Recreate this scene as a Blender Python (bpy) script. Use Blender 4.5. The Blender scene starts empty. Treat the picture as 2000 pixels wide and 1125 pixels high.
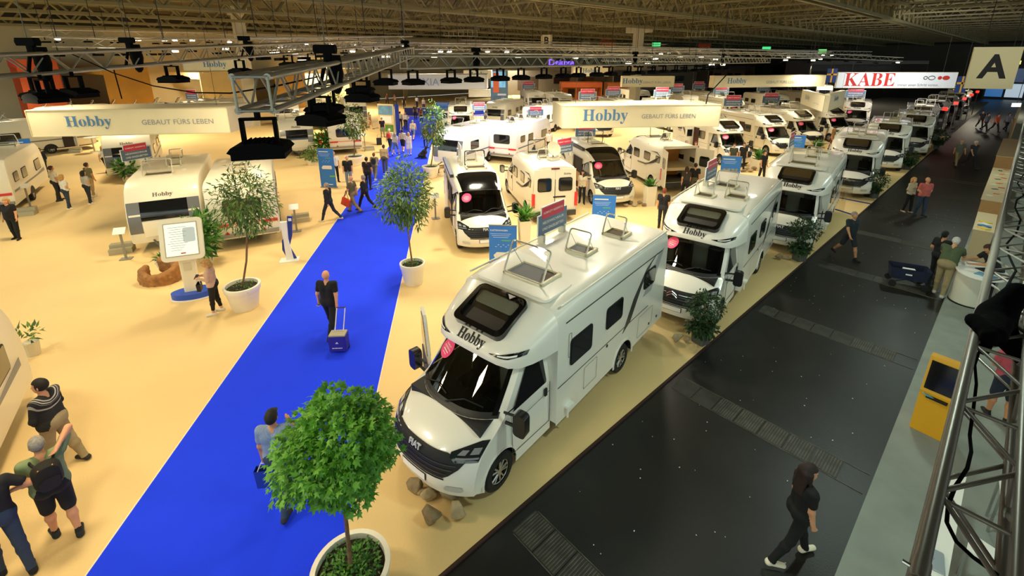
import bpy, bmesh, math, random
import numpy as np
from mathutils import Vector, Matrix

SC = bpy.context.scene
COL = SC.collection
PI = math.pi
rad = math.radians

# ------------------------------------------------------------------ camera (solved from floor lines, people and vehicle sizes)
F_PX, CY_PX, PITCH, CAM_H = 901.0, 375.2, rad(16.146), 6.888
cam_data = bpy.data.cameras.new('camera')
cam_data.sensor_width = 36.0
cam_data.lens = F_PX / 2000.0 * 36.0
cam_data.shift_y = -(562.5 - CY_PX) / 2000.0
cam_data.clip_start = 0.05
cam_data.clip_end = 600
cam = bpy.data.objects.new('camera', cam_data)
cam.location = (0, 0, CAM_H)
cam.rotation_euler = (PI / 2 - PITCH, 0, 0)
COL.objects.link(cam)
SC.camera = cam

# ------------------------------------------------------------------ view, world
SC.view_settings.view_transform = 'Standard'
SC.view_settings.look = 'None'
SC.view_settings.gamma = 1.0
SC.view_settings.use_curve_mapping = False
SC.view_settings.exposure = 0.0
SC.cycles.use_denoising = True
SC.cycles.max_bounces = 6
SC.cycles.transparent_max_bounces = 12
SC.cycles.sample_clamp_indirect = 6.0
world = bpy.data.worlds.new('hall_ambient')
SC.world = world
world.use_nodes = True
wbg = world.node_tree.nodes['Background']
wbg.inputs['Color'].default_value = (0.80, 0.95, 0.86, 1)
wbg.inputs['Strength'].default_value = 1.55

# ------------------------------------------------------------------ the rig's flood lighting (real lamps hang from the trusses; see floods below) and added fill lamps
AX = rad(47.7)                                   # heading of the black aisle (clockwise from +Y)
AL = Vector((math.sin(AX), math.cos(AX), 0))     # along the aisle
AC = Vector((math.cos(AX), -math.sin(AX), 0))    # across it, to the right
CH = rad(-7.25)                                  # heading of the blue carpet

def lamp_area(name, loc, size, power, color=(1.0, 0.86, 0.58), aim=None, spread=160):
    d = bpy.data.lights.new(name, 'AREA')
    d.shape = 'SQUARE'; d.size = size; d.energy = power; d.color = color
    d.spread = rad(spread)
    o = bpy.data.objects.new(name, d); o.location = loc
    if aim is not None:
        v = Vector(aim) - Vector(loc)
        o.rotation_euler = v.to_track_quat('-Z', 'Y').to_euler()
    COL.objects.link(o)
    return o
WARM = (1.0, 0.825, 0.53)
MIDW = (1.0, 0.90, 0.68)
COOL = (0.80, 1.0, 0.86)
LEDW = (1.0, 0.97, 0.95)
LAMP_K = 0.40
LAMPS = [  # x, y, z, power, size, colour
    (-13, 8, 6.7, 420, .9, WARM), (-12.5, 12.5, 6.5, 260, .8, WARM), (-7, 6, 6.7, 480, .9, WARM), (-10, 16, 6.7, 560, .9, WARM), (-4, 13, 6.7, 540, .9, WARM),  # second one is an added fill for the upper left hanging sign
    (-18, 17, 6.7, 680, .9, WARM), (-14, 26, 6.7, 800, .9, WARM), (-6, 24, 6.7, 680, .9, WARM), (-24, 28, 6.7, 900, .9, WARM),
    (-1, 17.5, 6.3, 494, .6, MIDW), (1.5, 19.2, 6.3, 494, .6, MIDW), (4, 21, 6.3, 494, .6, MIDW), (7, 23.5, 6.3, 494, .6, MIDW),
    (10.5, 26.5, 6.3, 494, .6, MIDW), (14.5, 30, 6.3, 532, .6, MIDW), (19, 33.5, 6.3, 532, .6, MIDW), (24, 38, 6.3, 608, .6, MIDW),
    (3, 14.5, 6.3, 319, .5, MIDW), (5.5, 17.0, 6.3, 319, .5, MIDW), (9, 20.5, 6.3, 319, .5, MIDW), (13.5, 24.5, 6.3, 319, .5, MIDW), (19.5, 29, 6.3, 319, .5, MIDW),
    (-6, 36, 6.7, 2380, 1.2, MIDW), (4, 40, 6.7, 2380, 1.2, MIDW), (-18, 42, 6.7, 2550, 1.2, WARM), (-32, 40, 6.7, 2550, 1.2, WARM),
    (14, 46, 6.7, 2550, 1.2, MIDW), (-4, 56, 6.7, 2720, 1.2, MIDW), (26, 52, 6.7, 2550, 1.2, MIDW), (-20, 62, 6.7, 3060, 1.2, WARM), (10, 66, 6.7, 2890, 1.2, MIDW),
    (-40, 58, 6.7, 3060, 1.2, WARM), (-5, 3, 6.7, 420, .9, WARM),
    (-45, 40, 6.7, 3500, 1.5, WARM), (-30, 75, 6.7, 4000, 1.5, MIDW), (25, 85, 6.7, 4000, 1.5, MIDW), (50, 75, 6.7, 2500, 1.5, MIDW), (0, 90, 6.7, 4000, 1.5, MIDW), (60, 60, 6.7, 1500, 1.5, MIDW), (1.0, 12.0, 6.3, 364, .5, MIDW),
    (3.6, 5.0, 6.5, 300, .5, COOL), (9.5, 10.4, 6.5, 300, .5, COOL), (16.1, 16.4, 6.5, 300, .5, COOL), (24.3, 23.8, 6.5, 300, .5, COOL),  # added cool fill above the aisle for the right side, no fixtures
    (-3.5, 27, 6.3, 800, .6, LEDW), (1.5, 31, 6.3, 900, .6, LEDW), (-1, 36, 6.3, 900, .6, LEDW),
]
for i, (x, y, z, pw, sz, c) in enumerate(LAMPS):
    lamp_area('flood_or_fill_lamp', (x, y, z), sz, pw * LAMP_K, c, aim=(x, y, 0))

lamp_area('sign_fill_lamp', (33, 37, 6.6), .6, 520, LEDW, aim=(38, 45.5, 5.8), spread=90)  # added lamp without fixture, brightens the red letter banner
lamp_area('sign_fill_lamp', (24, 20.5, 6.6), .5, 60, MIDW, aim=(30, 28.5, 7.6), spread=90)  # likewise added, lifts the letter A panel

# ------------------------------------------------------------------ pixel helpers (2000 x 1125 frame)
_c, _s = math.cos(PITCH), math.sin(PITCH)
FV, UV, RV = Vector((0, _c, -_s)), Vector((0, _s, _c)), Vector((1, 0, 0))
CAMP = Vector((0, 0, CAM_H))
def ray(x, y):
    return FV * F_PX + RV * (x - 1000) + UV * (CY_PX - y)
def gp(x, y, z=0.0):
    """point on the horizontal plane at height z seen at a pixel"""
    d = ray(x, y); return CAMP + d * ((z - CAM_H) / d.z)
def at(x, y, depth):
    """point at a pixel, depth metres along the optical axis"""
    return CAMP + ray(x, y) * (depth / F_PX)
def px(P):
    d = Vector(P) - CAMP; z = d.dot(FV)
    return (1000 + F_PX * d.dot(RV) / z, CY_PX - F_PX * d.dot(UV) / z, z)
def hall(a, c, z=0.0):
    return AL * a + AC * c + Vector((0, 0, z))

# ------------------------------------------------------------------ materials
def lin(h):
    h = h.lstrip('#'); o = []
    for i in (0, 2, 4):
        v = int(h[i:i + 2], 16) / 255.0
        o.append(v / 12.92 if v <= 0.04045 else ((v + 0.055) / 1.055) ** 2.4)
    return (o[0], o[1], o[2], 1)
MATS = {}
def mat(hexc, rough=0.5, metal=0.0, coat=0.0, var=0.0, scale=8.0, emit=0.0, name=None, bump=0.0, spec=None):
    key = (hexc, rough, metal, coat, var, scale, emit, bump, spec)
    if key in MATS: return MATS[key]
    m = bpy.data.materials.new(name or 'mat_' + hexc.strip('#')); m.use_nodes = True
    nt = m.node_tree; b = nt.nodes['Principled BSDF']
    c = lin(hexc)
    b.inputs['Base Color'].default_value = c
    b.inputs['Roughness'].default_value = rough
    b.inputs['Metallic'].default_value = metal
    b.inputs['Coat Weight'].default_value = coat
    b.inputs['Coat Roughness'].default_value = 0.06
    if spec is not None: b.inputs['Specular IOR Level'].default_value = spec
    if emit:
        b.inputs['Emission Color'].default_value = c; b.inputs['Emission Strength'].default_value = emit
    if var or bump:
        tc = nt.nodes.new('ShaderNodeTexCoord'); n = nt.nodes.new('ShaderNodeTexNoise')
        n.inputs['Scale'].default_value = scale; n.inputs['Detail'].default_value = 4
        nt.links.new(tc.outputs['Object'], n.inputs['Vector'])
        if var:
            r = nt.nodes.new('ShaderNodeValToRGB')
            r.color_ramp.elements[0].position = .3; r.color_ramp.elements[1].position = .7
            r.color_ramp.elements[0].color = tuple(max(0, v * (1 - var)) for v in c[:3]) + (1,)
            r.color_ramp.elements[1].color = tuple(min(1, v * (1 + var)) for v in c[:3]) + (1,)
            nt.links.new(n.outputs['Fac'], r.inputs['Fac']); nt.links.new(r.outputs['Color'], b.inputs['Base Color'])
        if bump:
            bp = nt.nodes.new('ShaderNodeBump'); bp.inputs['Strength'].default_value = bump; bp.inputs['Distance'].default_value = .02
            nt.links.new(n.outputs['Fac'], bp.inputs['Height']); nt.links.new(bp.outputs['Normal'], b.inputs['Normal'])
    MATS[key] = m
    return m
def glass_mat(name, tint, gloss=0.12, rough=0.02):
    if name in MATS: return MATS[name]
    m = bpy.data.materials.new(name); m.use_nodes = True; nt = m.node_tree
    for n in list(nt.nodes): nt.nodes.remove(n)
    out = nt.nodes.new('ShaderNodeOutputMaterial'); mx = nt.nodes.new('ShaderNodeMixShader')
    t = nt.nodes.new('ShaderNodeBsdfTransparent'); g = nt.nodes.new('ShaderNodeBsdfGlossy')
    fr = nt.nodes.new('ShaderNodeFresnel'); ad = nt.nodes.new('ShaderNodeMath'); ad.operation = 'ADD'; ad.inputs[1].default_value = gloss * .4; ad.use_clamp = True
    fr.inputs['IOR'].default_value = 1.45
    t.inputs['Color'].default_value = (*tint, 1); g.inputs['Roughness'].default_value = rough
    nt.links.new(fr.outputs[0], ad.inputs[0]); nt.links.new(ad.outputs[0], mx.inputs['Fac'])
    nt.links.new(t.outputs[0], mx.inputs[1]); nt.links.new(g.outputs[0], mx.inputs[2]); nt.links.new(mx.outputs[0], out.inputs['Surface'])
    MATS[name] = m
    return m
WHITE = mat('#F1EEE2', .3, coat=.6, name='vehicle_white')
CREAM = mat('#EDE6CF', .35, coat=.3, name='vehicle_cream')
BLACKG = mat('#0B0B0B', .12, coat=.5, name='gloss_black')
BLACK = mat('#0E0E0E', .6, name='matt_black')
RUBBER = mat('#141414', .75, name='tyre_rubber')
CHROME = mat('#C8C8C8', .2, 1.0, name='chrome')
ALU = mat('#B4AE9E', .4, .45, name='truss_aluminium', var=.12, scale=3)
DARKALU = mat('#8A8278', .38, .35, name='truss_aluminium_dull', var=.2, scale=2)
GLASS = glass_mat('windscreen_glass', (.42, .46, .44), .10)
DGLASS = mat('#15171A', .08, coat=.6, name='dark_window_acrylic')
ACRYL = glass_mat('clear_acrylic', (.93, .93, .9), .10)
GREYP = mat('#6A6C70', .4, coat=.3, name='grey_panel')
RED = mat('#D8202A', .3, coat=.4, name='tail_light_red')
SIGNWHITE = mat('#F3EFE2', .55, name='sign_white')
PINK = mat('#F2477F', .5, name='pink_disc')
SIGNRED = mat('#D23350', .5, name='sign_red')
SIGNBLUE = mat('#5B7490', .5, name='sign_slate_blue')
BANNER = mat('#2F7FE0', .5, name='banner_blue')
NAVY = mat('#16348F', .5, name='deep_blue')
TXT_BLUE = mat('#4C7BA6', .6, name='letter_blue')
TXT_GREY = mat('#8A9094', .6, name='letter_grey')
PAPER = mat('#F4F2EA', .6, name='paper_white')
WOODL = mat('#C99A5E', .55, name='light_wood', var=.15)

# ------------------------------------------------------------------ mesh builder
class MB:
    def __init__(s): s.v = []; s.f = []; s.m = []
    def add(s, vs, fs, mi=0):
        o = len(s.v); s.v += [tuple(v) for v in vs]
        for f in fs: s.f.append(tuple(i + o for i in f)); s.m.append(mi)
        return s
    def box(s, c, d, mi=0, rz=0.0, M=None):
        vs = []
        for z in (-1, 1):
            for x, y in ((-1, -1), (1, -1), (1, 1), (-1, 1)):
                p = Vector((x * d[0] / 2, y * d[1] / 2, z * d[2] / 2))
                if rz: p = Matrix.Rotation(rz, 3, 'Z') @ p
                if M is not None: p = M @ p
                vs.append(p + Vector(c))
        return s.add(vs, [(0, 3, 2, 1), (4, 5, 6, 7), (0, 1, 5, 4), (1, 2, 6, 5), (2, 3, 7, 6), (3, 0, 4, 7)], mi)
    def tube(s, a, b, r, n=8, mi=0, r2=None, cap=True):
        a, b = Vector(a), Vector(b); d = (b - a)
        if d.length < 1e-6: return s
        q = d.to_track_quat('Z', 'Y').to_matrix(); r2 = r if r2 is None else r2
        vs = []
        for p, rr in ((a, r), (b, r2)):
            for i in range(n):
                t = 2 * PI * i / n; vs.append(p + q @ Vector((rr * math.cos(t), rr * math.sin(t), 0)))
        fs = [(i, (i + 1) % n, n + (i + 1) % n, n + i) for i in range(n)]
        if cap: fs += [tuple(range(n - 1, -1, -1)), tuple(range(n, 2 * n))]
        return s.add(vs, fs, mi)
    def path(s, pts, r, n=6, mi=0):
        for a, b in zip(pts[:-1], pts[1:]): s.tube(a, b, r, n, mi)
        return s
    def lathe(s, prof, n=24, mi=0, c=(0, 0, 0), axis='Z'):
        vs = []; k = len(prof)
        for r, z in prof:
            for i in range(n):
                t = 2 * PI * i / n; p = (r * math.cos(t), r * math.sin(t), z)
                if axis == 'X': p = (p[2], p[0], p[1])
                if axis == 'Y': p = (p[0], p[2], p[1])
                vs.append((p[0] + c[0], p[1] + c[1], p[2] + c[2]))
        fs = []
        for j in range(k - 1):
            for i in range(n):
                fs.append((j * n + i, j * n + (i + 1) % n, (j + 1) * n + (i + 1) % n, (j + 1) * n + i))
        return s.add(vs, fs, mi)
    def prism(s, poly, h0, h1, plane='XY', mi=0, mi_side=None):
        """extrude polygon; plane XY -> along Z, YZ -> along X, XZ -> along Y"""
        n = len(poly)
        def q(u, v, h): return (u, v, h) if plane == 'XY' else ((h, u, v) if plane == 'YZ' else (u, h, v))
        vs = [q(u, v, h0) for u, v in poly] + [q(u, v, h1) for u, v in poly]
        s.add(vs, [tuple(range(n - 1, -1, -1)), tuple(range(n, 2 * n))], mi)
        o = len(s.v) - 2 * n
        for i in range(n):
            s.f.append((o + i, o + (i + 1) % n, o + n + (i + 1) % n, o + n + i)); s.m.append(mi if mi_side is None else mi_side)
        return s
    def poly(s, pts, mi=0): return s.add(pts, [tuple(range(len(pts)))], mi)
    def grid(s, rows, mi=0, close=False):
        n = len(rows[0]); vs = [p for r in rows for p in r]; fs = []
        for j in range(len(rows) - 1):
            for i in range(n - 1 + (1 if close else 0)):
                k = (i + 1) % n
                fs.append((j * n + i, j * n + k, (j + 1) * n + k, (j + 1) * n + i))
        return s.add(vs, fs, mi)
    def ball(s, c, r, n=10, mi=0, sq=(1, 1, 1)):
        prof = [(math.sin(PI * j / n), -math.cos(PI * j / n)) for j in range(n + 1)]
        vs = []
        m = 2 * n
        for a, z in prof:
            for i in range(m):
                t = 2 * PI * i / m; vs.append((c[0] + r * sq[0] * a * math.cos(t), c[1] + r * sq[1] * a * math.sin(t), c[2] + r * sq[2] * z))
        fs = [(j * m + i, j * m + (i + 1) % m, (j + 1) * m + (i + 1) % m, (j + 1) * m + i) for j in range(n) for i in range(m)]
        return s.add(vs, fs, mi)
    def mesh(s, name, mats, smooth=False, fix=True):
        me = bpy.data.meshes.new(name); me.from_pydata(s.v, [], s.f); 
        for m in (mats if isinstance(mats, (list, tuple)) else [mats]): me.materials.append(m)
        me.polygons.foreach_set('material_index', s.m)
        if fix:
            bm = bmesh.new(); bm.from_mesh(me); bmesh.ops.remove_doubles(bm, verts=bm.verts, dist=1e-5)
            bmesh.ops.recalc_face_normals(bm, faces=bm.faces); bm.to_mesh(me); bm.free()
        if smooth:
            me.polygons.foreach_set('use_smooth', [True] * len(me.polygons))
            if smooth != 'all': me.set_sharp_from_angle(angle=rad(38))
        me.update()
        return me
    def build(s, name, mats, parent=None, smooth=False, fix=True):
        return link(name, s.mesh(name, mats, smooth, fix), parent)
def link(name, me, parent=None, M=None):
    o = bpy.data.objects.new(name, me); COL.objects.link(o)
    if parent is not None: o.parent = parent
    if M is not None: o.matrix_local = M
    return o
def tag(o, label, cat, group=None, kind=None):
    o['label'] = label
    if cat: o['category'] = cat
    if group: o['group'] = group
    if kind: o['kind'] = kind
    return o
def thing(name, label, cat, loc=(0, 0, 0), rz=0.0, group=None, kind=None):
    o = bpy.data.objects.new(name, None); o.empty_display_size = .2; COL.objects.link(o)
    o.location = loc; o.rotation_euler = (0, 0, rz)
    return tag(o, label, cat, group, kind)
def struct(o): o['kind'] = 'structure'; return o
def copy_tree(o, parent=None):
    c = o.copy(); COL.objects.link(c)
    if parent is not None: c.parent = parent; c.matrix_parent_inverse = o.matrix_parent_inverse.copy()
    for ch in o.children: copy_tree(ch, c)
    return c
def dup(o, label, loc, rz, group=None, scale=None):
    c = copy_tree(o); c['label'] = label; c.location = loc; c.rotation_euler = (0, 0, rz)
    if group: c['group'] = group
    if scale: c.scale = (scale,) * 3
    return c
def rrect(w, h, r, n=4, cx=0, cy=0):
    pts = []
    for qx, qy, a0 in ((1, 1, 0), (-1, 1, 90), (-1, -1, 180), (1, -1, 270)):
        for i in range(n + 1):
            a = rad(a0 + 90 * i / n); pts.append((cx + qx * (w / 2 - r) + r * math.cos(a), cy + qy * (h / 2 - r) + r * math.sin(a)))
    return pts
SERIF = {}
ORD = ['first', 'second', 'third', 'fourth', 'fifth', 'sixth', 'seventh', 'eighth', 'ninth', 'tenth', 'eleventh', 'twelfth', 'thirteenth', 'fourteenth', 'fifteenth', 'sixteenth', 'seventeenth', 'eighteenth', 'nineteenth', 'twentieth', 'last']
def serif(t):
    o = ''
    for ch in t:
        if 'A' <= ch <= 'Z': o += chr(0x1D400 + ord(ch) - 65)
        elif 'a' <= ch <= 'z': o += chr(0x1D41A + ord(ch) - 97)
        else: o += ch
    return o
TXT = {}
def text_mesh(body, width=None, height=None, material=None, depth=0.0, bold=0.0, res=3):
    """flat lettering in the XY plane centred on the origin, scaled to a width or a height"""
    key = (body, width, height, material.name if material else '', depth, bold)
    if key in TXT: return TXT[key]
    cu = bpy.data.curves.new('lettering', 'FONT'); cu.body = body; cu.size = 1; cu.align_x = 'CENTER'; cu.resolution_u = res
    cu.extrude = depth; cu.offset = bold
    o = bpy.data.objects.new('lettering', cu); COL.objects.link(o)
    dg = bpy.context.evaluated_depsgraph_get(); dg.update()
    me = bpy.data.meshes.new_from_object(o.evaluated_get(dg))
    bpy.data.objects.remove(o); bpy.data.curves.remove(cu)
    co = np.empty(len(me.vertices) * 3); me.vertices.foreach_get('co', co); co = co.reshape(-1, 3)
    lo, hi = co.min(0), co.max(0); s = width / (hi[0] - lo[0]) if width else height / (hi[1] - lo[1])
    co[:, :2] = (co[:, :2] - (lo[:2] + hi[:2]) / 2) * s
    me.vertices.foreach_set('co', co.ravel()); me.materials.clear(); me.materials.append(material); me.update()
    TXT[key] = me
    return me
def face_M(loc, normal, up=(0, 0, 1)):
    """matrix that lays an XY-plane mesh on a surface with a given normal"""
    z = Vector(normal).normalized(); x = Vector(up).cross(z).normalized(); y = z.cross(x)
    M = Matrix((x, y, z)).transposed().to_4x4(); M.translation = Vector(loc)
    return M
# ================================================================== HALL
def floor_mat(name, hexc, var, scale, rough, bump=.0, extra=None):
    m = bpy.data.materials.new(name); m.use_nodes = True; nt = m.node_tree; b = nt.nodes['Principled BSDF']
    tc = nt.nodes.new('ShaderNodeTexCoord'); n1 = nt.nodes.new('ShaderNodeTexNoise'); n2 = nt.nodes.new('ShaderNodeTexNoise')
    n1.inputs['Scale'].default_value = scale; n1.inputs['Detail'].default_value = 6
    n2.inputs['Scale'].default_value = scale * 60; n2.inputs['Detail'].default_value = 2
    nt.links.new(tc.outputs['Object'], n1.inputs['Vector']); nt.links.new(tc.outputs['Object'], n2.inputs['Vector'])
    mx = nt.nodes.new('ShaderNodeMath'); mx.operation = 'MULTIPLY_ADD'; mx.inputs[1].default_value = .35
    nt.links.new(n2.outputs['Fac'], mx.inputs[0]); nt.links.new(n1.outputs['Fac'], mx.inputs[2])
    r = nt.nodes.new('ShaderNodeValToRGB'); c = lin(hexc)
    r.color_ramp.elements[0].position = .45; r.color_ramp.elements[1].position = .95
    r.color_ramp.elements[0].color = tuple(v * (1 - var) for v in c[:3]) + (1,)
    r.color_ramp.elements[1].color = tuple(min(1, v * (1 + var)) for v in c[:3]) + (1,)
    nt.links.new(mx.outputs[0], r.inputs['Fac']); nt.links.new(r.outputs['Color'], b.inputs['Base Color'])
    b.inputs['Roughness'].default_value = rough
    if bump:
        bp = nt.nodes.new('ShaderNodeBump'); bp.inputs['Strength'].default_value = bump; bp.inputs['Distance'].default_value = .01
        nt.links.new(n2.outputs['Fac'], bp.inputs['Height']); nt.links.new(bp.outputs['Normal'], b.inputs['Normal'])
    return m
BEIGE_F = floor_mat('beige_stand_carpet', '#E8C98C', .05, .5, .75, .15)
BLUE_F = floor_mat('blue_runner_carpet', '#0638FF', .06, 1.2, .95, .3)
DARK_F = floor_mat('black_hall_asphalt', '#1A1917', .45, .9, .40, .25)
GREY_F = floor_mat('grey_carpet', '#8E948C', .12, 2.0, .9, .3)
FARG_F = floor_mat('dark_grey_carpet', '#56544E', .15, 1.0, .8, .2)
def slab(name, pts, z0, z1, m, parent=None):
    b = MB(); n = len(pts)
    b.prism([(p[0], p[1]) for p in pts], z0, z1)
    o = b.build(name, m, parent); struct(o); return o
BL = (gp(850, 1125).dot(AC) + gp(1700, 400).dot(AC)) / 2     # left edge of the black aisle
BR = (gp(1630, 1125).dot(AC) + gp(1838, 600).dot(AC)) / 2    # right edge of the black aisle
WALL_L, WALL_E = -78.0, 175.0
slab('floor', [hall(-60, WALL_L), hall(-60, 40), hall(WALL_E, 40), hall(WALL_E, WALL_L)], -.3, -.03, DARK_F)
slab('floor_stand_carpet', [hall(-50, WALL_L + 1), hall(-50, BL), hall(58, BL), hall(58, BL - 14), hall(80, BL - 14), hall(80, WALL_L + 1)], -.03, 0, BEIGE_F)
slab('floor_grey_stand', [hall(58.02, BL), hall(58.02, BL - 13.9), hall(110, BL - 13.9), hall(110, BL)], -.03, 0, FARG_F)
slab('floor_grey_carpet', [hall(-12, BR), hall(-12, BR + 14), hall(120, BR + 14), hall(120, BR)], -.03, 0, GREY_F)
CD = Vector((math.sin(CH), math.cos(CH), 0)); CN = Vector((math.cos(CH), -math.sin(CH), 0))
cl = gp(640, 455).dot(CN); cr = gp(770, 615).dot(CN)
def crp(a, c): return CD * a + CN * c
slab('floor_blue_runner', [crp(-2, cl), crp(-2, cr), crp(58, cr), crp(58, cl)], 0, .006, BLUE_F)
slab('floor_blue_plaza', [crp(58, cl - 1), crp(58, cr + 9), crp(70, cr + 9), crp(70, cl - 1)], 0, .005, BLUE_F)
# pale seam beside the runner and the dark lip where the beige carpet ends
trim_m = mat('#EADFBE', .7)
for c0 in (cl, cr): slab('trim_runner_edge', [crp(-2, c0 - .012), crp(-2, c0 + .012), crp(58, c0 + .012), crp(58, c0 - .012)], .0, .007, trim_m)
slab('trim_stand_edge', [hall(-12, BL), hall(-12, BL + .05), hall(58, BL + .05), hall(58, BL)], -.03, .001, mat('#3A1F14', .7))
# service duct covers set in the black floor, one strip of ribbed plates every 4.7 m
DUCT = mat('#34322C', .55, var=.4, scale=3); RIB = mat('#5A564A', .6, var=.5, scale=5)
rng = random.Random(4)
plate_me = MB().box((0, 0, .004), (.42, .5, .008)).mesh('duct_plate', DUCT)
rb = MB()
for k in range(9): rb.box((-.18 + k * .045, 0, .0105), (.012, .48, .005))
rib_me = rb.mesh('duct_plate_ribs', RIB)
fo = bpy.data.objects['floor']
for k in range(8):
    a = 3.83 + 4.72 * k
    strip = thing('floor_duct_strip', 'ribbed service duct strip crossing the black aisle', None, hall(a, 0, -.03), -AX); struct(strip)
    e = MB()
    for dy in (-.265, .265): e.box(((BL + BR) / 2 + .1, dy, .004), (BR - BL - .3, .012, .01))
    e.build('edge_rail', RIB, strip)
    n = int((BR - BL - .4) / .44)
    if k < 5:
        for i in range(n):
            p = link('cover_plate', plate_me, strip); p.location = (BL + .42 + i * .44, 0, 0)
            if rng.random() < .62: q = link('plate_ribs', rib_me, p)
specks = MB()
for i in range(160):
    p = hall(rng.uniform(1, 30), rng.uniform(BL + .2, BR - .2), -.03); s = rng.uniform(.008, .02)
    specks.box((p.x, p.y, p.z + .003), (s, s * .8, .006), rz=rng.random() * 3)
tag(specks.build('paper_flecks', PAPER), 'small pale paper flecks scattered over the black aisle floor', 'litter', kind='stuff')
# walls
WALLM = mat('#B4AB8C', .8, var=.12, scale=.15); WALLD = mat('#2E2B24', .8)
CEIL_Z = 12.4
b = MB(); p0, p1 = hall(-60, WALL_L), hall(WALL_E, WALL_L)
b.poly([(p0.x, p0.y, 0), (p1.x, p1.y, 0), (p1.x, p1.y, CEIL_Z), (p0.x, p0.y, CEIL_Z)]); struct(b.build('wall_left', WALLM))
b = MB(); p0, p1 = hall(WALL_E, WALL_L), hall(WALL_E, 40)
b.poly([(p0.x, p0.y, 0), (p1.x, p1.y, 0), (p1.x, p1.y, CEIL_Z), (p0.x, p0.y, CEIL_Z)]); struct(b.build('wall_end', mat('#4A463C', .8, var=.2, scale=.1)))
for nm, a0, c0, a1, c1 in (('trim_1', -60, WALL_L + .1, WALL_E, WALL_L + .1), ('trim_2', WALL_E - .1, WALL_L, WALL_E - .1, 40)):
    p0, p1 = hall(a0, c0), hall(a1, c1)
    b = MB(); b.poly([(p0.x, p0.y, 10.6), (p1.x, p1.y, 10.6), (p1.x, p1.y, CEIL_Z), (p0.x, p0.y, CEIL_Z)]); struct(b.build(nm, WALLD))
# ceiling deck with open-web joists both ways
CEILM = mat('#5A533C', .8, var=.35, scale=.4)
b = MB(); c4 = [hall(-60, WALL_L), hall(-14, WALL_L + 40), hall(-14, 40), hall(WALL_E, 40), hall(WALL_E, WALL_L)]
b.poly([(p.x, p.y, CEIL_Z) for p in c4][::-1]); ceil = struct(b.build('ceiling', CEILM))
JM = mat('#7C7450', .6, .1)
def lattice(L, h, step, r, w=0):
    m = MB(); n = int(L / step)
    for y in ((0,) if not w else (-w / 2, w / 2)):
        for z in (0, h): m.box((L / 2, y, z), (L, r * 2.6, r * 2.6))
        for i in range(n):
            x0 = i * step
            m.tube((x0, y, 0), (x0 + step / 2, y, h), r, 4, cap=False); m.tube((x0 + step / 2, y, h), (x0 + step, y, 0), r, 4, cap=False)
    return m
jm = lattice(40 - WALL_L, 1.1, 1.8, .05).mesh('ceiling_joist', JM, fix=False)
for k in range(26):
    a = 26 + 5.6 * k
    o = link('joist', jm, ceil, Matrix.Translation(hall(a, WALL_L, 11.0)) @ Matrix.Rotation(-AX, 4, 'Z'))
gm = lattice(WALL_E + 14, 1.5, 2.4, .08, .7).mesh('ceiling_girder', JM, fix=False)
for k in range(11):
    c = WALL_L + 5 + 10.5 * k
    link('girder', gm, ceil, Matrix.Translation(hall(-14, c, 10.3)) @ Matrix.Rotation(PI / 2 - AX, 4, 'Z'))
# hall columns with T heads
COLM = mat('#B9B39C', .7, var=.08, scale=1)
def column(x, ytop, depth, w, label):
    p = at(x, ytop, depth); b = MB()
    t = thing('hall_column', label, 'column', (p.x, p.y, 0), -AX)
    MB().box((0, 0, p.z / 2), (w, w, p.z)).build('shaft', COLM, t)
    MB().box((0, 0, p.z + .35), (w * 3.2, w * 1.1, .7)).build('cross_head', COLM, t)
    return t
column(1248, 64, 58, 1.0, 'pale concrete hall column with T head behind the long sign')
column(463, 28, 46, 1.0, 'tall pale hall column with T head above left trusses')
column(268, 38, 68, 1.0, 'distant pale hall column with T head at far left')
column(1146, 72, 95, 1.0, 'far hall column with T head right of the letter B panel')
# ================================================================== VEHICLES (local frame: nose towards -Y, origin on the ground under the front axle)
DP = [(-.78, .24, .92, .34), (-.92, .32, .97, .34), (-.97, .50, 1.0, .36), (-.965, .64, 1.01, .37), (-.94, .80, 1.01, .40), (-.88, .97, 1.01, .44),
      (-.72, 1.09, 1.0, .47), (-.50, 1.20, .985, .48), (-.30, 1.29, .965, .46), (-.24, 1.33, .95, .44), (.13, 1.70, .90, .38), (.48, 2.06, .84, .32)]
def dsurf(t, s):
    t = max(0, min(len(DP) - 1.0001, t)); i = int(t); f = t - i
    y, z, w, b = [DP[i][k] * (1 - f) + DP[i + 1][k] * f for k in range(4)]
    return Vector((w * s, y + b * abs(s) ** 2.7, z))
def dpatch(m, rows, ns=9, off=.006, mi=0):
    g = []
    for t, s0, s1 in rows:
        r = []
        for k in range(ns):
            s = s0 + (s1 - s0) * k / (ns - 1)
            p = dsurf(t, s); e = 1e-3
            n = (dsurf(t, s + e) - dsurf(t, s - e)).cross(dsurf(t + e, s) - dsurf(t - e, s)).normalized()
            if n.y > 0.2 and n.z < 0: n = -n
            r.append(p + n * off)
        g.append(r)
    m.grid(g, mi); return m
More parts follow.
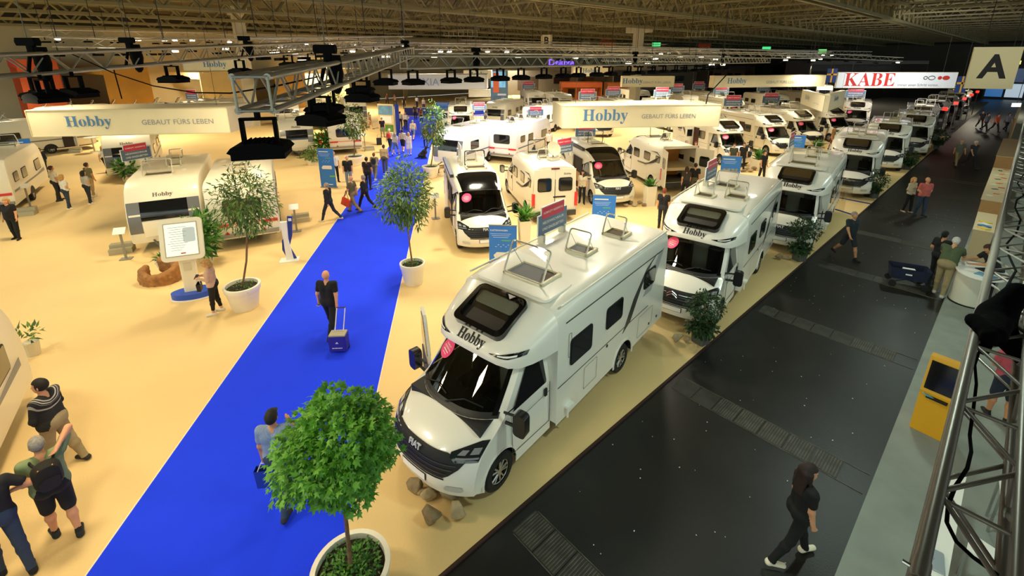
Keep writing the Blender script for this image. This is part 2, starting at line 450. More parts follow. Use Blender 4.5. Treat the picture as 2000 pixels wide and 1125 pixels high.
# shared wheel
def wheel_meshes(R=.345, W=.22):
    ty = MB().lathe([(R * .62, -W / 2), (R * .9, -W / 2), (R, -W * .36), (R, W * .36), (R * .9, W / 2), (R * .62, W / 2)], 28, axis='X').mesh('tyre', RUBBER, True)
    r = MB().lathe([(R * .62, W * .4), (R * .56, W * .42), (R * .54, W * .1), (R * .5, 0.0), (0.001, 0.0)], 28, 0, axis='X')
    for k in range(5):
        for d in (-.16, .16):
            a = 2 * PI * k / 5 + d; a2 = 2 * PI * k / 5 + d * 1.5
            r.tube((W * .36, .05 * math.cos(a), .05 * math.sin(a)), (W * .40, R * .57 * math.cos(a2), R * .57 * math.sin(a2)), .018, 5, 1)
    r.lathe([(.055, W * .42), (.05, W * .44), (.001, W * .44)], 12, 1, axis='X')
    r.lathe([(R * .62, W * .44), (R * .585, W * .45), (R * .56, W * .42)], 28, 1, axis='X')
    return ty, r.mesh('rim', [BLACK, mat('#B8B8B4', .3, .9)], True)
TYRE, RIM = wheel_meshes()
TYRE_S, RIM_S = wheel_meshes(.30, .19)
def wheel(root, x, y, R=.345, small=False):
    w = link('wheel', TYRE_S if small else TYRE, root); w.location = (x, y, R)
    if x < 0: w.rotation_euler = (0, 0, PI)
    link('rim', RIM_S if small else RIM, w)
    return w
def arch_pts(yc, r, zc, zb, n=10):
    """points of an arch notch from +y to -y side"""
    a0 = math.asin(max(-1, min(1, (zb - zc) / r)))
    return [(yc + r * math.cos(a0 + (PI - 2 * a0) * i / n), zc + r * math.sin(a0 + (PI - 2 * a0) * i / n)) for i in range(n + 1)]
def half_ring(m, sg, x, y, z, r0, r1, a0=-8, n=16):
    rows = []
    for r, dx in ((r0, 0), (r0, .02), (r1, .02), (r1, 0)):
        rows.append([(sg * (x + dx), y + r * math.cos(rad(a0 + (180 - 2 * a0) * k / n)), z + r * math.sin(rad(a0 + (180 - 2 * a0) * k / n))) for k in range(n + 1)])
    m.grid(rows)
def half_liner(m, x, y, z, r, n=14):
    m.grid([[(x + dx, y + r * math.cos(PI * k / n), z + r * math.sin(PI * k / n)) for k in range(n + 1)] for dx in (-.15, .15)])
def window_part(root, x, y, z, w, h, r=.08, sgn=1, name='side_window', glass=None):
    """acrylic window with dark frame on a side wall facing +-x"""
    m = MB(); P = rrect(w, h, r, 4, y, z)
    m.prism(P, x, x + sgn * .016, 'YZ', 0)
    o = m.build(name, BLACK, root)
    MB().prism(rrect(w - .06, h - .06, r * .8, 4, y, z), x + sgn * .016, x + sgn * .022, 'YZ').build('pane', glass or DGLASS, o)
    return o
def end_window(root, x, y, z, w, h, r=.1, sgn=-1, name='window', glass=None, tilt=0):
    m = MB().prism(rrect(w, h, r, 4, x, z), y, y + sgn * .02, 'XZ'); o = m.build(name, BLACK, root)
    MB().prism(rrect(w - .07, h - .07, r * .8, 4, x, z), y + sgn * .02, y + sgn * .028, 'XZ').build('pane', glass or DGLASS, o)
    return o
DISC_TXT = [text_mesh(t, width=w, material=PAPER, bold=.01) for t, w in (('KOMPLETT', .20), ('REISEFERTIG', .25))]
def windscreen_disc(root, s=-.62, t=10.35, r=.19):
    p = dsurf(t, s); n = (dsurf(t, s + .01) - dsurf(t, s - .01)).cross(dsurf(t + .01, s) - dsurf(t - .01, s)).normalized()
    if n.y > 0: n = -n
    M = face_M(p + n * .012, n)
    o = link('price_disc', DISC_ME, root, M)
    for k, me in enumerate(DISC_TXT): link('lettering', me, o, Matrix.Translation((0, .055 - .055 * k, .005)))
    link('fine_print', FINE_ME, o)
    return o
_fp = MB()
for k in range(2): _fp.box((0, -.055 - .05 * k, .0055), (.20 - .06 * k, .018 - .008 * k, .001))
FINE_ME = _fp.mesh('fine_print', PAPER)
DISC_ME = MB().prism([(.19 * math.cos(2 * PI * i / 28), .19 * math.sin(2 * PI * i / 28)) for i in range(28)], 0, .004).mesh('price_disc', PINK)
BADGE = {k: text_mesh(k, width=w, material=mat('#D8DADC', .35, .2), depth=.01, bold=.02) for k, w in (('FIAT', .27),)}
DASHM = mat('#1A1C1C', .6); SEATM = mat('#2B2A28', .8)
_dp = {}
def ducato_meshes(sideback):
    """the cab's meshes, made once per rear limit of the cab side"""
    if sideback in _dp: return _dp[sideback]
    D = {}
    m = MB(); N = 25
    ss = [-1 + 2 * i / (N - 1) for i in range(N)]
    ss = [math.copysign(abs(s) ** .8, s) for s in ss]
    rows = [[dsurf(t * .5, s) for s in ss] for t in range(0, 18)]
    m.grid(rows)
    # windscreen surround and front pillars
    for sg in (-1, 1):
        m.grid([[dsurf(t, sg * a) for a in (.90, .95, 1.0)] for t in (8.5, 9, 10, 10.5, 11)])
    m.grid([[dsurf(t, s) for s in ss] for t in (10.9, 11)])
    # sides below and above the belt
    for sg in (-1, 1):
        fr = [dsurf(t * .5, sg) for t in range(0, 18)]                 # nose edge, bottom to cowl
        arc = arch_pts(0, .40, .36, .26)                               # front wheel arch, rear to front
        pts = [(p.x, p.y, p.z) for p in fr if p.y < 99]
        pts += [(sg * .985, sideback, 1.33), (sg * 1.02, sideback, .95), (sg * 1.02, sideback, .26)]
        pts += [(sg * 1.015, y, z) for y, z in arc if y > fr[0].y + .02]
        m.poly(pts)
        up = [dsurf(t, sg) for t in (9, 10, 11)]
        m.grid([[up[0], (sg * .985, sideback, 1.33)], [up[1], (sg * .93, sideback, 1.70)], [up[2], (sg * .86, sideback, 2.06)]])
        half_ring(m, sg, 1.005, 0, .36, .40, .43)
    m.poly([dsurf(11, -1), dsurf(11, 0), dsurf(11, 1), (.86, sideback, 2.06), (-.86, sideback, 2.06)])
    D['cab_body'] = m.mesh('cab_body', WHITE, True)
    g = MB().grid([[dsurf(t, .90 * (-1 + 2 * k / 12)) for k in range(13)] for t in (8.9, 9.5, 10, 10.5, 10.95)])
    D['windscreen'] = g.mesh('windscreen', GLASS, True)
    D['windscreen_border'] = None
    b = MB()
    for sg in (-1, 1): dpatch(b, [(t, sg * .84, sg * .91) for t in (8.9, 9.5, 10, 10.5, 10.97)], 3, .004)
    dpatch(b, [(t, -.86, .86) for t in (10.86, 10.99)], 13, .005)
    D['windscreen_seal'] = b.mesh('windscreen_seal', BLACKG, True)
    D['cowl'] = dpatch(dpatch(MB(), [(t, -.93, .93) for t in (8.05, 8.5, 8.95, 9.1)], 15, .004), [(8.3, -.55, .2), (8.8, -.55, .2)], 7, .012).mesh('cowl', mat('#1B1B1B', .5), True)
    sl = MB()
    for k in range(4): dpatch(sl, [(8.2 + k * .17, -.62, .30), (8.28 + k * .17, -.62, .30)], 7, .016)
    D['cowl_slats'] = sl.mesh('cowl_slats', mat('#57544C', .5), True)
    D['grille'] = dpatch(MB(), [(3.2, -.58, .58), (3.5, -.66, .66), (4.2, -.78, .78), (4.8, -.84, .84), (5.15, -.70, .70), (5.4, -.56, .56)], 15, .012).mesh('grille', mat('#101010', .65), True)
    bars = MB()
    for t, w in ((3.62, .64), (4.02, .70), (4.42, .74)): dpatch(bars, [(t, -w, w), (t + .1, -w, w)], 13, .026)
    D['grille_bars'] = bars.mesh('grille_bars', mat('#4B4B4B', .3, .6), True)
    for nm, sg in (('headlight_r', 1), ('headlight_l', -1)):
        h = dpatch(MB(), [(4.75, sg * .70, sg * .98), (5.1, sg * .62, sg * .985), (5.5, sg * .60, sg * .985), (5.9, sg * .72, sg * .985), (6.35, sg * .90, sg * .985)], 8, .012)
        D[nm] = h.mesh('headlight', mat('#23262A', .08, coat=1.0), True)
        l = dpatch(MB(), [(5.0, sg * .70, sg * .97), (5.12, sg * .70, sg * .97)], 6, .018); dpatch(l, [(5.3, sg * .70, sg * .80), (5.7, sg * .74, sg * .82)], 4, .018); dpatch(l, [(5.35, sg * .85, sg * .95), (5.85, sg * .86, sg * .95)], 4, .018)
        D[nm + '_lens'] = l.mesh('headlight_lens', mat('#C9CED2', .1, .6), True)
        D[nm.replace('headlight', 'fog')] = dpatch(MB(), [(1.6, sg * .62, sg * .84), (1.9, sg * .60, sg * .88), (2.3, sg * .64, sg * .86)], 6, .008).mesh('fog_recess', mat('#C5C4BA', .3), True)
    D['plate'] = dpatch(MB(), [(1.95, -.27, .27), (2.75, -.27, .27)], 5, .02).mesh('number_plate', PAPER)
    D['plate_frame'] = dpatch(MB(), [(1.87, -.29, .29), (2.83, -.29, .29)], 5, .014).mesh('plate_frame', BLACK)
    D['lower_intake'] = dpatch(MB(), [(2.95, -.6, .6), (3.12, -.6, .6)], 9, .008).mesh('lower_intake', BLACK, True)
    for sg, nm in ((1, 'win_r'), (-1, 'win_l')):
        def sp(y, z):
            f = (z - 1.33) / .73; return (sg * (.985 - .125 * f + .008), y, z)
        w = MB(); P = [(.40, 1.30), (sideback - .12, 1.32), (sideback - .10, 1.36), (sideback - .14, 1.93), (sideback - .2, 1.97), (.86, 1.96)]
        P = [(y if k != 0 else .34, z) for k, (y, z) in enumerate(P)]
        w.poly([sp(y, z) for y, z in P]); D[nm] = w.mesh('door_window', DGLASS)
        d = MB()
        def strip(y0, z0, y1, z1, t=.012):
            a, b_ = Vector(sp(y0, max(z0, 1.33)) if z0 > 1.33 else (sg * (1.024), y0, z0)), Vector(sp(y1, max(z1, 1.33)) if z1 > 1.33 else (sg * 1.024, y1, z1))
            d.tube(a, b_, t / 2, 4)
        strip(.30, .50, .26, 1.30); strip(sideback - .04, .45, sideback - .04, 1.30); strip(.30, .50, sideback - .04, .45); strip(.28, 1.08, sideback - .06, 1.12, .01)
        D[nm + '_door'] = d.mesh('door_gap', mat('#4B4840', .6))
        D[nm + '_handle'] = MB().box((sg * 1.03, sideback - .17, 1.16), (.03, .06, .15)).mesh('door_handle', BLACK)
    mm = MB()
    mm.prism(rrect(.22, .40, .07, 3, 0, 0), -.09, .07, 'XZ')
    D['mirror'] = mm.mesh('mirror_housing', mat('#121212', .35, coat=.3), True)
    D['mirror_glass'] = MB().prism(rrect(.17, .33, .05, 3, 0, 0), .071, .076, 'XZ').mesh('mirror_glass', CHROME)
    ds = MB()
    ds.box((0, -.02, 1.15), (1.7, .55, .28)).box((-.45, .22, 1.22), (.5, .2, .16)).box((.1, .18, 1.05), (.3, .3, .4))
    D['dash'] = ds.mesh('dashboard', DASHM)
    st = MB()
    for sg in (-1, 1):
        st.box((sg * .48, .95, .75), (.52, .55, .2)).box((sg * .48, 1.2, 1.2), (.5, .16, .85)).box((sg * .48, 1.24, 1.7), (.28, .12, .2))
    D['seats'] = st.mesh('cab_seats', SEATM)
    sw = MB(); sw.lathe([(.19, -.015), (.21, 0), (.19, .015), (.17, 0), (.19, -.015)], 20); sw.box((0, 0, 0), (.36, .05, .02))
    D['steer'] = sw.mesh('steering_wheel', BLACK, True)
    wp = MB()
    for s0, s1 in ((-.7, -.05), (.0, .7)):
        wp.path([dsurf(9.05, s0) + Vector((0, -.03, .02)), dsurf(9.35, (s0 + s1) / 2) + Vector((0, -.03, .03)), dsurf(9.25, s1) + Vector((0, -.03, .02))], .012, 5)
    D['wipers'] = wp.mesh('wipers', BLACK)
    fl = MB().box((0, .65, .42), (1.9, 1.5, .05)); D['floor'] = fl.mesh('cab_floor', BLACK)
    for nm, k in (('liner', 0),):
        l = MB()
        for sg in (-1, 1): half_liner(l, sg * .86, 0, .36, .40)
        D['liner'] = l.mesh('wheel_arch_liner', BLACK)
    _dp[sideback] = D
    return D
def ducato_front(root, paint=None, sideback=1.38, detail=True, badge=True, disc=True, interior=True, citroen=False):
    D = ducato_meshes(sideback)
    cab = link('cab_body', D['cab_body'], root)
    if paint: cab.material_slots[0].link = 'OBJECT'; cab.material_slots[0].material = paint
    link('windscreen', D['windscreen'], root); link('windscreen_seal', D['windscreen_seal'], root)
    c = link('cowl', D['cowl'], root); link('cowl_slats', D['cowl_slats'], c)
    g = link('grille', D['grille'], root); link('grille_bars', D['grille_bars'], g)
    for a in ('_r', '_l'):
        h = link('headlight', D['headlight' + a], root); link('headlight_lens', D['headlight' + a + '_lens'], h); link('fog_recess', D['fog' + a], root)
    pf = link('plate_frame', D['plate_frame'], root); link('number_plate', D['plate'], pf)
    link('lower_intake', D['lower_intake'], root)
    for a, sg in (('win_r', 1), ('win_l', -1)):
        link('door_window', D[a], root); link('door_gap', D[a + '_door'], root); link('door_handle', D[a + '_handle'], root)
        mr = link('mirror', D['mirror'], root); mr.location = (sg * 1.30, .18, 1.36); mr.rotation_euler = (0, 0, sg * .12)
        link('mirror_glass', D['mirror_glass'], mr)
        arm = link('mirror_arm', MIRROR_ARM, mr); arm.rotation_euler = (0, 0, 0 if sg > 0 else PI)
    link('wheel_arch_liner', D['liner'], root); link('wipers', D['wipers'], root)
    if interior:
        link('dashboard', D['dash'], root); link('cab_seats', D['seats'], root); link('cab_floor', D['floor'], root)
        s = link('steering_wheel', D['steer'], root); s.location = (.45, .38, 1.22); s.rotation_euler = (rad(-40), 0, 0)
    wheel(root, .90, 0); wheel(root, -.90, 0)
    if badge and not citroen:
        p = dsurf(5.0, 0); link('badge_lettering', BADGE['FIAT'], root, face_M(p + Vector((0, -.035, .01)), (0, -1, .3)))
    if citroen:
        cv = MB()
        for dz in (0, .07):
            cv.path([(-.13, -.955, .86 + dz), (0, -.965, .95 + dz), (.13, -.955, .86 + dz)], .016, 5)
        dpatch(cv, [(4.75, -.62, -.16), (4.83, -.62, -.16)], 7, .03); dpatch(cv, [(4.75, .16, .62), (4.83, .16, .62)], 7, .03)
        cv.build('chevron_badge', CHROME, root)
    if disc: windscreen_disc(root)
    return cab
_ma = MB(); _ma.tube((-.30, .0, -.12), (-.05, 0, -.10), .03, 6); _ma.tube((-.33, .0, .06), (-.05, 0, .10), .022, 6); MIRROR_ARM = _ma.mesh('mirror_arm', BLACK)
# ---- roof furniture
def hatch(root, x, y, z, w, d, ang=58, rz=0, name='roof_hatch', lidm=None):
    h = bpy.data.objects.new(name, None); COL.objects.link(h); h.parent = root; h.location = (x, y, z); h.rotation_euler = (0, 0, rz)
    m = MB()
    for sx in (-1, 1): m.box((sx * w / 2, 0, .03), (.05, d + .05, .06))
    for sy in (-1, 1): m.box((0, sy * d / 2, .03), (w + .05, .05, .06))
    m.build('hatch_frame', mat('#E4D9B8', .4), h)
    MB().box((0, 0, .012), (w - .05, d - .05, .02)).build('hatch_opening', mat('#4A3A28', .7, var=.3), h)
    a = rad(ang); l = MB()
    R = Matrix.Rotation(a, 3, 'X')
    lid = MB(); 
    rim = rrect(w + .06, d + .06, .07, 3, 0, d / 2); inn = rrect(w + .0, d + .0, .05, 3, 0, d / 2)
    lid.prism(rim, .07, .085); 
    top = [R @ Vector((u, v, .0)) for u, v in rim]; n = len(rim)
    o3 = Vector((0, -d / 2, .06))
    g = MB(); g.grid([[R @ Vector((u, v, 0)) + o3 for u, v in rim], [R @ Vector((u, v, .07)) + o3 for u, v in rrect(w - .02, d - .02, .07, 3, 0, d / 2)]], close=True)
    g.poly([R @ Vector((u, v, .07)) + o3 for u, v in rrect(w - .02, d - .02, .07, 3, 0, d / 2)])
    g.build('hatch_lid', ACRYL, h, True)
    f = MB(); f.grid([[R @ Vector((u, v, -.004)) + o3 for u, v in rim], [R @ Vector((u, v, -.004)) + o3 for u, v in inn]], close=True)
    f.grid([[R @ Vector((u, v, .016)) + o3 for u, v in rim], [R @ Vector((u, v, .016)) + o3 for u, v in inn]], close=True)
    f.grid([[R @ Vector((u, v, -.004)) + o3 for u, v in rim], [R @ Vector((u, v, .016)) + o3 for u, v in rim]], close=True)
    f.build('lid_rim', lidm or mat('#EFEADA', .35), h)
    for sx in (-1, 1): MB().tube((sx * w * .45, d * .3, .05), R @ Vector((sx * w * .45, d * .75, 0)) + o3, .007, 5).build('lid_stay', CHROME, h)
    return h
SIGN_T1 = text_mesh('KOMPLETT REISEFERTIG', width=.78, material=PAPER, bold=.012)
SIGN_T2 = text_mesh('HECKWASCHRAUM', width=.84, material=PAPER, bold=.012)
SIGN_T3 = text_mesh('UND EINZELBETTEN', width=.86, material=PAPER, bold=.012)
def roof_sign_proto():
    t = thing('roof_sign', 'x', 'sign')
    MB().box((0, 0, .40), (1.18, .03, .50)).build('board_backing', PAPER, t)
    MB().box((0, -.02, .40), (1.14, .012, .46)).build('slate_panel', SIGNBLUE, t)
    r = MB(); r.box((0, 0, .68), (.92, .03, .30)); r.build('header_backing', PAPER, t)
    MB().box((0, -.022, .675), (.88, .014, .27)).build('red_panel', SIGNRED, t)
    F = face_M((0, 0, 0), (0, -1, 0))
    for me, z in ((SIGN_T1, .675), (SIGN_T2, .44), (SIGN_T3, .29)):
        link('lettering', me, t, Matrix.Translation((0, -.0305, z)) @ F)
    for sx in (-.42, .42): MB().box((sx, 0, .08), (.09, .16, .17)).build('foot', mat('#CFCBBB', .4), t)
    return t
ROOFSIGN = roof_sign_proto(); _rs_used = [False]
def roof_sign(P, rz, label, scale=1.0):
    o = ROOFSIGN if not _rs_used[0] else copy_tree(ROOFSIGN)
    _rs_used[0] = True
    o.location = P; o.rotation_euler = (0, 0, rz); o.scale = (scale,) * 3
    o['label'] = label; o['category'] = 'sign'; o['group'] = 'red and slate signs on vehicle roofs'
    return o
HOBBY_B = text_mesh(serif('Hobby'), width=.62, material=BLACK, bold=.004)
HOBBY_G = text_mesh(serif('Hobby'), width=.62, material=mat('#5B564C', .4), bold=.004)
# ---- semi-integrated motorhome
def arch_section(w, zb, zt, n=6, k=21):
    r = []
    for i in range(k):
        a = PI * i / (k - 1); c, s = math.cos(a), math.sin(a)
        r.append((w * math.copysign(abs(c) ** (2 / n), c), zb + (zt - zb) * abs(s) ** (2 / n)))
    return r
CAPS = [(.30, .40, 2.06, 2.13, 2.5), (.33, .62, 2.04, 2.18, 2.8), (.42, .82, 2.0, 2.26, 3.2), (.58, .95, 1.98, 2.38, 3.6), (.80, 1.04, 1.98, 2.50, 4), (1.10, 1.11, 1.98, 2.62, 5), (1.40, 1.15, 1.98, 2.72, 7)]
def cap_y(x, z):
    lo, hi = CAPS[0][0], CAPS[-1][0]
    def top(y):
        for a, b in zip(CAPS[:-1], CAPS[1:]):
            if a[0] <= y <= b[0]:
                f = (y - a[0]) / (b[0] - a[0]); w, zb, zt, n = [a[k] * (1 - f) + b[k] * f for k in (1, 2, 3, 4)]
                return zb + (zt - zb) * max(0.0, 1 - min(1, abs(x) / w) ** n) ** (1 / n) if abs(x) < w else 0
        return 9
    for k in range(28):
        m = (lo + hi) / 2
        if top(m) < z: lo = m
        else: hi = m
    return hi
def on_cap(me, cx, cz, off=.012, k=.8):
    m2 = me.copy()
    for v in m2.vertices:
        x, z = cx + v.co.x, cz + v.co.y * k
        v.co = (x, cap_y(x, z) - off, z + off * .5)
    return m2
def motorhome(label, P, rz, L=6.21, wb=4.01, paint=None, group=None, citroen=False, disc=True, sign=True, hatches=((.0, 2.12, .9, .62, 0), (.12, 3.75, .5, .45, 1), (.25, 5.15, .5, .45, 1)), door=False, badge=True):
    t = thing('motorhome', label, 'motorhome', P, rz, group)
    PW = paint or WHITE
    ducato_front(t, paint, citroen=citroen, disc=disc, badge=badge)
    if 'mh_body' not in _dp:
        m = MB(); secs = []
        for y, w, zt in ((1.38, 1.15, 2.715), (1.8, 1.16, 2.78), (2.1, 1.16, 2.80), (L - .12, 1.16, 2.80), (L - .04, 1.15, 2.79), (L, 1.10, 2.74)):
            secs.append([(x, y, z) for x, z in arch_section(w, .95, zt, 14, 41)])
        m.grid(secs)
        for y, sec in ((1.38, secs[0]), (L, secs[-1])):
            m.poly(sec + [(-1.15 if y < 2 else -1.10, y, .42), (1.15 if y < 2 else 1.10, y, .42)])
        for sg in (-1, 1):
            arc = arch_pts(wb, .42, .38, .40)
            m.poly([(sg * 1.15, 1.38, .95), (sg * 1.16, L - .05, .95), (sg * 1.16, L - .05, .44)] + [(sg * 1.16, y, z) for y, z in arc] + [(sg * 1.15, 1.38, .36)])
            half_ring(m, sg, 1.155, wb, .38, .42, .47)
        _dp['mh_body'] = m.mesh('living_body', WHITE, True)
        c = MB(); cs = [[(x, y, z) for x, z in arch_section(w, zb, zt, n, 27)] for y, w, zb, zt, n in CAPS]
        c.grid(cs); c.poly(cs[0])
        c.grid([[(-w, y, zb), (w, y, zb)] for y, w, zb, zt, n in CAPS])
        _dp['mh_cap'] = c.mesh('cab_hood_cap', WHITE, True)
        l = MB()
        for sg in (-1, 1): half_liner(l, sg * 1.0, wb, .38, .42)
        l.box((0, 3.8, .44), (2.2, 4.6, .04))
        _dp['mh_under'] = l.mesh('underbody', BLACK)
        # raised roof dome and gutter rails
        r = MB()
        for sg in (-1, 1): r.tube((sg * 1.10, 1.5, 2.76), (sg * 1.10, L - .1, 2.80), .022, 6)
        _dp['mh_rail'] = r.mesh('roof_rail', mat('#D9D6C8', .35), True)
        rd = MB(); rd.prism(rrect(1.7, .9, .12, 3, 0, 1.85), 2.765, 2.815); _dp['mh_pad'] = rd.mesh('roof_pad', WHITE, True)
        s = MB()
        for sg in (-1, 1):
            X = sg * 1.163
            s.box((X, 3.7, 2.42), (.008, 4.2, .022)); s.box((X, 3.3, 1.18), (.008, 3.8, .014))
            s.prism([(3.9, 1.05), (4.35, 1.72), (4.95, 2.25), (5.5, 2.45), (5.2, 2.3), (4.75, 1.9), (4.25, 1.2)], X, X + sg * .004, 'YZ')
        _dp['mh_stripe'] = s.mesh('side_stripes', mat('#3E3F3C', .35, coat=.3))
        sv = MB()
        for sg in (-1, 1):
            X = sg * 1.163
            sv.prism([(4.85, 1.55), (5.6, 2.4), (5.9, 2.46), (5.3, 1.55)], X, X + sg * .003, 'YZ')
        _dp['mh_swoosh'] = sv.mesh('side_swoosh', mat('#AEB0AE', .35, coat=.3))
        _dp['mh_flaps'] = []
        for sg in (-1, 1):
            X = sg * 1.162
            for y, z, w, h in ((2.55, .85, .5, .5), (5.1, .8, .8, .55), (1.75, 1.9, .10, .5)):
                sd = MB(); o_, i_ = rrect(w, h, .03, 2, y, z), rrect(w - .024, h - .024, .025, 2, y, z)
                sd.grid([[(X + sg * .005, u, v) for u, v in o_], [(X + sg * .005, u, v) for u, v in i_]], close=True); _dp['mh_flaps'].append(('service_flap', sd.mesh('service_flap', mat('#8C897C', .5))))
            for y, z in ((3.2, 1.12), (5.8, .62), (5.35, .62)): _dp['mh_flaps'].append(('filler_cap', MB().lathe([(.035, 0), (.035, .01 * sg), (.001, .012 * sg)], 10, c=(X, y, z), axis='X').mesh('filler_cap', mat('#3A3934', .5))))
    b = link('living_body', _dp['mh_body'], t); cp = link('cab_hood_cap', _dp['mh_cap'], t)
    link('underbody', _dp['mh_under'], t); link('roof_rail', _dp['mh_rail'], t); link('roof_pad', _dp['mh_pad'], t)
    link('side_stripes', _dp['mh_stripe'], t); link('side_swoosh', _dp['mh_swoosh'], t); [link(n_, q, t) for n_, q in _dp['mh_flaps']]
    for nm, key in (('slit_light', 'sl'), ('led_strip', 'ls')):
        for sg in (-1, 1):
            kk = key + str(sg)
            if kk not in _dp:
                lo_, hi_ = ([(.46, 2.175), (.62, 2.150), (.80, 2.150), (.99, 2.20)], [(.46, 2.178), (.66, 2.20), (.86, 2.245), (1.0, 2.27)]) if key == 'sl' else ([(.62, 2.168), (.80, 2.175), (.90, 2.195)], [(.62, 2.184), (.80, 2.200), (.90, 2.222)])
                def samp(C, f):
                    u = f * (len(C) - 1); i = min(int(u), len(C) - 2); g = u - i
                    return C[i][0] * (1 - g) + C[i + 1][0] * g, C[i][1] * (1 - g) + C[i + 1][1] * g
                rows_ = []; o_ = .014 if key == 'sl' else .022
                for v in range(5):
                    r_ = []
                    for u in range(13):
                        (x0, z0), (x1, z1) = samp(lo_, u / 12), samp(hi_, u / 12); x, z = x0 + (x1 - x0) * v / 4, z0 + (z1 - z0) * v / 4
                        r_.append((sg * (x + o_ * .5), cap_y(x, z) - o_, z + o_ * .4))
                    rows_.append(r_)
                _dp[kk] = MB().grid(rows_).mesh(nm, BLACKG if key == 'sl' else PAPER)
            link(nm, _dp[kk], t)
    # panoramic window on the cap
    a = math.atan2(2.66 - 2.31, 1.22 - .46)
    Mw = Matrix.Translation((0, .90, 2.558)) @ Matrix.Rotation(a * .92, 4, 'X')
    hw = bpy.data.objects.new('panorama_window', None); COL.objects.link(hw); hw.parent = t; hw.matrix_local = Mw
    out, inn = rrect(1.16, .90, .14, 4), rrect(.96, .70, .10, 4)
    m = MB(); m.grid([[(x, y, -.08) for x, y in out], [(x, y, .05) for x, y in out], [(x, y, .06) for x, y in inn], [(x, y, .0) for x, y in inn]], close=True)
    m.build('window_frame', BLACKG, hw, True)
    MB().poly([(x, y, -.005) for x, y in inn]).build('cabin_opening', mat('#171310', .5, var=.5, scale=3), hw)
    R = Matrix.Rotation(rad(9), 3, 'X'); o3 = Vector((0, .34, .06))
    g = MB().poly([R @ Vector((x, y - .34, 0)) + o3 for x, y in rrect(1.08, .82, .12, 4)]); g.build('glass_pane', glass_mat('panorama_glass', (.55, .58, .56), .1), hw)
    sh = MB().prism(rrect(.88, .28, .06, 4, 0, .19), .0, .012); sh.build('roller_blind', mat('#B5B39F', .5), hw)
    link('hood_lettering', _dp.setdefault('hob_cap', None) or _dp.__setitem__('hob_cap', on_cap(HOBBY_B, 0, 2.235)) or _dp['hob_cap'], t)
    for sg in (-1, 1):
        for y, z, w, h in ((2.15, 1.72, .78, .56), (3.45, 1.78, .72, .5), (5.15, 1.95, .62, .45)):
            window_part(t, sg * 1.162, y, z, w, h, sgn=sg)
    link('hood_bulkhead', _dp.setdefault('mh_bulk', MB().box((0, 1.36, 2.02), (1.9, .03, .1)).mesh('hood_bulkhead', WHITE)), t)
    wheel(t, 1.02, wb); wheel(t, -1.02, wb)
    for x, y, w, d, k in hatches: hatch(t, x, y, 2.80, w, d, 62 if k == 0 else 66)
    for sg in (-1, 1): MB().box((sg * 1.0, L + .005, .95), (.12, .04, .45)).build('tail_light', RED, t)
    st = MB(); st.box((1.20, 1.75, .62), (.10, .20, .05)).box((1.20, 1.70, .50), (.03, .03, .25)); st.build('awning_bracket', PAPER, t)
    if paint:
        for o in (b, cp): o.material_slots[0].link = 'OBJECT'; o.material_slots[0].material = paint
    if door:
        d = bpy.data.objects.new('cab_door_open', None); COL.objects.link(d); d.parent = t; d.location = (-1.03, .30, 0); d.rotation_euler = (0, 0, rad(58))
        MB().prism([(0, .45), (1.02, .45), (1.02, 1.33), (.95, 2.0), (.55, 2.02), (.05, 1.33)], -.03, .03, 'YZ').build('door_panel', WHITE, d)
        MB().prism([(.14, 1.36), (.95, 1.36), (.88, 1.93), (.58, 1.94)], -.04, .04, 'YZ').build('door_pane', DGLASS, d)
        MB().box((0, .5, .85), (.10, .8, .6)).build('door_card', mat('#3A3A38', .7), d)
    return t
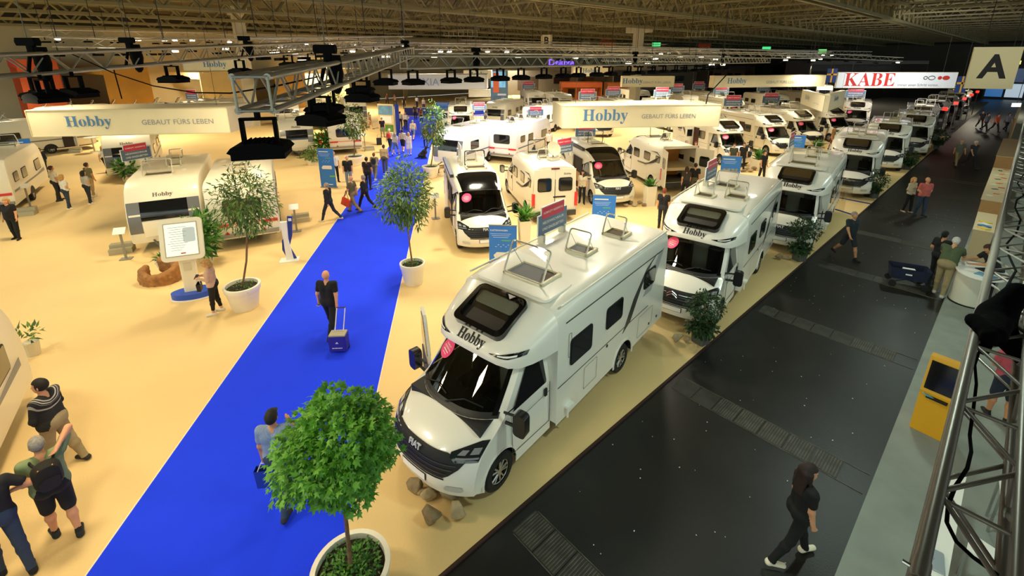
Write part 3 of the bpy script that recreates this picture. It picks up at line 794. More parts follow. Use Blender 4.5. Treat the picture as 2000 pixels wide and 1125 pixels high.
# ---- panel van camper
def panel_van(label, P, rz, L=5.02, wb=4.01, paint=None, group=None, rear_open=False, slide_open=False, disc=True, sky=True, awning=True, hat=True, face='front'):
    t = thing('camper_van', label, 'camper van', P, rz, group); PW = paint or CREAM
    ducato_front(t, PW, disc=disc)
    key = 'van'
    if key not in _dp:
        m = MB(); secs = []
        R = [(.48, .84, 2.06, 3.2), (.62, .86, 2.17, 3.4), (.85, .89, 2.32, 3.6), (1.15, .93, 2.45, 3.8), (1.55, .97, 2.52, 4.0), (2.0, .98, 2.54, 4.2), (L - .15, .98, 2.54, 4.2), (L, .94, 2.49, 4.0)]
        for y, w, zt, n in R: secs.append([(x, y, z) for x, z in arch_section(w, 1.95, zt, n, 27)])
        m.grid(secs)
        for sg in (-1, 1):
            # bulged side wall from belt to roof and skirt with wheel arch
            m.grid([[(sg * .86, .48, 1.95), (sg * .98, 1.55, 1.95), (sg * .98, L - .15, 1.95), (sg * .94, L, 1.95)], [(sg * .86, .48, 2.06), (sg * .985, 1.38, 1.7), (sg * 1.01, L - .15, 1.7), (sg * .96, L, 1.7)]])
            m.grid([[(sg * .985, 1.38, 1.95), (sg * .985, L - .15, 1.95), (sg * .95, L, 1.95)], [(sg * .99, 1.38, 1.5), (sg * 1.02, L - .15, 1.5), (sg * .97, L, 1.5)], [(sg * 1.02, 1.38, 1.0), (sg * 1.025, L - .15, 1.0), (sg * .98, L, 1.0)]])
            arc = arch_pts(wb, .40, .36, .30)
            m.poly([(sg * 1.02, 1.38, 1.0), (sg * 1.025, L - .15, 1.0), (sg * .98, L, 1.0), (sg * .98, L, .36), (sg * 1.025, L - .15, .33)] + [(sg * 1.025, y, z) for y, z in arc] + [(sg * 1.02, 1.38, .28)])
        _dp['van'] = m.mesh('van_body', CREAM, True)
        rr = MB(); rr.poly([(x, L, z) for x, z in arch_section(.94, 1.95, 2.49, 4.0, 27)] + [(-.98, L, 1.0), (-.98, L, .36), (.98, L, .36), (.98, L, 1.0)])
        _dp['van_rear'] = rr.mesh('rear_wall', CREAM)
        s = MB()
        rows = []
        for y, w, zt, n in R[:5]:
            sec = [(x, z) for x, z in arch_section(w, 1.95, zt, n, 27)][6:21]
            rows.append([(x * .98, y - .012, z + .014) for x, z in sec])
        s.grid(rows); _dp['van_sky'] = s.mesh('sky_roof', BLACKG, True)
        u = MB()
        for sg in (-1, 1): half_liner(u, sg * .86, wb, .36, .40)
        u.box((0, 2.9, .40), (1.9, 4.0, .04)); _dp['van_under'] = u.mesh('underbody', BLACK)
        sp = MB()
        for sg in (-1, 1):
            sp.prism([(2.2, 1.18), (3.2, 1.25), (4.4, 1.55), (4.75, 1.9), (4.2, 1.45), (3.2, 1.16), (2.2, 1.12)], sg * 1.024, sg * 1.032, 'YZ')
            sp.prism([(3.6, 2.02), (4.4, 2.1), (4.9, 1.85), (4.4, 2.02)], sg * .985, sg * .995, 'YZ')
        _dp['van_stripe'] = sp.mesh('side_graphic', mat('#4C4A42', .4))
    b = link('van_body', _dp['van'], t); link('underbody', _dp['van_under'], t); link('side_graphic', _dp['van_stripe'], t)
    parts = [b]
    if sky: link('sky_roof', _dp['van_sky'], t)
    for sg in (-1, 1):
        for y, z, w, h in ((1.95, 1.62, .75, .5), (3.3, 1.68, .75, .46), (4.55, 1.7, .5, .4)):
            if slide_open and sg < 0 and y < 2.5: continue
            window_part(t, sg * 1.0, y, z, w, h, sgn=sg)
    if slide_open:
        MB().box((-1.02, 1.95, 1.18), (.02, 1.15, 1.6)).build('door_opening', mat('#2A2018', .7, var=.4, scale=3), t)
        MB().box((-1.08, 3.15, 1.2), (.05, 1.2, 1.65)).build('sliding_door', PW, t)
        MB().box((-1.035, 1.95, .95), (.02, .8, .5)).build('wood_cupboard', WOODL, t)  # cupboard front in pale wood
    if awning: MB().box((-.98, 3.0, 2.47), (.14, 3.4, .13)).build('awning_case', mat('#2C2C2C', .4), t)
    wheel(t, .90, wb); wheel(t, -.90, wb)
    if not rear_open:
        parts.append(link('rear_wall', _dp['van_rear'], t))
        for sg in (-1, 1):
            d = MB().box((sg * .47, L + .012, 1.42), (.93, .02, 1.9)).build('rear_door', PW, t)
            end_window(d, sg * .47, L + .022, 1.70, .62, .60, .1, 1, 'door_window')
        MB().box((0, L + .03, .98), (.02, .02, 1.9)).build('door_gap', BLACK, t)
        MB().box((-.2, L + .03, 1.15), (.55, .03, .06)).build('handle_bar', BLACK, t)
        MB().box((-.25, L + .03, .98), (.5, .015, .12)).build('number_plate', PAPER, t)
        link('door_lettering', text_mesh(serif('Hobby'), width=.34, material=mat('#5B564C', .4), bold=.004), t, face_M((-.55, L + .03, 2.15), (0, 1, 0)))
        MB().box((0, L + .02, 2.40), (.36, .05, .06)).build('brake_light', mat('#6A1A18', .3), t)
    else:
        fr = MB(); fr.box((0, L - .02, 2.42), (1.9, .06, .14)); fr.box((0, L - .02, .45), (1.9, .06, .18))
        for sg in (-1, 1): fr.box((sg * .93, L - .02, 1.4), (.10, .06, 2.0))
        fr.build('rear_frame', PW, t)
        MB().box((0, L - 1.8, 1.4), (1.9, .05, 1.9)).build('cabin_back_wall', mat('#C9873F', .6, var=.2, scale=2), t)
        MB().box((0, L - .95, 1.22), (1.8, 1.6, .16)).build('bed_platform', mat('#D8C79A', .7), t)
        MB().box((.45, L - 1.75, 1.85), (.5, .02, .35)).build('cabin_window', DGLASS, t)
        MB().box((0, L - .95, .48), (1.85, 1.7, .04)).build('load_floor', mat('#6A6250', .7), t)
        for sg, ang in ((-1, 118), (1, -105)):
            d = bpy.data.objects.new('rear_door', None); COL.objects.link(d); d.parent = t; d.location = (sg * .97, L, 0); d.rotation_euler = (0, 0, rad(ang))
            MB().box((-sg * .46, 0, 1.42), (.90, .06, 1.9)).build('door_panel', PW, d)
            for yy in (-.035, .035): MB().prism(rrect(.56, .55, .1, 4, -sg * .46, 1.7), yy, yy * 1.25, 'XZ').build('door_window', DGLASS, d)
    for sg in (-1, 1): MB().box((sg * .96, L + .01, 1.02), (.13, .10, .62)).build('tail_light', RED, t)
    MB().box((0, L + .06, .42), (1.9, .16, .22)).build('rear_bumper', mat('#3A3A38', .6), t)
    if hat:
        hatch(t, .1, 2.2, 2.54, .8, .6, 84, PI, lidm=BLACK); hatch(t, .1, 3.6, 2.54, .45, .42, 60)
    for o in parts: o.material_slots[0].link = 'OBJECT'; o.material_slots[0].material = PW
    return t
# ---- caravans (nose towards -Y, origin on the ground under the front wall)
def bevprism(m, sil, x0, x1, bev=.06, mi=0):
    c = (sum(p[0] for p in sil) / len(sil), sum(p[1] for p in sil) / len(sil))
    ins = []
    n = len(sil)
    for i in range(n):
        a, b, d = Vector(sil[i - 1]), Vector(sil[i]), Vector(sil[(i + 1) % n])
        e1, e2 = (b - a).normalized(), (d - b).normalized(); nn = Vector((-(e1.y + e2.y), e1.x + e2.x))
        nn = nn.normalized() if nn.length > 1e-6 else Vector((0, 0))
        if nn.dot(Vector(c) - b) < 0: nn = -nn
        ins.append((b.x + nn.x * bev, b.y + nn.y * bev))
    R = [[(x0, y, z) for y, z in ins], [(x0 + bev * .3, y + (yy - y) * .7, z + (zz - z) * .7) for (y, z), (yy, zz) in zip(ins, sil)], [(x0 + bev, y, z) for y, z in sil], [(x1 - bev, y, z) for y, z in sil], [(x1 - bev * .3, y + (yy - y) * .7, z + (zz - z) * .7) for (y, z), (yy, zz) in zip(ins, sil)], [(x1, y, z) for y, z in ins]]
    m.grid(R, mi, close=True); m.poly(R[0], mi); m.poly(R[-1][::-1], mi); return m
CSIL = [(.10, .38), (.0, .62), (-.02, 1.0), (.04, 1.45), (.22, 1.95), (.48, 2.33), (.80, 2.52), (1.2, 2.58), (5.6, 2.58), (5.95, 2.52), (6.08, 2.36), (6.14, 1.6), (6.15, .8), (6.05, .40)]
def sil_at(z):
    """y of the caravan nose at height z"""
    P = CSIL[:8]
    for (y0, z0), (y1, z1) in zip(P[:-1], P[1:]):
        if z0 <= z <= z1: return y0 + (y1 - y0) * (z - z0) / (z1 - z0)
    return 0
def nose_patch(m, x0, x1, zs, off=.012, mi=0):
    rows = [[(x0 + (x1 - x0) * k / 6, sil_at(z) - off, z + off * .4) for k in range(7)] for z in zs]
    return m.grid(rows, mi)
def caravan(label, P, rz, paint=None, group=None, front='dark', hat=True, name_txt=True, stripe='#7C7F80', W=1.15):
    t = thing('caravan', label, 'caravan', P, rz, group); PW = paint or CREAM
    if 'cv' not in _dp:
        _dp['cv'] = bevprism(MB(), CSIL, -W, W, .09).mesh('caravan_shell', CREAM, True)
        _dp['cv_arch'] = [MB().prism(arch_pts(3.4, .40, .34, .36), sg * (W - .03), sg * (W + .008), 'YZ').mesh('wheel_arch', BLACK) for sg in (-1, 1)]
        d = MB(); d.tube((-.5, .1, .45), (0, -1.3, .48), .035, 6); d.tube((.5, .1, .45), (0, -1.3, .48), .035, 6); d.box((0, -1.35, .5), (.14, .3, .12)); d.tube((0, -1.0, 0), (0, -1.0, .6), .03, 6)
        _dp['cv_bar'] = d.mesh('drawbar', mat('#55534E', .4, .6))
        _dp['cv_under'] = MB().box((0, 3.1, .37), (2.0, 5.6, .08)).mesh('chassis', BLACK)
        g = MB(); nose_patch(g, -.72, .72, (1.22, 1.3, 1.45, 1.6, 1.75, 1.9)); _dp['cv_nw'] = g.mesh('nose_window', DGLASS, True)
        g = MB(); nose_patch(g, -1.10, -.72, (.78, 1.0, 1.3, 1.6, 1.9)); nose_patch(g, .72, 1.10, (.78, 1.0, 1.3, 1.6, 1.9)); _dp['cv_nc'] = [nose_patch(MB(), *xx, (.78, 1.0, 1.3, 1.6, 1.9)).mesh('nose_corner_panel', GREYP, True) for xx in ((-1.10, -.72), (.72, 1.10))]
        g = MB(); nose_patch(g, -1.10, 1.10, (1.0, 1.3, 1.6, 1.9), .010); _dp['cv_nd'] = g.mesh('nose_panel', mat('#8A8B88', .25, coat=.4), True)
        g = MB(); nose_patch(g, -.70, .70, (.62, .8, 1.0, 1.18), .03); _dp['cv_gas'] = g.mesh('gas_locker_lid', CREAM, True)
        rl = MB()
        for sg in (-1, 1): rl.box((sg * .82, 6.16, .98), (.56, .06, .11))
        rl.box((0, 6.16, 1.0), (1.1, .03, .03)); _dp['cv_rl'] = rl.mesh('tail_light_bar', RED)
        _dp['cv_tr'] = [MB().prism([(sg * .6 - .07, .62), (sg * .6 + .07, .62), (sg * .6, .74)], 6.155, 6.175, 'XZ').mesh('triangle_reflector', mat('#B01820', .3)) for sg in (-1, 1)]
        _dp['cv_bumper'] = MB().box((0, 6.14, .56), (2.2, .12, .12)).mesh('rear_bumper', mat('#8A887C', .5))
    b = link('caravan_shell', _dp['cv'], t); b.material_slots[0].link = 'OBJECT'; b.material_slots[0].material = PW
    link('drawbar', _dp['cv_bar'], t); link('chassis', _dp['cv_under'], t); [link('wheel_arch', q, t) for q in _dp['cv_arch']]
    for sg in (-1, 1):
        w = wheel(t, sg * 1.06, 3.4, .30, True)
        for y, z, ww, hh in ((1.5, 1.5, 1.0, .55), (3.9, 1.55, .8, .5), (5.2, 1.6, .7, .45)): window_part(t, sg * (W + .002), y, z, ww, hh, sgn=sg)
        s = MB().prism([(.5, .98), (5.9, .98), (5.9, 1.08), (2.0, 1.06), (.5, 1.16)], sg * (W + .002), sg * (W + .006), 'YZ'); s.build('side_stripe', mat(stripe, .4), t)
    if front == 'dark':
        link('nose_window', _dp['cv_nw'], t); [link('nose_corner_panel', q, t) for q in _dp['cv_nc']]; link('gas_locker_lid', _dp['cv_gas'], t)
    else:
        link('nose_panel', _dp['cv_nd'], t); link('gas_locker_lid', _dp['cv_gas'], t); link('nose_window', _dp['cv_nw'], t)
    if name_txt:
        link('nose_lettering', HOBBY_G, t, face_M((0, sil_at(2.08) - .02, 2.085), (0, -.8, .58)))
    end_window(t, 0, 6.13, 1.62, 1.25, .62, .12, 1, 'rear_window')
    link('tail_light_bar', _dp['cv_rl'], t); [link('triangle_reflector', q, t) for q in _dp['cv_tr']]; link('rear_bumper', _dp['cv_bumper'], t)
    if hat:
        hatch(t, -.2, 1.6, 2.575, .9, .6, 55); hatch(t, .1, 3.2, 2.575, .45, .42, 60); hatch(t, .0, 4.8, 2.575, .45, .42, 60)
    return t
# ================================================================== PLACING THE VEHICLES
def place(ref_world, local, rz):
    """origin so that a local point falls on a world point"""
    q = Matrix.Rotation(rz, 3, 'Z') @ Vector((local[0], local[1], 0))
    return (ref_world.x - q.x, ref_world.y - q.y, 0)
H40 = rad(39.97)
G_ROW = 'white motorhomes parked along the black aisle'
MH = []
MH.append(motorhome('white motorhome nearest the camera with pink disc on its windscreen', (-.963, 6.663, 0), -H40, group=G_ROW, door=True))
P2 = (0, -.98)
lab = ['white motorhome with chevron grille, second along the black aisle', 'white motorhome third along the black aisle, glass rail beside it', 'white motorhome fourth along the black aisle',
       'white motorhome fifth along the black aisle, bush before its nose', 'white motorhome sixth and last along the black aisle before the grey stand']
def dup_mh(src, label, P, rz): return dup(src, label, P, rz, G_ROW)
m2 = motorhome(lab[0], place(Vector((4.19, 10.9, 0)), P2, -rad(39)), -rad(39), group=G_ROW, citroen=True,
               hatches=((-.35, 2.3, .5, .45, 1), (.45, 2.75, .55, .5, 1), (-.15, 3.9, .6, .5, 0)))
MH.append(m2)
for k, (x, y) in enumerate(((9.77, 15.84), (17.07, 22.74), (23.4, 28.6), (29.17, 33.4))):
    MH.append(dup_mh(m2 if k % 2 else MH[0], lab[k + 1], place(Vector((x, y, 0)), P2, -rad(40)), -rad(40)))
    if k % 2 == 0:
        for c in list(MH[-1].children):
            if c.name.startswith('cab_door_open'):
                for cc in list(c.children): bpy.data.objects.remove(cc)
                bpy.data.objects.remove(c)
# camper vans
HV = rad(-13); G_VAN = 'cream camper vans beside the blue runner'
v1 = panel_van('cream camper van facing us beside the blue runner, black roof window raised', place(gp(893, 483), (-1.0, 0), -HV), -HV, group=G_VAN, slide_open=True)
v2 = panel_van('cream camper van showing closed rear doors and red tail lights', place(gp(1040, 424, .3), (.98, 5.02), PI - HV), PI - HV, group=G_VAN, awning=False, disc=False)
v3 = panel_van('cream camper van facing us with side door open and pink disc', place(gp(1208, 388, .5), (0, -.98), -rad(-12)), -rad(-12), group=G_VAN, slide_open=True)
v4 = panel_van('cream camper van with both rear doors swung open showing the bed', place(gp(1289, 366, .3), (.98, 5.02), PI - rad(-10)), PI - rad(-10), group=G_VAN, rear_open=True, awning=False, disc=False)
# second row of motorhomes in the middle of the stand
G_MID = 'cream motorhomes in the middle of the stand'
CW = mat('#F0E9D2', .32, coat=.5, name='vehicle_ivory')
mid = [((1404, 322), -10, 'cream motorhome with open side door right of the hanging brand sign'), ((1494, 303), -10, 'cream motorhome with red brown open doorway, second in the middle row'),
       ((1553, 287), -10, 'cream motorhome third in the middle row, roof hatch tilted'), ((1617, 277), -9, 'cream motorhome with pink disc under the pair of white sign boards')]
m3 = None
for (x, y), h, l in mid:
    P = place(gp(x, y), (-1.02, 0), -rad(h))
    if m3 is None:
        m3 = motorhome(l, P, -rad(h), paint=CW, group=G_MID)
        MB().box((-1.17, 2.85, 1.25), (.02, .66, 1.75)).build('doorway', mat('#4A2A18', .7), m3)
        dd = MB().box((-1.5, 3.2, 1.25), (.66, .05, 1.75)).build('open_door', CW, m3); MB().box((-1.5, 3.17, 1.7), (.4, .02, .5)).build('door_pane', DGLASS, dd)
    else: dup(m3, l, P, -rad(h), G_MID)
# caravans
WW = mat('#FBFBFF', .3, coat=.6, name='vehicle_bright_white')
G_CV = 'caravans on the left half of the stand'
H28 = rad(-28)
c1 = caravan('cream caravan with dark front window and grey corner panels behind the info screen', place(gp(262, 480, .35), (-1.1, .05), -H28), -H28, group=G_CV)
c2 = caravan('cream caravan showing its rear with red light bar beside the small tree', place(gp(549, 452, .45), (-1.15, 6.15), PI - rad(-27)), PI - rad(-27), group=G_CV)
def cv(l, P, rz, src=None): return dup(src or c1, l, P, rz, G_CV)
c3 = caravan('cream caravan with grey front panel and mountain bike leaning on its nose', place(gp(551, 298, .35), (-1.12, .05), -rad(-25)), -rad(-25), group=G_CV, front='grey')
cv('cream caravan showing its red rear lights behind the potted tree', place(gp(708, 288, .45), (-1.15, 6.15), PI - rad(-22)), PI - rad(-22), c2)
a, b2 = gp(10, 303, .4), gp(205, 281, .4); hF = math.atan2(b2.x - a.x, b2.y - a.y)
cF = cv('long cream caravan seen side on with open door behind the hanging brand sign', place(gp(103, 300), (1.15, 3.4), -hF), -hF)
door = MB().box((1.18, 4.45, 1.25), (.02, .62, 1.7)).build('doorway', mat('#3A2C1E', .7), cF); MB().box((1.45, 4.85, 1.25), (.55, .05, 1.7)).build('open_door', CREAM, cF)
a, b2 = gp(4, 880, .42), gp(66, 742, .42); hL = math.atan2(b2.x - a.x, b2.y - a.y)
cL = cv('cream caravan cut off by the left edge beside the man in the patterned sweater', place(gp(67, 735, .42), (-1.15, .05), PI - hL), PI - hL)
cv('cream caravan at the left edge behind the woman in black', place(gp(34, 402, .4), (-1.15, 6.15), PI - rad(-34)), PI - rad(-34), c2)
cv('cream caravan with dark front under the left hanging brand sign', place(gp(212, 343, .35), (-1.1, .05), -rad(-33)), -rad(-33))
# bright white pair on the blue plaza side
w1 = caravan('bright white caravan with rear window and red strip beside the camper vans', place(gp(1009, 309, .42), (-1.15, 6.15), PI - rad(27)), PI - rad(27), paint=WW, group='bright white caravans', name_txt=False, stripe='#5A6C86')
w0 = caravan('bright white caravan with wide black front windows beside the runner', place(gp(848, 316, .4), (-1.1, .05), -rad(27)), -rad(27), paint=WW, group='bright white caravans', name_txt=False, stripe='#5A6C86')
dup(w1, 'bright white caravan behind the pair, three narrow dark doors on its side', place(gp(1062, 256, .42), (-1.15, 6.15), PI - rad(28)), PI - rad(28), 'bright white caravans')
# ================================================================== PEOPLE: one continuous surface per body, blended from tapered limbs
class SDF:
    def __init__(s, lo, hi, res):
        s.lo = np.array(lo, float); s.res = res
        s.n = np.ceil((np.array(hi) - s.lo) / res).astype(int) + 1
        s.d = np.full(s.n, 1.0, np.float32); s.prims = []
        s.ax = [s.lo[i] + np.arange(s.n[i]) * res for i in range(3)]
    def _sub(s, lo, hi, m):
        i0 = np.maximum(0, np.floor((np.array(lo) - m - s.lo) / s.res).astype(int)); i1 = np.minimum(s.n, np.ceil((np.array(hi) + m - s.lo) / s.res).astype(int) + 1)
        sl = tuple(slice(a, b) for a, b in zip(i0, i1))
        return sl, s.ax[0][sl[0]][:, None, None], s.ax[1][sl[1]][None, :, None], s.ax[2][sl[2]][None, None, :]
    @staticmethod
    def cone(X, Y, Z, a, b, r1, r2, sq=None):
        d = b - a; L = float(d @ d) + 1e-9
        px_, py_, pz_ = X - a[0], Y - a[1], Z - a[2]
        h = np.clip((px_ * d[0] + py_ * d[1] + pz_ * d[2]) / L, 0, 1)
        qx, qy, qz = px_ - h * d[0], py_ - h * d[1], pz_ - h * d[2]
        if sq is not None: qx, qy, qz = qx / sq[0], qy / sq[1], qz / sq[2]
        return np.sqrt(qx * qx + qy * qy + qz * qz) - (r1 + (r2 - r1) * h)
    def add(s, a, b, r1, r2, mat=0, k=.03, sq=None):
        a, b = np.array(a, float), np.array(b, float); r = max(r1, r2) * (max(sq) if sq is not None else 1)
        s.prims.append((a, b, r1, r2, mat, sq))
        sl, X, Y, Z = s._sub(np.minimum(a, b) - r, np.maximum(a, b) + r, .06)
        e = s.cone(X, Y, Z, a, b, r1, r2, sq); o = s.d[sl]
        if k > 0:
            h = np.clip(.5 + .5 * (o - e) / k, 0, 1); s.d[sl] = o * (1 - h) + e * h - k * h * (1 - h)
        else: s.d[sl] = np.minimum(o, e)
    def cut(s, fn):
        X, Y, Z = s.ax[0][:, None, None], s.ax[1][None, :, None], s.ax[2][None, None, :]
        s.d = np.maximum(s.d, fn(X, Y, Z).astype(np.float32))
    def mesh(s, name, mats, relabel=None):
        D = s.d; ins = D < 0
        nx, ny, nz = D.shape
        c = np.zeros((nx - 1, ny - 1, nz - 1), np.int16); 
        corners = [(i, j, k) for i in (0, 1) for j in (0, 1) for k in (0, 1)]
        for i, j, k in corners: c += ins[i:nx - 1 + i, j:ny - 1 + j, k:nz - 1 + k]
        act = (c > 0) & (c < 8); idx = np.full(act.shape, -1, np.int64); cells = np.argwhere(act); idx[act] = np.arange(len(cells))
        acc = np.zeros((len(cells), 3)); cnt = np.zeros(len(cells))
        ci, cj, ck = cells.T
        for ax in range(3):
            for u in (0, 1):
                for v in (0, 1):
                    o0 = [0, 0, 0]; oth = [q for q in range(3) if q != ax]; o0[oth[0]] = u; o0[oth[1]] = v; o1 = list(o0); o1[ax] = 1
                    d0 = D[ci + o0[0], cj + o0[1], ck + o0[2]]; d1 = D[ci + o1[0], cj + o1[1], ck + o1[2]]
                    m = (d0 < 0) != (d1 < 0); t = d0[m] / (d0[m] - d1[m])
                    pt = np.tile(np.array(o0, float), (m.sum(), 1)); pt[:, ax] = t
                    acc[m] += pt; cnt[m] += 1
        V = s.lo + (cells + acc / cnt[:, None]) * s.res
        faces = []
        for ax in range(3):
            oth = [q for q in range(3) if q != ax]
            sl0 = [slice(None)] * 3; sl1 = [slice(None)] * 3; sl0[ax] = slice(0, D.shape[ax] - 1); sl1[ax] = slice(1, D.shape[ax])
            A, B = ins[tuple(sl0)], ins[tuple(sl1)]; e = np.argwhere(A != B)
            ok = (e[:, oth[0]] > 0) & (e[:, oth[1]] > 0) & (e[:, oth[0]] < D.shape[oth[0]] - 1) & (e[:, oth[1]] < D.shape[oth[1]] - 1); e = e[ok]
            flip = A[tuple(e.T)]
            q = []
            for du, dv in ((-1, -1), (0, -1), (0, 0), (-1, 0)):
                g = e.copy(); g[:, oth[0]] += du; g[:, oth[1]] += dv; q.append(idx[tuple(g.T)])
            q = np.stack(q, 1)
            if ax == 1: flip = ~flip
            q[~flip] = q[~flip][:, ::-1]; faces.append(q)
        Fc = np.concatenate(faces); Fc = Fc[(Fc >= 0).all(1)]
        cen = V[Fc].mean(1); best = np.full(len(cen), 9.0); lab = np.zeros(len(cen), int)
        for a, b, r1, r2, m, sq in s.prims:
            e = self_cone = SDF.cone(cen[:, 0], cen[:, 1], cen[:, 2], a, b, r1, r2, sq); w = e < best; best[w] = e[w]; lab[w] = m
        if relabel: lab = relabel(cen, lab)
        me = bpy.data.meshes.new(name); me.vertices.add(len(V)); me.vertices.foreach_set('co', V.ravel())
        me.loops.add(Fc.size); me.loops.foreach_set('vertex_index', Fc.ravel().astype(np.int32))
        me.polygons.add(len(Fc)); me.polygons.foreach_set('loop_start', np.arange(0, Fc.size, 4, dtype=np.int32))
        for m in mats: me.materials.append(m)
        me.polygons.foreach_set('material_index', lab.astype(np.int32)); me.polygons.foreach_set('use_smooth', np.ones(len(Fc), bool))
        me.update(calc_edges=True); me.validate()
        return me
SKIN = mat('#D9A07A', .5, name='skin_fair', var=.04); SKIN2 = mat('#C98B63', .5, name='skin_tan', var=.04)
SLOT = [mat('#D8A080', .5), mat('#888888', .8), mat('#444444', .8), mat('#222222', .6), mat('#EEEEEE', .7)]
EYE_W = MB().ball((0, 0, 0), .012, 6, 0).mesh('eye', mat('#F5F2EC', .2), 'all')
EYE_P = MB().ball((0, .0065, 0), .0072, 5, 0).mesh('iris', mat('#23180F', .2), 'all')
MOUTH = MB().ball((0, 0, 0), .021, 6, 0, (1, .35, .28)).mesh('mouth', mat('#A85A50', .5), 'all')
def rot(v, ax, ang):
    return np.array(Matrix.Rotation(ang, 3, ax) @ Vector(v))
def body(pose='stand', top='tee', legs='long', g=1.0, res=.012, hair='short', female=False, **kw):
    """returns (body mesh, hair mesh, face points) for a 1.75 m figure facing +Y; feet on z=0"""
    L = dict(lth=6, rth=-4, lkn=2, rkn=6, splay=.055, la=(.12, .05, -1), lf=(.05, .22, -1), ra=(.12, .05, -1), rf=(.05, .22, -1), lean=0, hyaw=0, hpitch=0, twist=0)
    presets = {
        'stand': {}, 'walk': dict(lth=24, rth=-20, lkn=8, rkn=26, la=(.12, -.35, -1), lf=(.02, -.1, -1), ra=(.12, .35, -1), rf=(-.02, .65, -1)),
        'walk2': dict(lth=-18, rth=22, lkn=28, rkn=6, la=(.12, .3, -1), lf=(.0, .6, -1), ra=(.12, -.3, -1), rf=(.02, -.05, -1)),
        'phone': dict(la=(.15, .15, -1), lf=(-.45, .9, .25), ra=(.15, .15, -1), rf=(-.45, .9, .3), hpitch=-22),
        'hands': dict(la=(.18, -.1, -1), lf=(-.55, .5, -.5), ra=(.18, -.1, -1), rf=(-.55, .5, -.5)),
        'akimbo': dict(la=(.6, -.2, -.8), lf=(-.7, .5, -.45), ra=(.14, .05, -1), rf=(.05, .3, -1)),
        'lean': dict(lean=24, la=(.1, .6, -.7), lf=(-.2, .9, -.1), ra=(.1, .6, -.7), rf=(-.2, .9, -.1), hpitch=-15, lth=6, rth=-12),
        'tug': dict(lth=20, rth=-18, lkn=6, rkn=22, la=(.22, -.05, -1), lf=(.12, .25, -1), ra=(.16, -.28, -1), rf=(.06, -.22, -1)),
        'ear': dict(lth=18, rth=-16, lkn=4, rkn=20, la=(.12, 0, -1), lf=(.05, .15, -1), ra=(.45, .35, -.85), rf=(-.5, .2, .85)),
        'nape': dict(la=(.15, 0, -1), lf=(-.35, .55, -.6), ra=(.50, .22, .84), rf=(-.62, -.60, -.48), hpitch=-12, lth=8, rth=-8),
    }
    L.update(presets[pose]); L.update(kw)
    th = lambda a, kn, sx: None
    def leg(sx, hp, kn):
        d1 = np.array([sx * L['splay'] * .6, math.sin(rad(hp)), -math.cos(rad(hp))]); sp = rad(hp - kn)
        d2 = np.array([sx * L['splay'] * .2, math.sin(sp), -math.cos(sp)])
        return d1 / np.linalg.norm(d1), d2 / np.linalg.norm(d2)
    l1, l2 = leg(-1, L['lth'], L['lkn']); r1, r2 = leg(1, L['rth'], L['rkn'])
    TH, SH = .44, .42
    hipL, hipR = np.array([-.092, 0, 0.]), np.array([.092, 0, 0.])
    ankL = hipL + l1 * TH + l2 * SH; ankR = hipR + r1 * TH + r2 * SH
    z0 = .085 - min(ankL[2], ankR[2]); off = np.array([0, 0, z0])
    hipL, hipR, ankL, ankR = hipL + off, hipR + off, ankL + off, ankR + off
    kneeL, kneeR = hipL + l1 * TH, hipR + r1 * TH
    pel = off
    def up(p):
        q = rot(rot(p, 'X', -rad(L['lean'])), 'Z', rad(L['twist'])); return q + pel
    sw = (.165 if female else .185) * (1 + (g - 1) * .5)
    shL, shR = up((-sw, 0, .495)), up((sw, 0, .495)); neck = up((0, .0, .55)); chest = up((0, .01, .40)); belly = up((0, .015, .16))
    def arm(sh, u, f, sx):
        u = np.array([u[0] * sx, u[1], u[2]]); f = np.array([f[0] * sx, f[1], f[2]]); u = u / np.linalg.norm(u); f = f / np.linalg.norm(f)
        u, f = rot(u, 'Z', rad(L['twist'])), rot(f, 'Z', rad(L['twist']))
        el = sh + u * .285; return el, el + f * .25, f
    elL, wrL, fL = arm(shL, L['la'], L['lf'], -1); elR, wrR, fR = arm(shR, L['ra'], L['rf'], 1)
    hy, hp = rad(L['hyaw']), rad(L['hpitch'])
    def hd(p):
        q = rot(rot(rot((p[0], p[1], p[2] - .035), 'X', hp), 'Z', hy), 'X', -rad(L['lean']) * .6); return q + neck
    allp = np.array([hipL, hipR, kneeL, kneeR, ankL, ankR, shL, shR, elL, elR, wrL + fL * .2, wrR + fR * .2, hd((0, 0, .34)), ankL - [0, -.2, .085], ankR - [0, -.2, .085], ankL - [0, .1, 0], ankR - [0, .1, 0], up((0, .22 * g, .3)), up((0, -.2 * g, .3))])
    lo, hi = allp.min(0) - .14, allp.max(0) + .10; lo[2] = -.03
    S = SDF(lo, hi, res)
    bm = 2; sm = 1
    # feet, shins, thighs
    for hip, kn, an, sx in ((hipL, kneeL, ankL, -1), (hipR, kneeR, ankR, 1)):
        lift = an[2] - .085
        heel = an + np.array([sx * .0, -.045, -.05]); toe = an + np.array([sx * .035, .155, -.055 - lift * .35])
        S.add(heel, toe, .042, .036, 3, .02, (1.05, 1, .95)); S.add(an + [0, 0, -.02], heel, .045, .044, 3, .02)
        sk = legs != 'long'
        mid = kn + (an - kn) * .32
        if legs == 'long':
            S.add(kn, mid, .062 * g, .064 * g, bm); S.add(mid, an + [0, 0, .0], .062 * g, .05, bm)
        elif legs == 'capri':
            S.add(kn, mid, .058 * g, .060 * g, bm); S.add(mid, kn + (an - kn) * .72, .058 * g, .045 * g, bm); S.add(kn + (an - kn) * .72, an, .036, .036, 0)
        else:
            S.add(kn, mid, .048 * g, .054 * g, 0); S.add(mid, an, .052 * g, .034, 0)
            S.add(an + [0, 0, -.005], an + [0, 0, .03], .042, .042, 4, .01)
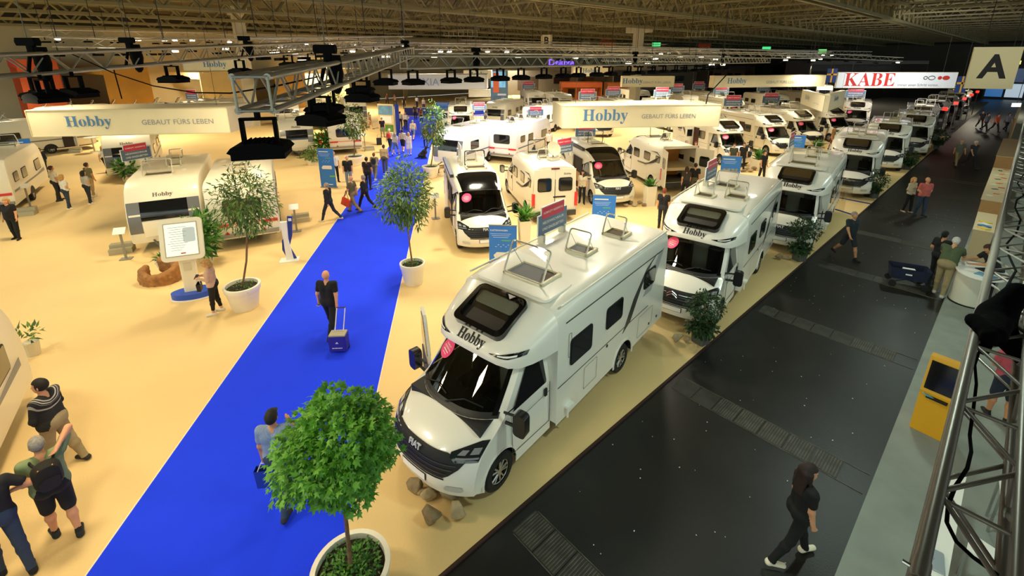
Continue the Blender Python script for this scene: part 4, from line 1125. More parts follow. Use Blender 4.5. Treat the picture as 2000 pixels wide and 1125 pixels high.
        if legs == 'shorts': S.add(hip, kn + (hip - kn) * .12, .098 * g, .078 * g, bm); S.add(hip + (kn - hip) * .8, kn, .062 * g, .055 * g, 0)
        elif legs == 'skirt': S.add(hip, kn, .085 * g, .06 * g, 0)
        else: S.add(hip, kn, .094 * g, .066 * g, bm)
    if legs == 'skirt':
        for sx in (-1, 1): S.add(pel + [sx * .07, 0, .05], (kneeL + kneeR) / 2 + [sx * .10, 0, .05], .12 * g, .13 * g, 1, .05)
    S.add(pel + [-.075, -.015, .03], pel + [.075, -.015, .03], .108 * g, .108 * g, bm, .05)
    for sx in (-1, 1): S.add(pel + [sx * .06, -.065 * g, .0], pel + [sx * .06, -.06 * g, .05], .085 * g, .085 * g, bm, .05)
    # trunk
    hem = up((0, 0, .06))
    for sx in (-1, 1):
        w = .075 if female else .09
        S.add(up((sx * .075 * g, 0, .04)), up((sx * .065 * g, .01 * g, .20)), .112 * g, .105 * g, sm, .05)
        S.add(up((sx * .065 * g, .01, .20)), up((sx * w, .005, .40)), .108 * g, .112 * (1 + (g - 1) * .6), sm, .05)
        S.add(up((sx * w, .0, .40)), up((sx * sw * .78, -.01, .485)), .105, .072, sm, .05)
        if female: S.add(up((sx * .075, .09, .36)), up((sx * .07, .10, .345)), .06, .058, sm, .05)
    if g > 1.08: S.add(up((0, .05 * g, .13)), up((0, .055 * g, .26)), .13 * g, .12 * g, sm, .06)
    S.add(up((-sw, 0, .49)), up((sw, 0, .49)), .058, .058, sm, .04)
    # arms and hands
    for sh, el, wr, f, sx in ((shL, elL, wrL, fL, -1), (shR, elR, wrR, fR, 1)):
        ar = .92 if female else 1.0
        ga = 1 + (g - 1) * .6
        S.add(sh, el, .050 * ga * ar, .042 * ga * ar, 1 if top == 'long' else 0, .03)
        if top == 'tee': S.add(sh, sh + (el - sh) * .58, .066 * ga, .062 * ga, 1, .02)
        S.add(el, wr, (.046 if top == 'long' else .041) * ga * ar, (.040 if top == 'long' else .028) * ar, 1 if top == 'long' else 0, .025)
        # hand: palm, four fingers, thumb
        z = np.array([0, 0, 1.0]); side = np.cross(f, [0, 1.0, 0.15]); 
        if np.linalg.norm(side) < .3: side = np.cross(f, z)
        side /= np.linalg.norm(side); nrm = np.cross(f, side)
        palm = wr + f * .075
        S.add(wr, wr + f * .03, .026 * ar, .028 * ar, 0, .02)
        for q in (-1.2, -.4, .4, 1.2): S.add(wr + f * .03 + nrm * .008 * q, palm + nrm * .017 * q, .018, .0155, 0, .012)
        curl = sx * side * .0
        cdir = np.array([-sx * .35, .55, 0]) ; cdir = cdir - f * (cdir @ f); cdir /= max(np.linalg.norm(cdir), 1e-3)
        for q, ln in ((-1.35, .058), (-.45, .070), (.45, .066), (1.35, .052)):
            b0 = palm + nrm * .0165 * q; b1 = b0 + (f * .9 + cdir * .35) * ln * .55; b2 = b1 + (f * .5 + cdir * .8) * ln * .55
            rf_ = max(.0088, res * .82)
            S.add(b0, b1, rf_, rf_ * .95, 0, .004); S.add(b1, b2, rf_ * .95, rf_ * .85, 0, .004)
        tb = wr + f * .03; sgn = 1 if (nrm @ np.array([0, 1, 0])) > 0 else -1
        t1 = tb + (f * .6 + nrm * sgn * .75) * .045; t2 = t1 + (f * .9 + nrm * sgn * .3 + cdir * .2) * .034
        S.add(tb, t1, .015, .012, 0, .01); S.add(t1, t2, max(.0105, res * .85), max(.009, res * .8), 0, .005)
    # neck and head
    S.add(up((0, -.005, .50)), hd((0, .012, .10)), .056, .050, 0, .03)
    S.add(hd((0, -.012, .205)), hd((0, .002, .212)), .092, .090, 0, .03, (.84, 1.04, 1.08))
    S.add(hd((0, .035, .145)), hd((0, .062, .105)), .062, .036, 0, .03, (.95, 1, 1))
    S.add(hd((0, .085, .195)), hd((0, .113, .162)), .012, .0165, 0, .012)
    S.add(hd((-.04, .078, .212)), hd((.04, .078, .212)), .014, .014, 0, .012)
    for sx in (-1, 1):
        S.add(hd((sx * .080, -.005, .195)), hd((sx * .084, -.008, .160)), .018, .013, 0, .006, (.5, 1, 1))
        S.add(hd((sx * .035, .068, .155)), hd((sx * .04, .055, .13)), .022, .02, 0, .02)
    relabel = kw.get('relabel')
    me = S.mesh('person_body', SLOT)
    hm = None
    if hair:
        HL = hd((0, 0, 0)); pts = np.array([hd((x, y, z)) for x in (-.15, .15) for y in (-.2, .15) for z in (-.32 if hair == 'long' else (-.05 if hair == 'bob' else .02), .34)])
        Hs = SDF(pts.min(0), pts.max(0), max(res * .8, .008))
        inv = lambda X, Y, Z: None
        if hair in ('short', 'crop', 'long', 'bob', 'cap', 'pony'):
            k = {'short': .012, 'crop': .006, 'long': .017, 'bob': .02, 'cap': .012, 'pony': .01}[hair]
            Hs.add(hd((0, -.012, .205)), hd((0, .002, .212)), .092 + k, .090 + k, 0, .01, (.84, 1.04, 1.08))
            # remove the face and everything below the hairline
            n1 = hd((0, 1, 0)) - hd((0, 0, 0)); n2 = hd((0, 0, 1)) - hd((0, 0, 0)); o = hd((0, 0, 0))
            yy = lambda X, Y, Z: (X - o[0]) * n1[0] + (Y - o[1]) * n1[1] + (Z - o[2]) * n1[2]
            zz = lambda X, Y, Z: (X - o[0]) * n2[0] + (Y - o[1]) * n2[1] + (Z - o[2]) * n2[2]
            line = {'short': .0, 'crop': .01, 'long': -.03, 'bob': -.02, 'cap': .02, 'pony': 0}[hair]
            Hs.cut(lambda X, Y, Z: np.minimum(yy(X, Y, Z) - .035 - line, .245 - zz(X, Y, Z)))
            Hs.cut(lambda X, Y, Z: (.075 + .75 * np.maximum(0, yy(X, Y, Z) + .05)) - zz(X, Y, Z))
            if hair == 'long':
                for sx in (-.06, -.02, .02, .06): Hs.add(hd((sx, -.075, .2)), hd((sx * 1.4, -.105, -.18 + abs(sx))), .042, .03, 0, .03)
                for sx in (-1, 1): Hs.add(hd((sx * .078, -.02, .2)), hd((sx * .10, -.01, -.06)), .026, .018, 0, .03)
            if hair == 'bob':
                for sx in (-1, 1): Hs.add(hd((sx * .075, -.02, .22)), hd((sx * .085, -.03, .07)), .035, .03, 0, .03)
                for sx in (-.04, .04): Hs.add(hd((sx, -.08, .2)), hd((sx, -.085, .06)), .045, .04, 0, .03)
            if hair == 'pony':
                Hs.add(hd((0, -.10, .22)), hd((0, -.14, .08)), .035, .02, 0, .02)
            if hair == 'cap':
                Hs.add(hd((-.045, .09, .236)), hd((.045, .09, .236)), .02, .02, 0, .01, (1, 2.2, .5)); Hs.add(hd((-.03, .12, .23)), hd((.03, .12, .23)), .018, .018, 0, .02, (1, 2.0, .45))
        hm = Hs.mesh('hair', [BLACK])
    fp = dict(eyes=[hd((sx * .032, .083, .193)) for sx in (-1, 1)], mouth=hd((0, .093, .132)), fwd=hd((0, 1, 0)) - hd((0, 0, 0)), wrL=wrL, wrR=wrR, fL=fL, fR=fR, shL=shL, shR=shR, back=up((0, -.14 * g, .33)), up=up, hd=hd, top=hd((0, 0, .31))[2])
    return me, hm, fp
_bodies = {}
HAIRC = {'brown': '#3B2616', 'dark': '#17110C', 'blond': '#B58A4C', 'grey': '#8E8A82', 'white': '#CFCBC2', 'red': '#7A3A1C', 'black': '#0C0A08'}
NP = [0]
def person(label, P, face, h=1.75, pose='stand', top='tee', legs='long', g=1.0, hair='short', hairc='brown', female=False, c=('#D9A07A', '#222222', '#26262A', '#1A1A1A', '#F0EEE8'), res=.014, group=None, topmat=None, botmat=None, **kw):
    key = (pose, top, legs, g, hair, female, res, tuple(sorted((k, v) for k, v in kw.items())))
    if key not in _bodies: _bodies[key] = body(pose, top, legs, g, res, hair, female, **kw)
    me, hm, fp = _bodies[key]
    o = link('person', me); o.location = (P[0], P[1], P[2] if len(P) > 2 else 0); o.rotation_euler = (0, 0, -rad(face)); s = h / fp['top']; o.scale = (s, s, s)
    tag(o, label, 'person', group)
    for i, col in enumerate(c):
        sl = o.material_slots[i]; sl.link = 'OBJECT'; sl.material = mat(col, .55 if i == 0 else .85, var=.05 if i == 0 else .10, scale=9)
    if topmat: o.material_slots[1].material = topmat
    if botmat: o.material_slots[2].material = botmat
    if hm:
        ho = link('hair' if hair != 'cap' else 'cap', hm, o); ho.material_slots[0].link = 'OBJECT'; ho.material_slots[0].material = mat(HAIRC.get(hairc, hairc), .75, var=.3, scale=30)
    q = Vector(fp['fwd']).to_track_quat('Y', 'Z').to_matrix().to_4x4()
    for e in fp['eyes']:
        w = link('eye', EYE_W, o, Matrix.Translation(Vector(e)) @ q); link('iris', EYE_P, w)
    link('mouth', MOUTH, o, Matrix.Translation(Vector(fp['mouth'])) @ q)
    def W(p):
        return Matrix.Translation(Vector(o.location)) @ Matrix.Rotation(-rad(face), 4, 'Z') @ (Vector(p) * s)
    fp2 = dict(fp); fp2['W'] = W; fp2['s'] = s; fp2['o'] = o
    return fp2
def backpack(fp, label, col, size=1.0, accent=None):
    o = fp['o']; W = fp['W']
    p = W(fp['back']); t = thing('backpack', label, 'backpack', p, o.rotation_euler.z)
    b = MB(); prof = [(rrect(.32 * size, .44 * size, .14 * size, 5)), ]
    b.grid([[(x * k, -y_, z * k) for x, z in prof[0]] for y_, k in ((-.02, .9), (.02, 1.0), (.10 * size, .98), (.15 * size, .82), (.17 * size, .5))], close=True)
    b.poly([(x * .5, -.17 * size, z * .5) for x, z in prof[0]]); b.poly([(x * .9, .02, z * .9) for x, z in prof[0]])
    b.build('bag_body', mat(col, .8, var=.1), t, True)
    k = MB(); k.grid([[(x * .7, -y_, z * .45 - .08 * size) for x, z in prof[0]] for y_ in (.12 * size, .185 * size)], close=True); k.poly([(x * .7, -.185 * size, z * .45 - .08 * size) for x, z in prof[0]])
    k.build('front_pocket', mat(col, .7), t, True)
    if accent: MB().tube((-.08, -.13 * size, .17 * size), (.08, -.13 * size, .17 * size), .012, 6).build('zip_strip', mat(accent, .6), t)
    s = MB()
    for sx in (-1, 1): s.path([(sx * .09, .0, .16 * size), (sx * .12, .06, .20), (sx * .125, .15, .20), (sx * .125, .24, .10), (sx * .12, .26, -.05)], .018, 6)
    s.build('shoulder_straps', mat(col, .8), t)
    return t
def handbag(fp, hand, label, col, w=.28, h=.26, d=.1, name='shopping_bag', strap=.30, cat='bag'):
    W = fp['W']; p = W(np.array(fp['wr' + hand]) + np.array(fp['f' + hand]) * .09); t = thing(name, label, cat, (p.x, p.y, p.z), fp['o'].rotation_euler.z)
    b = MB(); z1 = -strap; z0 = z1 - h
    b.grid([[(x * k, y * k, z) for x, y in ((-w / 2, -d / 2), (w / 2, -d / 2), (w / 2, d / 2), (-w / 2, d / 2))] for z, k in ((z0, .92), (z1, 1.0))], close=True); b.poly([(x * .92, y * .92, z0) for x, y in ((-w / 2, -d / 2), (w / 2, -d / 2), (w / 2, d / 2), (-w / 2, d / 2))])
    b.build('bag_body', mat(col, .6), t)
    s = MB()
    for y in (-d / 2, d / 2): s.path([(-w * .3, y, z1), (-w * .12, y * .4, -.02), (w * .12, y * .4, -.02), (w * .3, y, z1)], .007, 5)
    s.build('handles', mat('#D8D8D8', .6), t)
    return t
# ================================================================== WHO STANDS WHERE
S_, T_ = '#D79B74', '#C88C62'
def two(a, b):  # midpoint on the floor between two shoe pixels
    p, q = gp(*a), gp(*b); return ((p.x + q.x) / 2, (p.y + q.y) / 2)
def knit_mat():
    m = bpy.data.materials.new('fair_isle_knit'); m.use_nodes = True; nt = m.node_tree; b = nt.nodes['Principled BSDF']; b.inputs['Roughness'].default_value = .95
    tc = nt.nodes.new('ShaderNodeTexCoord'); sp = nt.nodes.new('ShaderNodeSeparateXYZ'); nt.links.new(tc.outputs['Object'], sp.inputs[0])
    # height above shoulder-yoke, falling with distance from the neck
    ln = nt.nodes.new('ShaderNodeVectorMath'); ln.operation = 'LENGTH'; sb = nt.nodes.new('ShaderNodeVectorMath'); sb.operation = 'SUBTRACT'; sb.inputs[1].default_value = (0, 0, 1.50)
    nt.links.new(tc.outputs['Object'], sb.inputs[0]); nt.links.new(sb.outputs[0], ln.inputs[0])
    r = nt.nodes.new('ShaderNodeValToRGB'); r.color_ramp.interpolation = 'CONSTANT'; e = r.color_ramp.elements
    dark, light = (.012, .012, .013, 1), (.42, .40, .36, 1)
    e[0].position = 0; e[0].color = dark; e[1].position = .145; e[1].color = light
    for p, c in ((.165, dark), (.185, light), (.20, dark), (.215, light), (.222, dark), (.262, light), (.285, dark)):
        n = e.new(p); n.color = c
    nt.links.new(ln.outputs['Value'], r.inputs['Fac'])
    ck = nt.nodes.new('ShaderNodeTexChecker'); ck.inputs['Scale'].default_value = 45; ck.inputs['Color1'].default_value = dark; ck.inputs['Color2'].default_value = (.03, .03, .03, 1)
    nt.links.new(tc.outputs['Object'], ck.inputs['Vector'])
    mx = nt.nodes.new('ShaderNodeMix'); mx.data_type = 'RGBA'; mx.blend_type = 'LIGHTEN'; mx.inputs[0].default_value = .5
    nt.links.new(r.outputs['Color'], mx.inputs[6]); nt.links.new(ck.outputs['Color'], mx.inputs[7]); nt.links.new(mx.outputs[2], b.inputs['Base Color'])
    return m
def plaid_mat(a, b_, sc=22):
    m = bpy.data.materials.new('plaid_cloth'); m.use_nodes = True; nt = m.node_tree; b = nt.nodes['Principled BSDF']; b.inputs['Roughness'].default_value = .9
    tc = nt.nodes.new('ShaderNodeTexCoord'); ck = nt.nodes.new('ShaderNodeTexChecker'); ck.inputs['Scale'].default_value = sc; ck.inputs['Color1'].default_value = lin(a); ck.inputs['Color2'].default_value = lin(b_)
    nt.links.new(tc.outputs['Object'], ck.inputs['Vector']); nt.links.new(ck.outputs['Color'], b.inputs['Base Color']); return m
def stripe_mat(a, b_, sc=60):
    m = bpy.data.materials.new('striped_cloth'); m.use_nodes = True; nt = m.node_tree; b = nt.nodes['Principled BSDF']; b.inputs['Roughness'].default_value = .9
    tc = nt.nodes.new('ShaderNodeTexCoord'); w = nt.nodes.new('ShaderNodeTexWave'); w.bands_direction = 'Z'; w.inputs['Scale'].default_value = sc / 6.0
    r = nt.nodes.new('ShaderNodeValToRGB'); r.color_ramp.elements[0].color = lin(a); r.color_ramp.elements[1].color = lin(b_)
    nt.links.new(tc.outputs['Object'], w.inputs['Vector']); nt.links.new(w.outputs['Fac'], r.inputs['Fac']); nt.links.new(r.outputs['Color'], b.inputs['Base Color']); return m
NEAR = .0095
# --- bottom left
fp = person('man in black patterned knit sweater and khaki trousers looking left', two((118, 908), (144, 912)), -95, 1.80, 'akimbo', 'long', g=1.16, hairc='dark', c=(S_, '#111111', '#9A8A66', '#2A2622', '#EEE'.replace('EEE', 'EEEEEE')), topmat=knit_mat(), res=NEAR, hyaw=12, la=(.2, .1, -1), lf=(-.5, .45, -.6), ra=(.2, .1, -1), rf=(-.45, .5, -.6), lth=8, rth=-12)
fp = person('man in green shirt and black shorts with hand on his neck', two((113, 1055), (153, 1030)), -52, 1.76, 'nape', 'tee', 'shorts', g=1.14, hairc='grey', c=(S_, '#7E8F66', '#16161A', '#26292B', '#1C1C1E'), res=NEAR)
backpack(fp, 'round black backpack on the man in green shirt', '#17140F', .98, '#C98A3A')
fp = person('man in dark top and blue jeans cut off by the left edge', two((8, 1120), (58, 1112)), -60, 1.80, 'akimbo', 'tee', hairc='brown', c=(S_, '#1B1B1E', '#2C3C58', '#15151A', '#EEEEEE'), res=NEAR, lth=10, rth=-10, la=(.5, -.2, -.85), lf=(-.6, .5, -.3), ra=(.7, -.3, -.7), rf=(-.7, .5, -.2))
# --- on the blue runner, near
fp = person('man in blue checked shirt, jeans and dark cap walking on the runner', two((545, 996), (572, 964)), -8, 1.78, 'ear', 'tee', g=1.06, hair='cap', hairc='#15130F', c=(T_, '#7487A6', '#2E4058', '#2B2B30', '#DDDDDD'), res=NEAR, topmat=plaid_mat('#6F86AC', '#8899B4', 60))
handbag(fp, 'L', 'blue paper carrier bag held by the man in the dark cap', '#1C3AA0', .30, .34, .12, strap=.14)
fp = person('bald man in black shirt and trousers pulling a trolley case', (gp(650, 652).x, gp(650, 652).y), 3, 1.80, 'tug', 'tee', g=1.06, hair=None, c=(S_, '#0E0E10', '#101012', '#151515', '#DDDDDD'), res=NEAR)
ph = fp['W'](fp['wrL'] + fp['fL'] * .11)
t = thing('smartphone', 'pale smartphone in the hand of the bald man in black', 'phone', ph, 0); MB().box((0, 0, 0), (.075, .15, .01)).build('phone_case', PAPER, t); MB().box((0, 0, .006), (.068, .14, .003)).build('phone_screen', BLACKG, t)
# trolley case
tp = gp(664, 684); t = thing('trolley_case', 'violet blue trolley case pulled along the runner', 'trolley case', (tp.x, tp.y, 0), rad(4))
PURP = mat('#2A2390', .6, var=.1); MB().prism(rrect(.42, .30, .03, 2), .07, .46).build('case_body', PURP, t)
MB().box((0, 0, .475), (.38, .26, .03)).build('top_rim', mat('#A9A38C', .5), t)
for sx in (-.10, .10): MB().tube((sx, .10, .47), (sx + .04, .30, 1.00), .012, 8).build('pull_rod', mat('#E8E4DA', .3, .4), t)
MB().tube((-.07, .305, 1.0), (.15, .305, 1.0), .018, 8).build('grip', mat('#2E2A80', .5), t)
for sx in (-.19, .19): MB().lathe([(.001, -.02), (.05, -.02), (.05, .02), (.001, .02)], 14, c=(sx, .10, .05), axis='X').build('wheel', BLACK, t)
fl = MB()
for k in range(9): fl.box((-.11 + .027 * k, 0, 0), (.02, .018 + .008 * (k % 3 == 0), .002))
fl.build('front_lettering', PAPER, t).matrix_local = face_M((0, -.153, .16), (0, -1, 0))
e = MB(); e.prism([(-.03, 0), (.03, 0), (.0, .03)], -.001, .001); e.box((0, -.012, 0), (.07, .008, .002)); o = e.build('case_emblem', PAPER, t); o.matrix_local = face_M((0, -.153, .30), (0, -1, 0))
fp = person('blonde woman in beige cardigan reading a phone by the info screen', two((418, 612), (432, 610)), -112, 1.64, 'phone', 'long', 'capri', g=1.08, hair='bob', hairc='blond', female=True, c=(S_, '#C6A28C', '#14120F', '#DCD8CE', '#EEEEEE'), res=.011)
ph = fp['W']((fp['wrL'] + fp['wrR']) / 2 + (fp['fL'] + fp['fR']) * .05)
tag(MB().box((0, 0, 0), (.075, .15, .012), M=Matrix.Rotation(.6, 3, 'X')).build('tablet', BLACK), 'dark phone held by the blonde woman in beige', 'phone').location = ph
t = handbag(fp, 'R', 'small black shoulder bag on the blonde woman', '#15120F', .24, .22, .1, strap=.22)
# --- black aisle
fp = person('woman in black with long dark hair and white sneakers on the black aisle', two((1524, 1068), (1562, 1113)), 92, 1.68, 'walk', 'tee', hair='long', hairc='#241009', female=True, g=1.0, c=(S_, '#0A0A0A', '#090909', '#E6DCC4', '#E8C84A'), res=NEAR, lth=20, rth=-16, lkn=4, rkn=14, la=(.1, .0, -1), lf=(.0, .2, -1), ra=(.1, .05, -1), rf=(0, .25, -1))
person('older man in dark shirt and shorts walking on the black aisle', two((1640, 500), (1662, 508)), 175, 1.76, 'walk', 'tee', 'shorts', hair='crop', hairc='grey', c=(T_, '#1F2A30', '#20262A', '#1A1A1A', '#222222'))
person('man in coral polo shirt beside a woman on the black aisle', two((1790, 418), (1799, 424)), 190, 1.80, 'hands', 'tee', g=1.12, hair=None, c=(T_, '#B85850', '#2A3A4E', '#1E1E1E', '#CCCCCC'))
person('blonde woman in pale jacket beside the man in coral polo', two((1764, 413), (1776, 416)), 170, 1.68, 'hands', 'long', hair='bob', hairc='blond', female=True, c=(S_, '#B6A88C', '#141414', '#C49A86', '#CCCCCC'))
person('man in grey shirt and light trousers walking up the far black aisle', two((1862, 326), (1870, 322)), 200, 1.78, 'walk2', 'tee', hair='short', hairc='grey', c=(T_, '#5E6058', '#8A7650', '#1E1E1E', '#CCCCCC'))
person('person in dark shirt pointing while walking up the far aisle', two((1889, 327), (1897, 328)), 185, 1.78, 'walk', 'tee', hair='short', hairc='white', c=(T_, '#23262A', '#1E2024', '#3A3A3A', '#CCCCCC'))
for i, (x, y, col, l) in enumerate(((1922, 256, '#5A6068', 'person in grey among the group at the far end of aisle'), (1941, 258, '#C8502E', 'person in orange shirt among the group at the far aisle end'), (1963, 256, '#707A86', 'person in pale blue among the group at the far aisle end'), (1912, 250, '#2C2C30', 'person in black leading the group at the far aisle end'))):
    person(l, (gp(x, y).x, gp(x, y).y), 170 + 12 * i, 1.76, 'walk' if i % 2 else 'walk2', 'tee', c=(T_, col, '#1A1A1E', '#111111', '#CCCCCC'), hairc='dark')
# --- at the counter on the right
fp = person('young man in black shirt standing by the folding wagon', (gp(1820, 552).x, gp(1820, 552).y), 75, 1.76, 'hands', 'tee', 'long', hairc='black', hair='pony', c=(T_, '#101214', '#121212', '#161616', '#CCCCCC'))
person('man in green shirt and khaki trousers leaning on the white counter', two((1828, 573), (1838, 578)), 55, 1.78, 'lean', 'tee', g=1.12, hairc='white', c=(S_, '#4E5A3C', '#94845E', '#B8B4A8', '#CCCCCC'))
fp = person('man in black shirt writing behind the white counter', (gp(1925, 590).x, gp(1925, 590).y), -75, 1.78, 'lean', 'tee', hairc='brown', c=(T_, '#131313', '#1A1A1A', '#151515', '#CCCCCC'))
fp = person('person in pink shirt and navy shorts under the near truss', (gp(1944, 818).x, gp(1944, 818).y), 35, 1.74, 'phone', 'tee', 'shorts', g=1.1, hairc='brown', c=(T_, '#B24B58', '#1C2638', '#1E1E22', '#222222'))
# --- left side of the stand
person('man in dark suit and white shirt beside the tall blue banner', (gp(91, 347).x, gp(91, 347).y), 165, 1.82, 'stand', 'long', hairc='brown', c=(T_, '#1A1C24', '#15161C', '#6A3A20', '#EEEEEE'), la=(.2, 0, -1), lf=(-.2, .5, -.8))
fp = person('man in white shirt with dark bag over his shoulder', (gp(117, 392).x, gp(117, 392).y), 25, 1.80, 'stand', 'tee', c=(T_, '#D8D0B8', '#2A2A2C', '#2A2A2A', '#EEEEEE'))
handbag(fp, 'R', 'black sling bag on the man in white shirt', '#141414', .30, .36, .12, strap=.0, name='sling_bag')
fp = person('blonde woman in white top and jeans seen from behind at left', (gp(137, 408).x, gp(137, 408).y), 20, 1.68, 'hands', 'tee', hair='bob', hairc='blond', female=True, c=(S_, '#E0D8C4', '#2C3644', '#E4DCC8', '#EEEEEE'))
person('man in olive shirt behind the woman in striped top', (gp(184, 383).x, gp(184, 383).y), 15, 1.78, 'stand', 'tee', hairc='brown', c=(T_, '#6C6A42', '#A58A5C', '#D8D0C0', '#EEEEEE'))
person('woman in striped white top and dark trousers seen from behind', (gp(178, 398).x, gp(178, 398).y), 18, 1.68, 'hands', 'tee', hair='bob', hairc='dark', female=True, c=(S_, '#D8D0BC', '#262A30', '#E0D8C8', '#EEEEEE'), topmat=stripe_mat('#E0D8C4', '#6A6860'))
person('woman in loose black clothes at the left edge of the stand', two((29, 468), (40, 466)), 165, 1.70, 'stand', 'tee', g=1.15, hair='bob', hairc='blond', female=True, c=(S_, '#0F0F0F', '#111111', '#0D0D0D', '#D8B090'))
person('person in white shirt leaning at a high table behind', (gp(212, 338).x, gp(212, 338).y), -20, 1.74, 'walk', 'tee', hairc='blond', hair='bob', c=(S_, '#E4DCC8', '#1A1A1C', '#151515', '#EEEEEE'))
# --- along the runner, mid distance
person('man in black hooded jacket walking off the runner', two((636, 437), (655, 427)), -80, 1.76, 'walk', 'long', hair='crop', hairc='grey', c=(S_, '#14161A', '#1E2530', '#D8CEB8', '#EEEEEE'))
fp = person('older man in olive shirt carrying an orange bag', two((683, 418), (700, 413)), -75, 1.76, 'walk2', 'tee', hair=None, c=(S_, '#5E5636', '#8A7450', '#3A2E20', '#C8A050'))
p = gp(676, 420); t = thing('orange_bag', 'flat orange bag swinging from the older man\'s arm', 'bag', (p.x + .05, p.y, .62), rad(-20)); MB().box((0, 0, 0), (.42, .10, .36), M=Matrix.Rotation(.35, 3, 'Y')).build('bag_body', mat('#D8441E', .6), t); MB().path([(-.1, 0, .18), (.06, 0, .55), (.16, 0, .16)], .012, 5).build('strap', mat('#3A1E14', .7), t)
person('woman in black cardigan behind the older man in olive', (gp(704, 412).x + .2, gp(704, 412).y + .2), -75, 1.68, 'walk', 'long', hair='short', hairc='grey', female=True, c=(S_, '#141414', '#121212', '#2A2018', '#C8A050'))
person('man in dark plaid shirt and black trousers seen from behind', two((714, 371), (727, 368)), 5, 1.80, 'stand', 'tee', g=1.08, hairc='dark', c=(T_, '#2A1E1C', '#101014', '#2A2018', '#EEEEEE'), topmat=plaid_mat('#2A1E1E', '#1A1618', 26), splay=.12)
person('bald man in black printed shirt and pale jeans facing us', (gp(683, 366).x, gp(683, 366).y), 165, 1.80, 'stand', 'tee', g=1.06, hair=None, c=(S_, '#121314', '#7E8EA0', '#2A2A2A', '#EEEEEE'))
person('man in white shirt and dark trousers half behind the blue banner', (gp(657, 355).x, gp(657, 355).y), 150, 1.80, 'stand', 'tee', hair='crop', hairc='grey', c=(S_, '#E8E2D2', '#141418', '#1A1A1A', '#EEEEEE'))
fp = person('boy in khaki clothes with black backpack on the runner', (gp(734, 351).x, gp(734, 351).y), 0, 1.62, 'walk', 'tee', hairc='red', c=(S_, '#8E8460', '#6E6A4C', '#D8D4C4', '#EEEEEE'))
backpack(fp, 'small black backpack on the boy in khaki', '#15171C', .85)
person('man in beige shirt seen from behind above the leafy tree', (gp(753, 338).x, gp(753, 338).y), 2, 1.80, 'stand', 'tee', g=1.06, hairc='brown', c=(T_, '#B09A6E', '#4A4A40', '#3A3028', '#EEEEEE'))
crowd = [  # x, y foot pixel, face, top, bottom, hair, female, pose, legs, label
    (748, 268, 150, '#14141A', '#7E7A6C', 'dark', 0, 'stand', 'long', 'man in black shirt and grey trousers at the runner edge'),
    (763, 296, 5, '#D8C49A', '#1C2436', 'white', 0, 'walk', 'long', 'person with red backpack and straw hat on the runner'),
    (774, 304, 10, '#C8C2B0', '#5C7088', 'grey', 1, 'walk2', 'shorts', 'woman in pale top and denim shorts behind the red backpack'),
    (788, 298, 0, '#B4AA90', '#16161C', 'dark', 0, 'walk', 'shorts', 'man in grey shirt and black shorts on the runner'),
    (800, 303, -10, '#E8DFC8', '#E4DAC2', 'blond', 1, 'stand', 'skirt', 'woman in white summer dress on the runner'),
    (808, 274, 5, '#A49878', '#5A6A80', 'grey', 0, 'walk', 'shorts', 'man in patterned khaki shirt and shorts on the runner'),
    (783, 252, 0, '#B8B8A8', '#14161C', 'dark', 0, 'stand', 'long', 'man in pale shirt and dark trousers, left of a pair'),
    (793, 254, 0, '#D0CABA', '#16161C', 'blond', 0, 'stand', 'long', 'person in white blouse with crossed bag strap, right of a pair'),
    (723, 252, 120, '#B09C7C', '#9C8A6C', 'dark', 1, 'walk', 'skirt', 'woman in taupe dress walking left of the runner'),
    (832, 288, 170, '#141414', '#101014', 'grey', 0, 'hands', 'long', 'man in black holding the dog lead by the tree'),
    (812, 234, 175, '#4A4438', '#1A1E2A', 'red', 0, 'stand', 'long', 'person in khaki with red cap at the runner end'),
    (823, 240, 175, '#8A2A2C', '#20202A', 'dark', 1, 'stand', 'long', 'person in red top with crossed straps at the runner end'),
    (828, 216, 180, '#D8C8A8', '#14203C', 'blond', 1, 'stand', 'long', 'person in cream top before the blue welcome desk'),
    (815, 212, 20, '#CFCBC0', '#23232C', 'dark', 0, 'stand', 'long', 'man in white shirt standing at the blue welcome desk'),
    (790, 213, 170, '#15151B', '#131318', 'dark', 0, 'stand', 'long', 'person in black suit left of the blue welcome desk'),
    (757, 205, 150, '#6A4A3C', '#2A2A30', 'brown', 0, 'walk', 'long', 'person in brown shirt far left of the welcome desk'),
    (772, 207, 190, '#8A6A50', '#33333A', 'brown', 1, 'walk2', 'long', 'person in tan top left of the welcome desk'),
    (738, 208, 200, '#5C6A86', '#30343C', 'brown', 0, 'stand', 'long', 'person in blue shirt near the distant caravans'),
]
red_fp = None
for x, y, f, tc_, bc, hc, fem, po, lg, l in crowd:
    q = gp(x, y); fp = person(l, (q.x, q.y), f, 1.70 if fem else 1.77, po, 'tee', lg, hair='bob' if fem else 'short', hairc=hc, female=bool(fem), c=(S_, tc_, bc, '#3A3028', '#EEEEEE'), res=.018)
    if 'red backpack and straw' in l: backpack(fp, 'red backpack on the person with straw hat', '#C0402C', .95)
p = gp(741, 283); t = thing('wheeled_case', 'small black wheeled case beside the runner', 'suitcase', (p.x, p.y, 0), .3); MB().prism(rrect(.42, .26, .05, 3), .0, .58).build('case_body', BLACK, t); MB().path([(-.1, .1, .58), (-.1, .14, .85), (.1, .14, .85), (.1, .1, .58)], .012, 5).build('pull_handle', DARKALU, t)
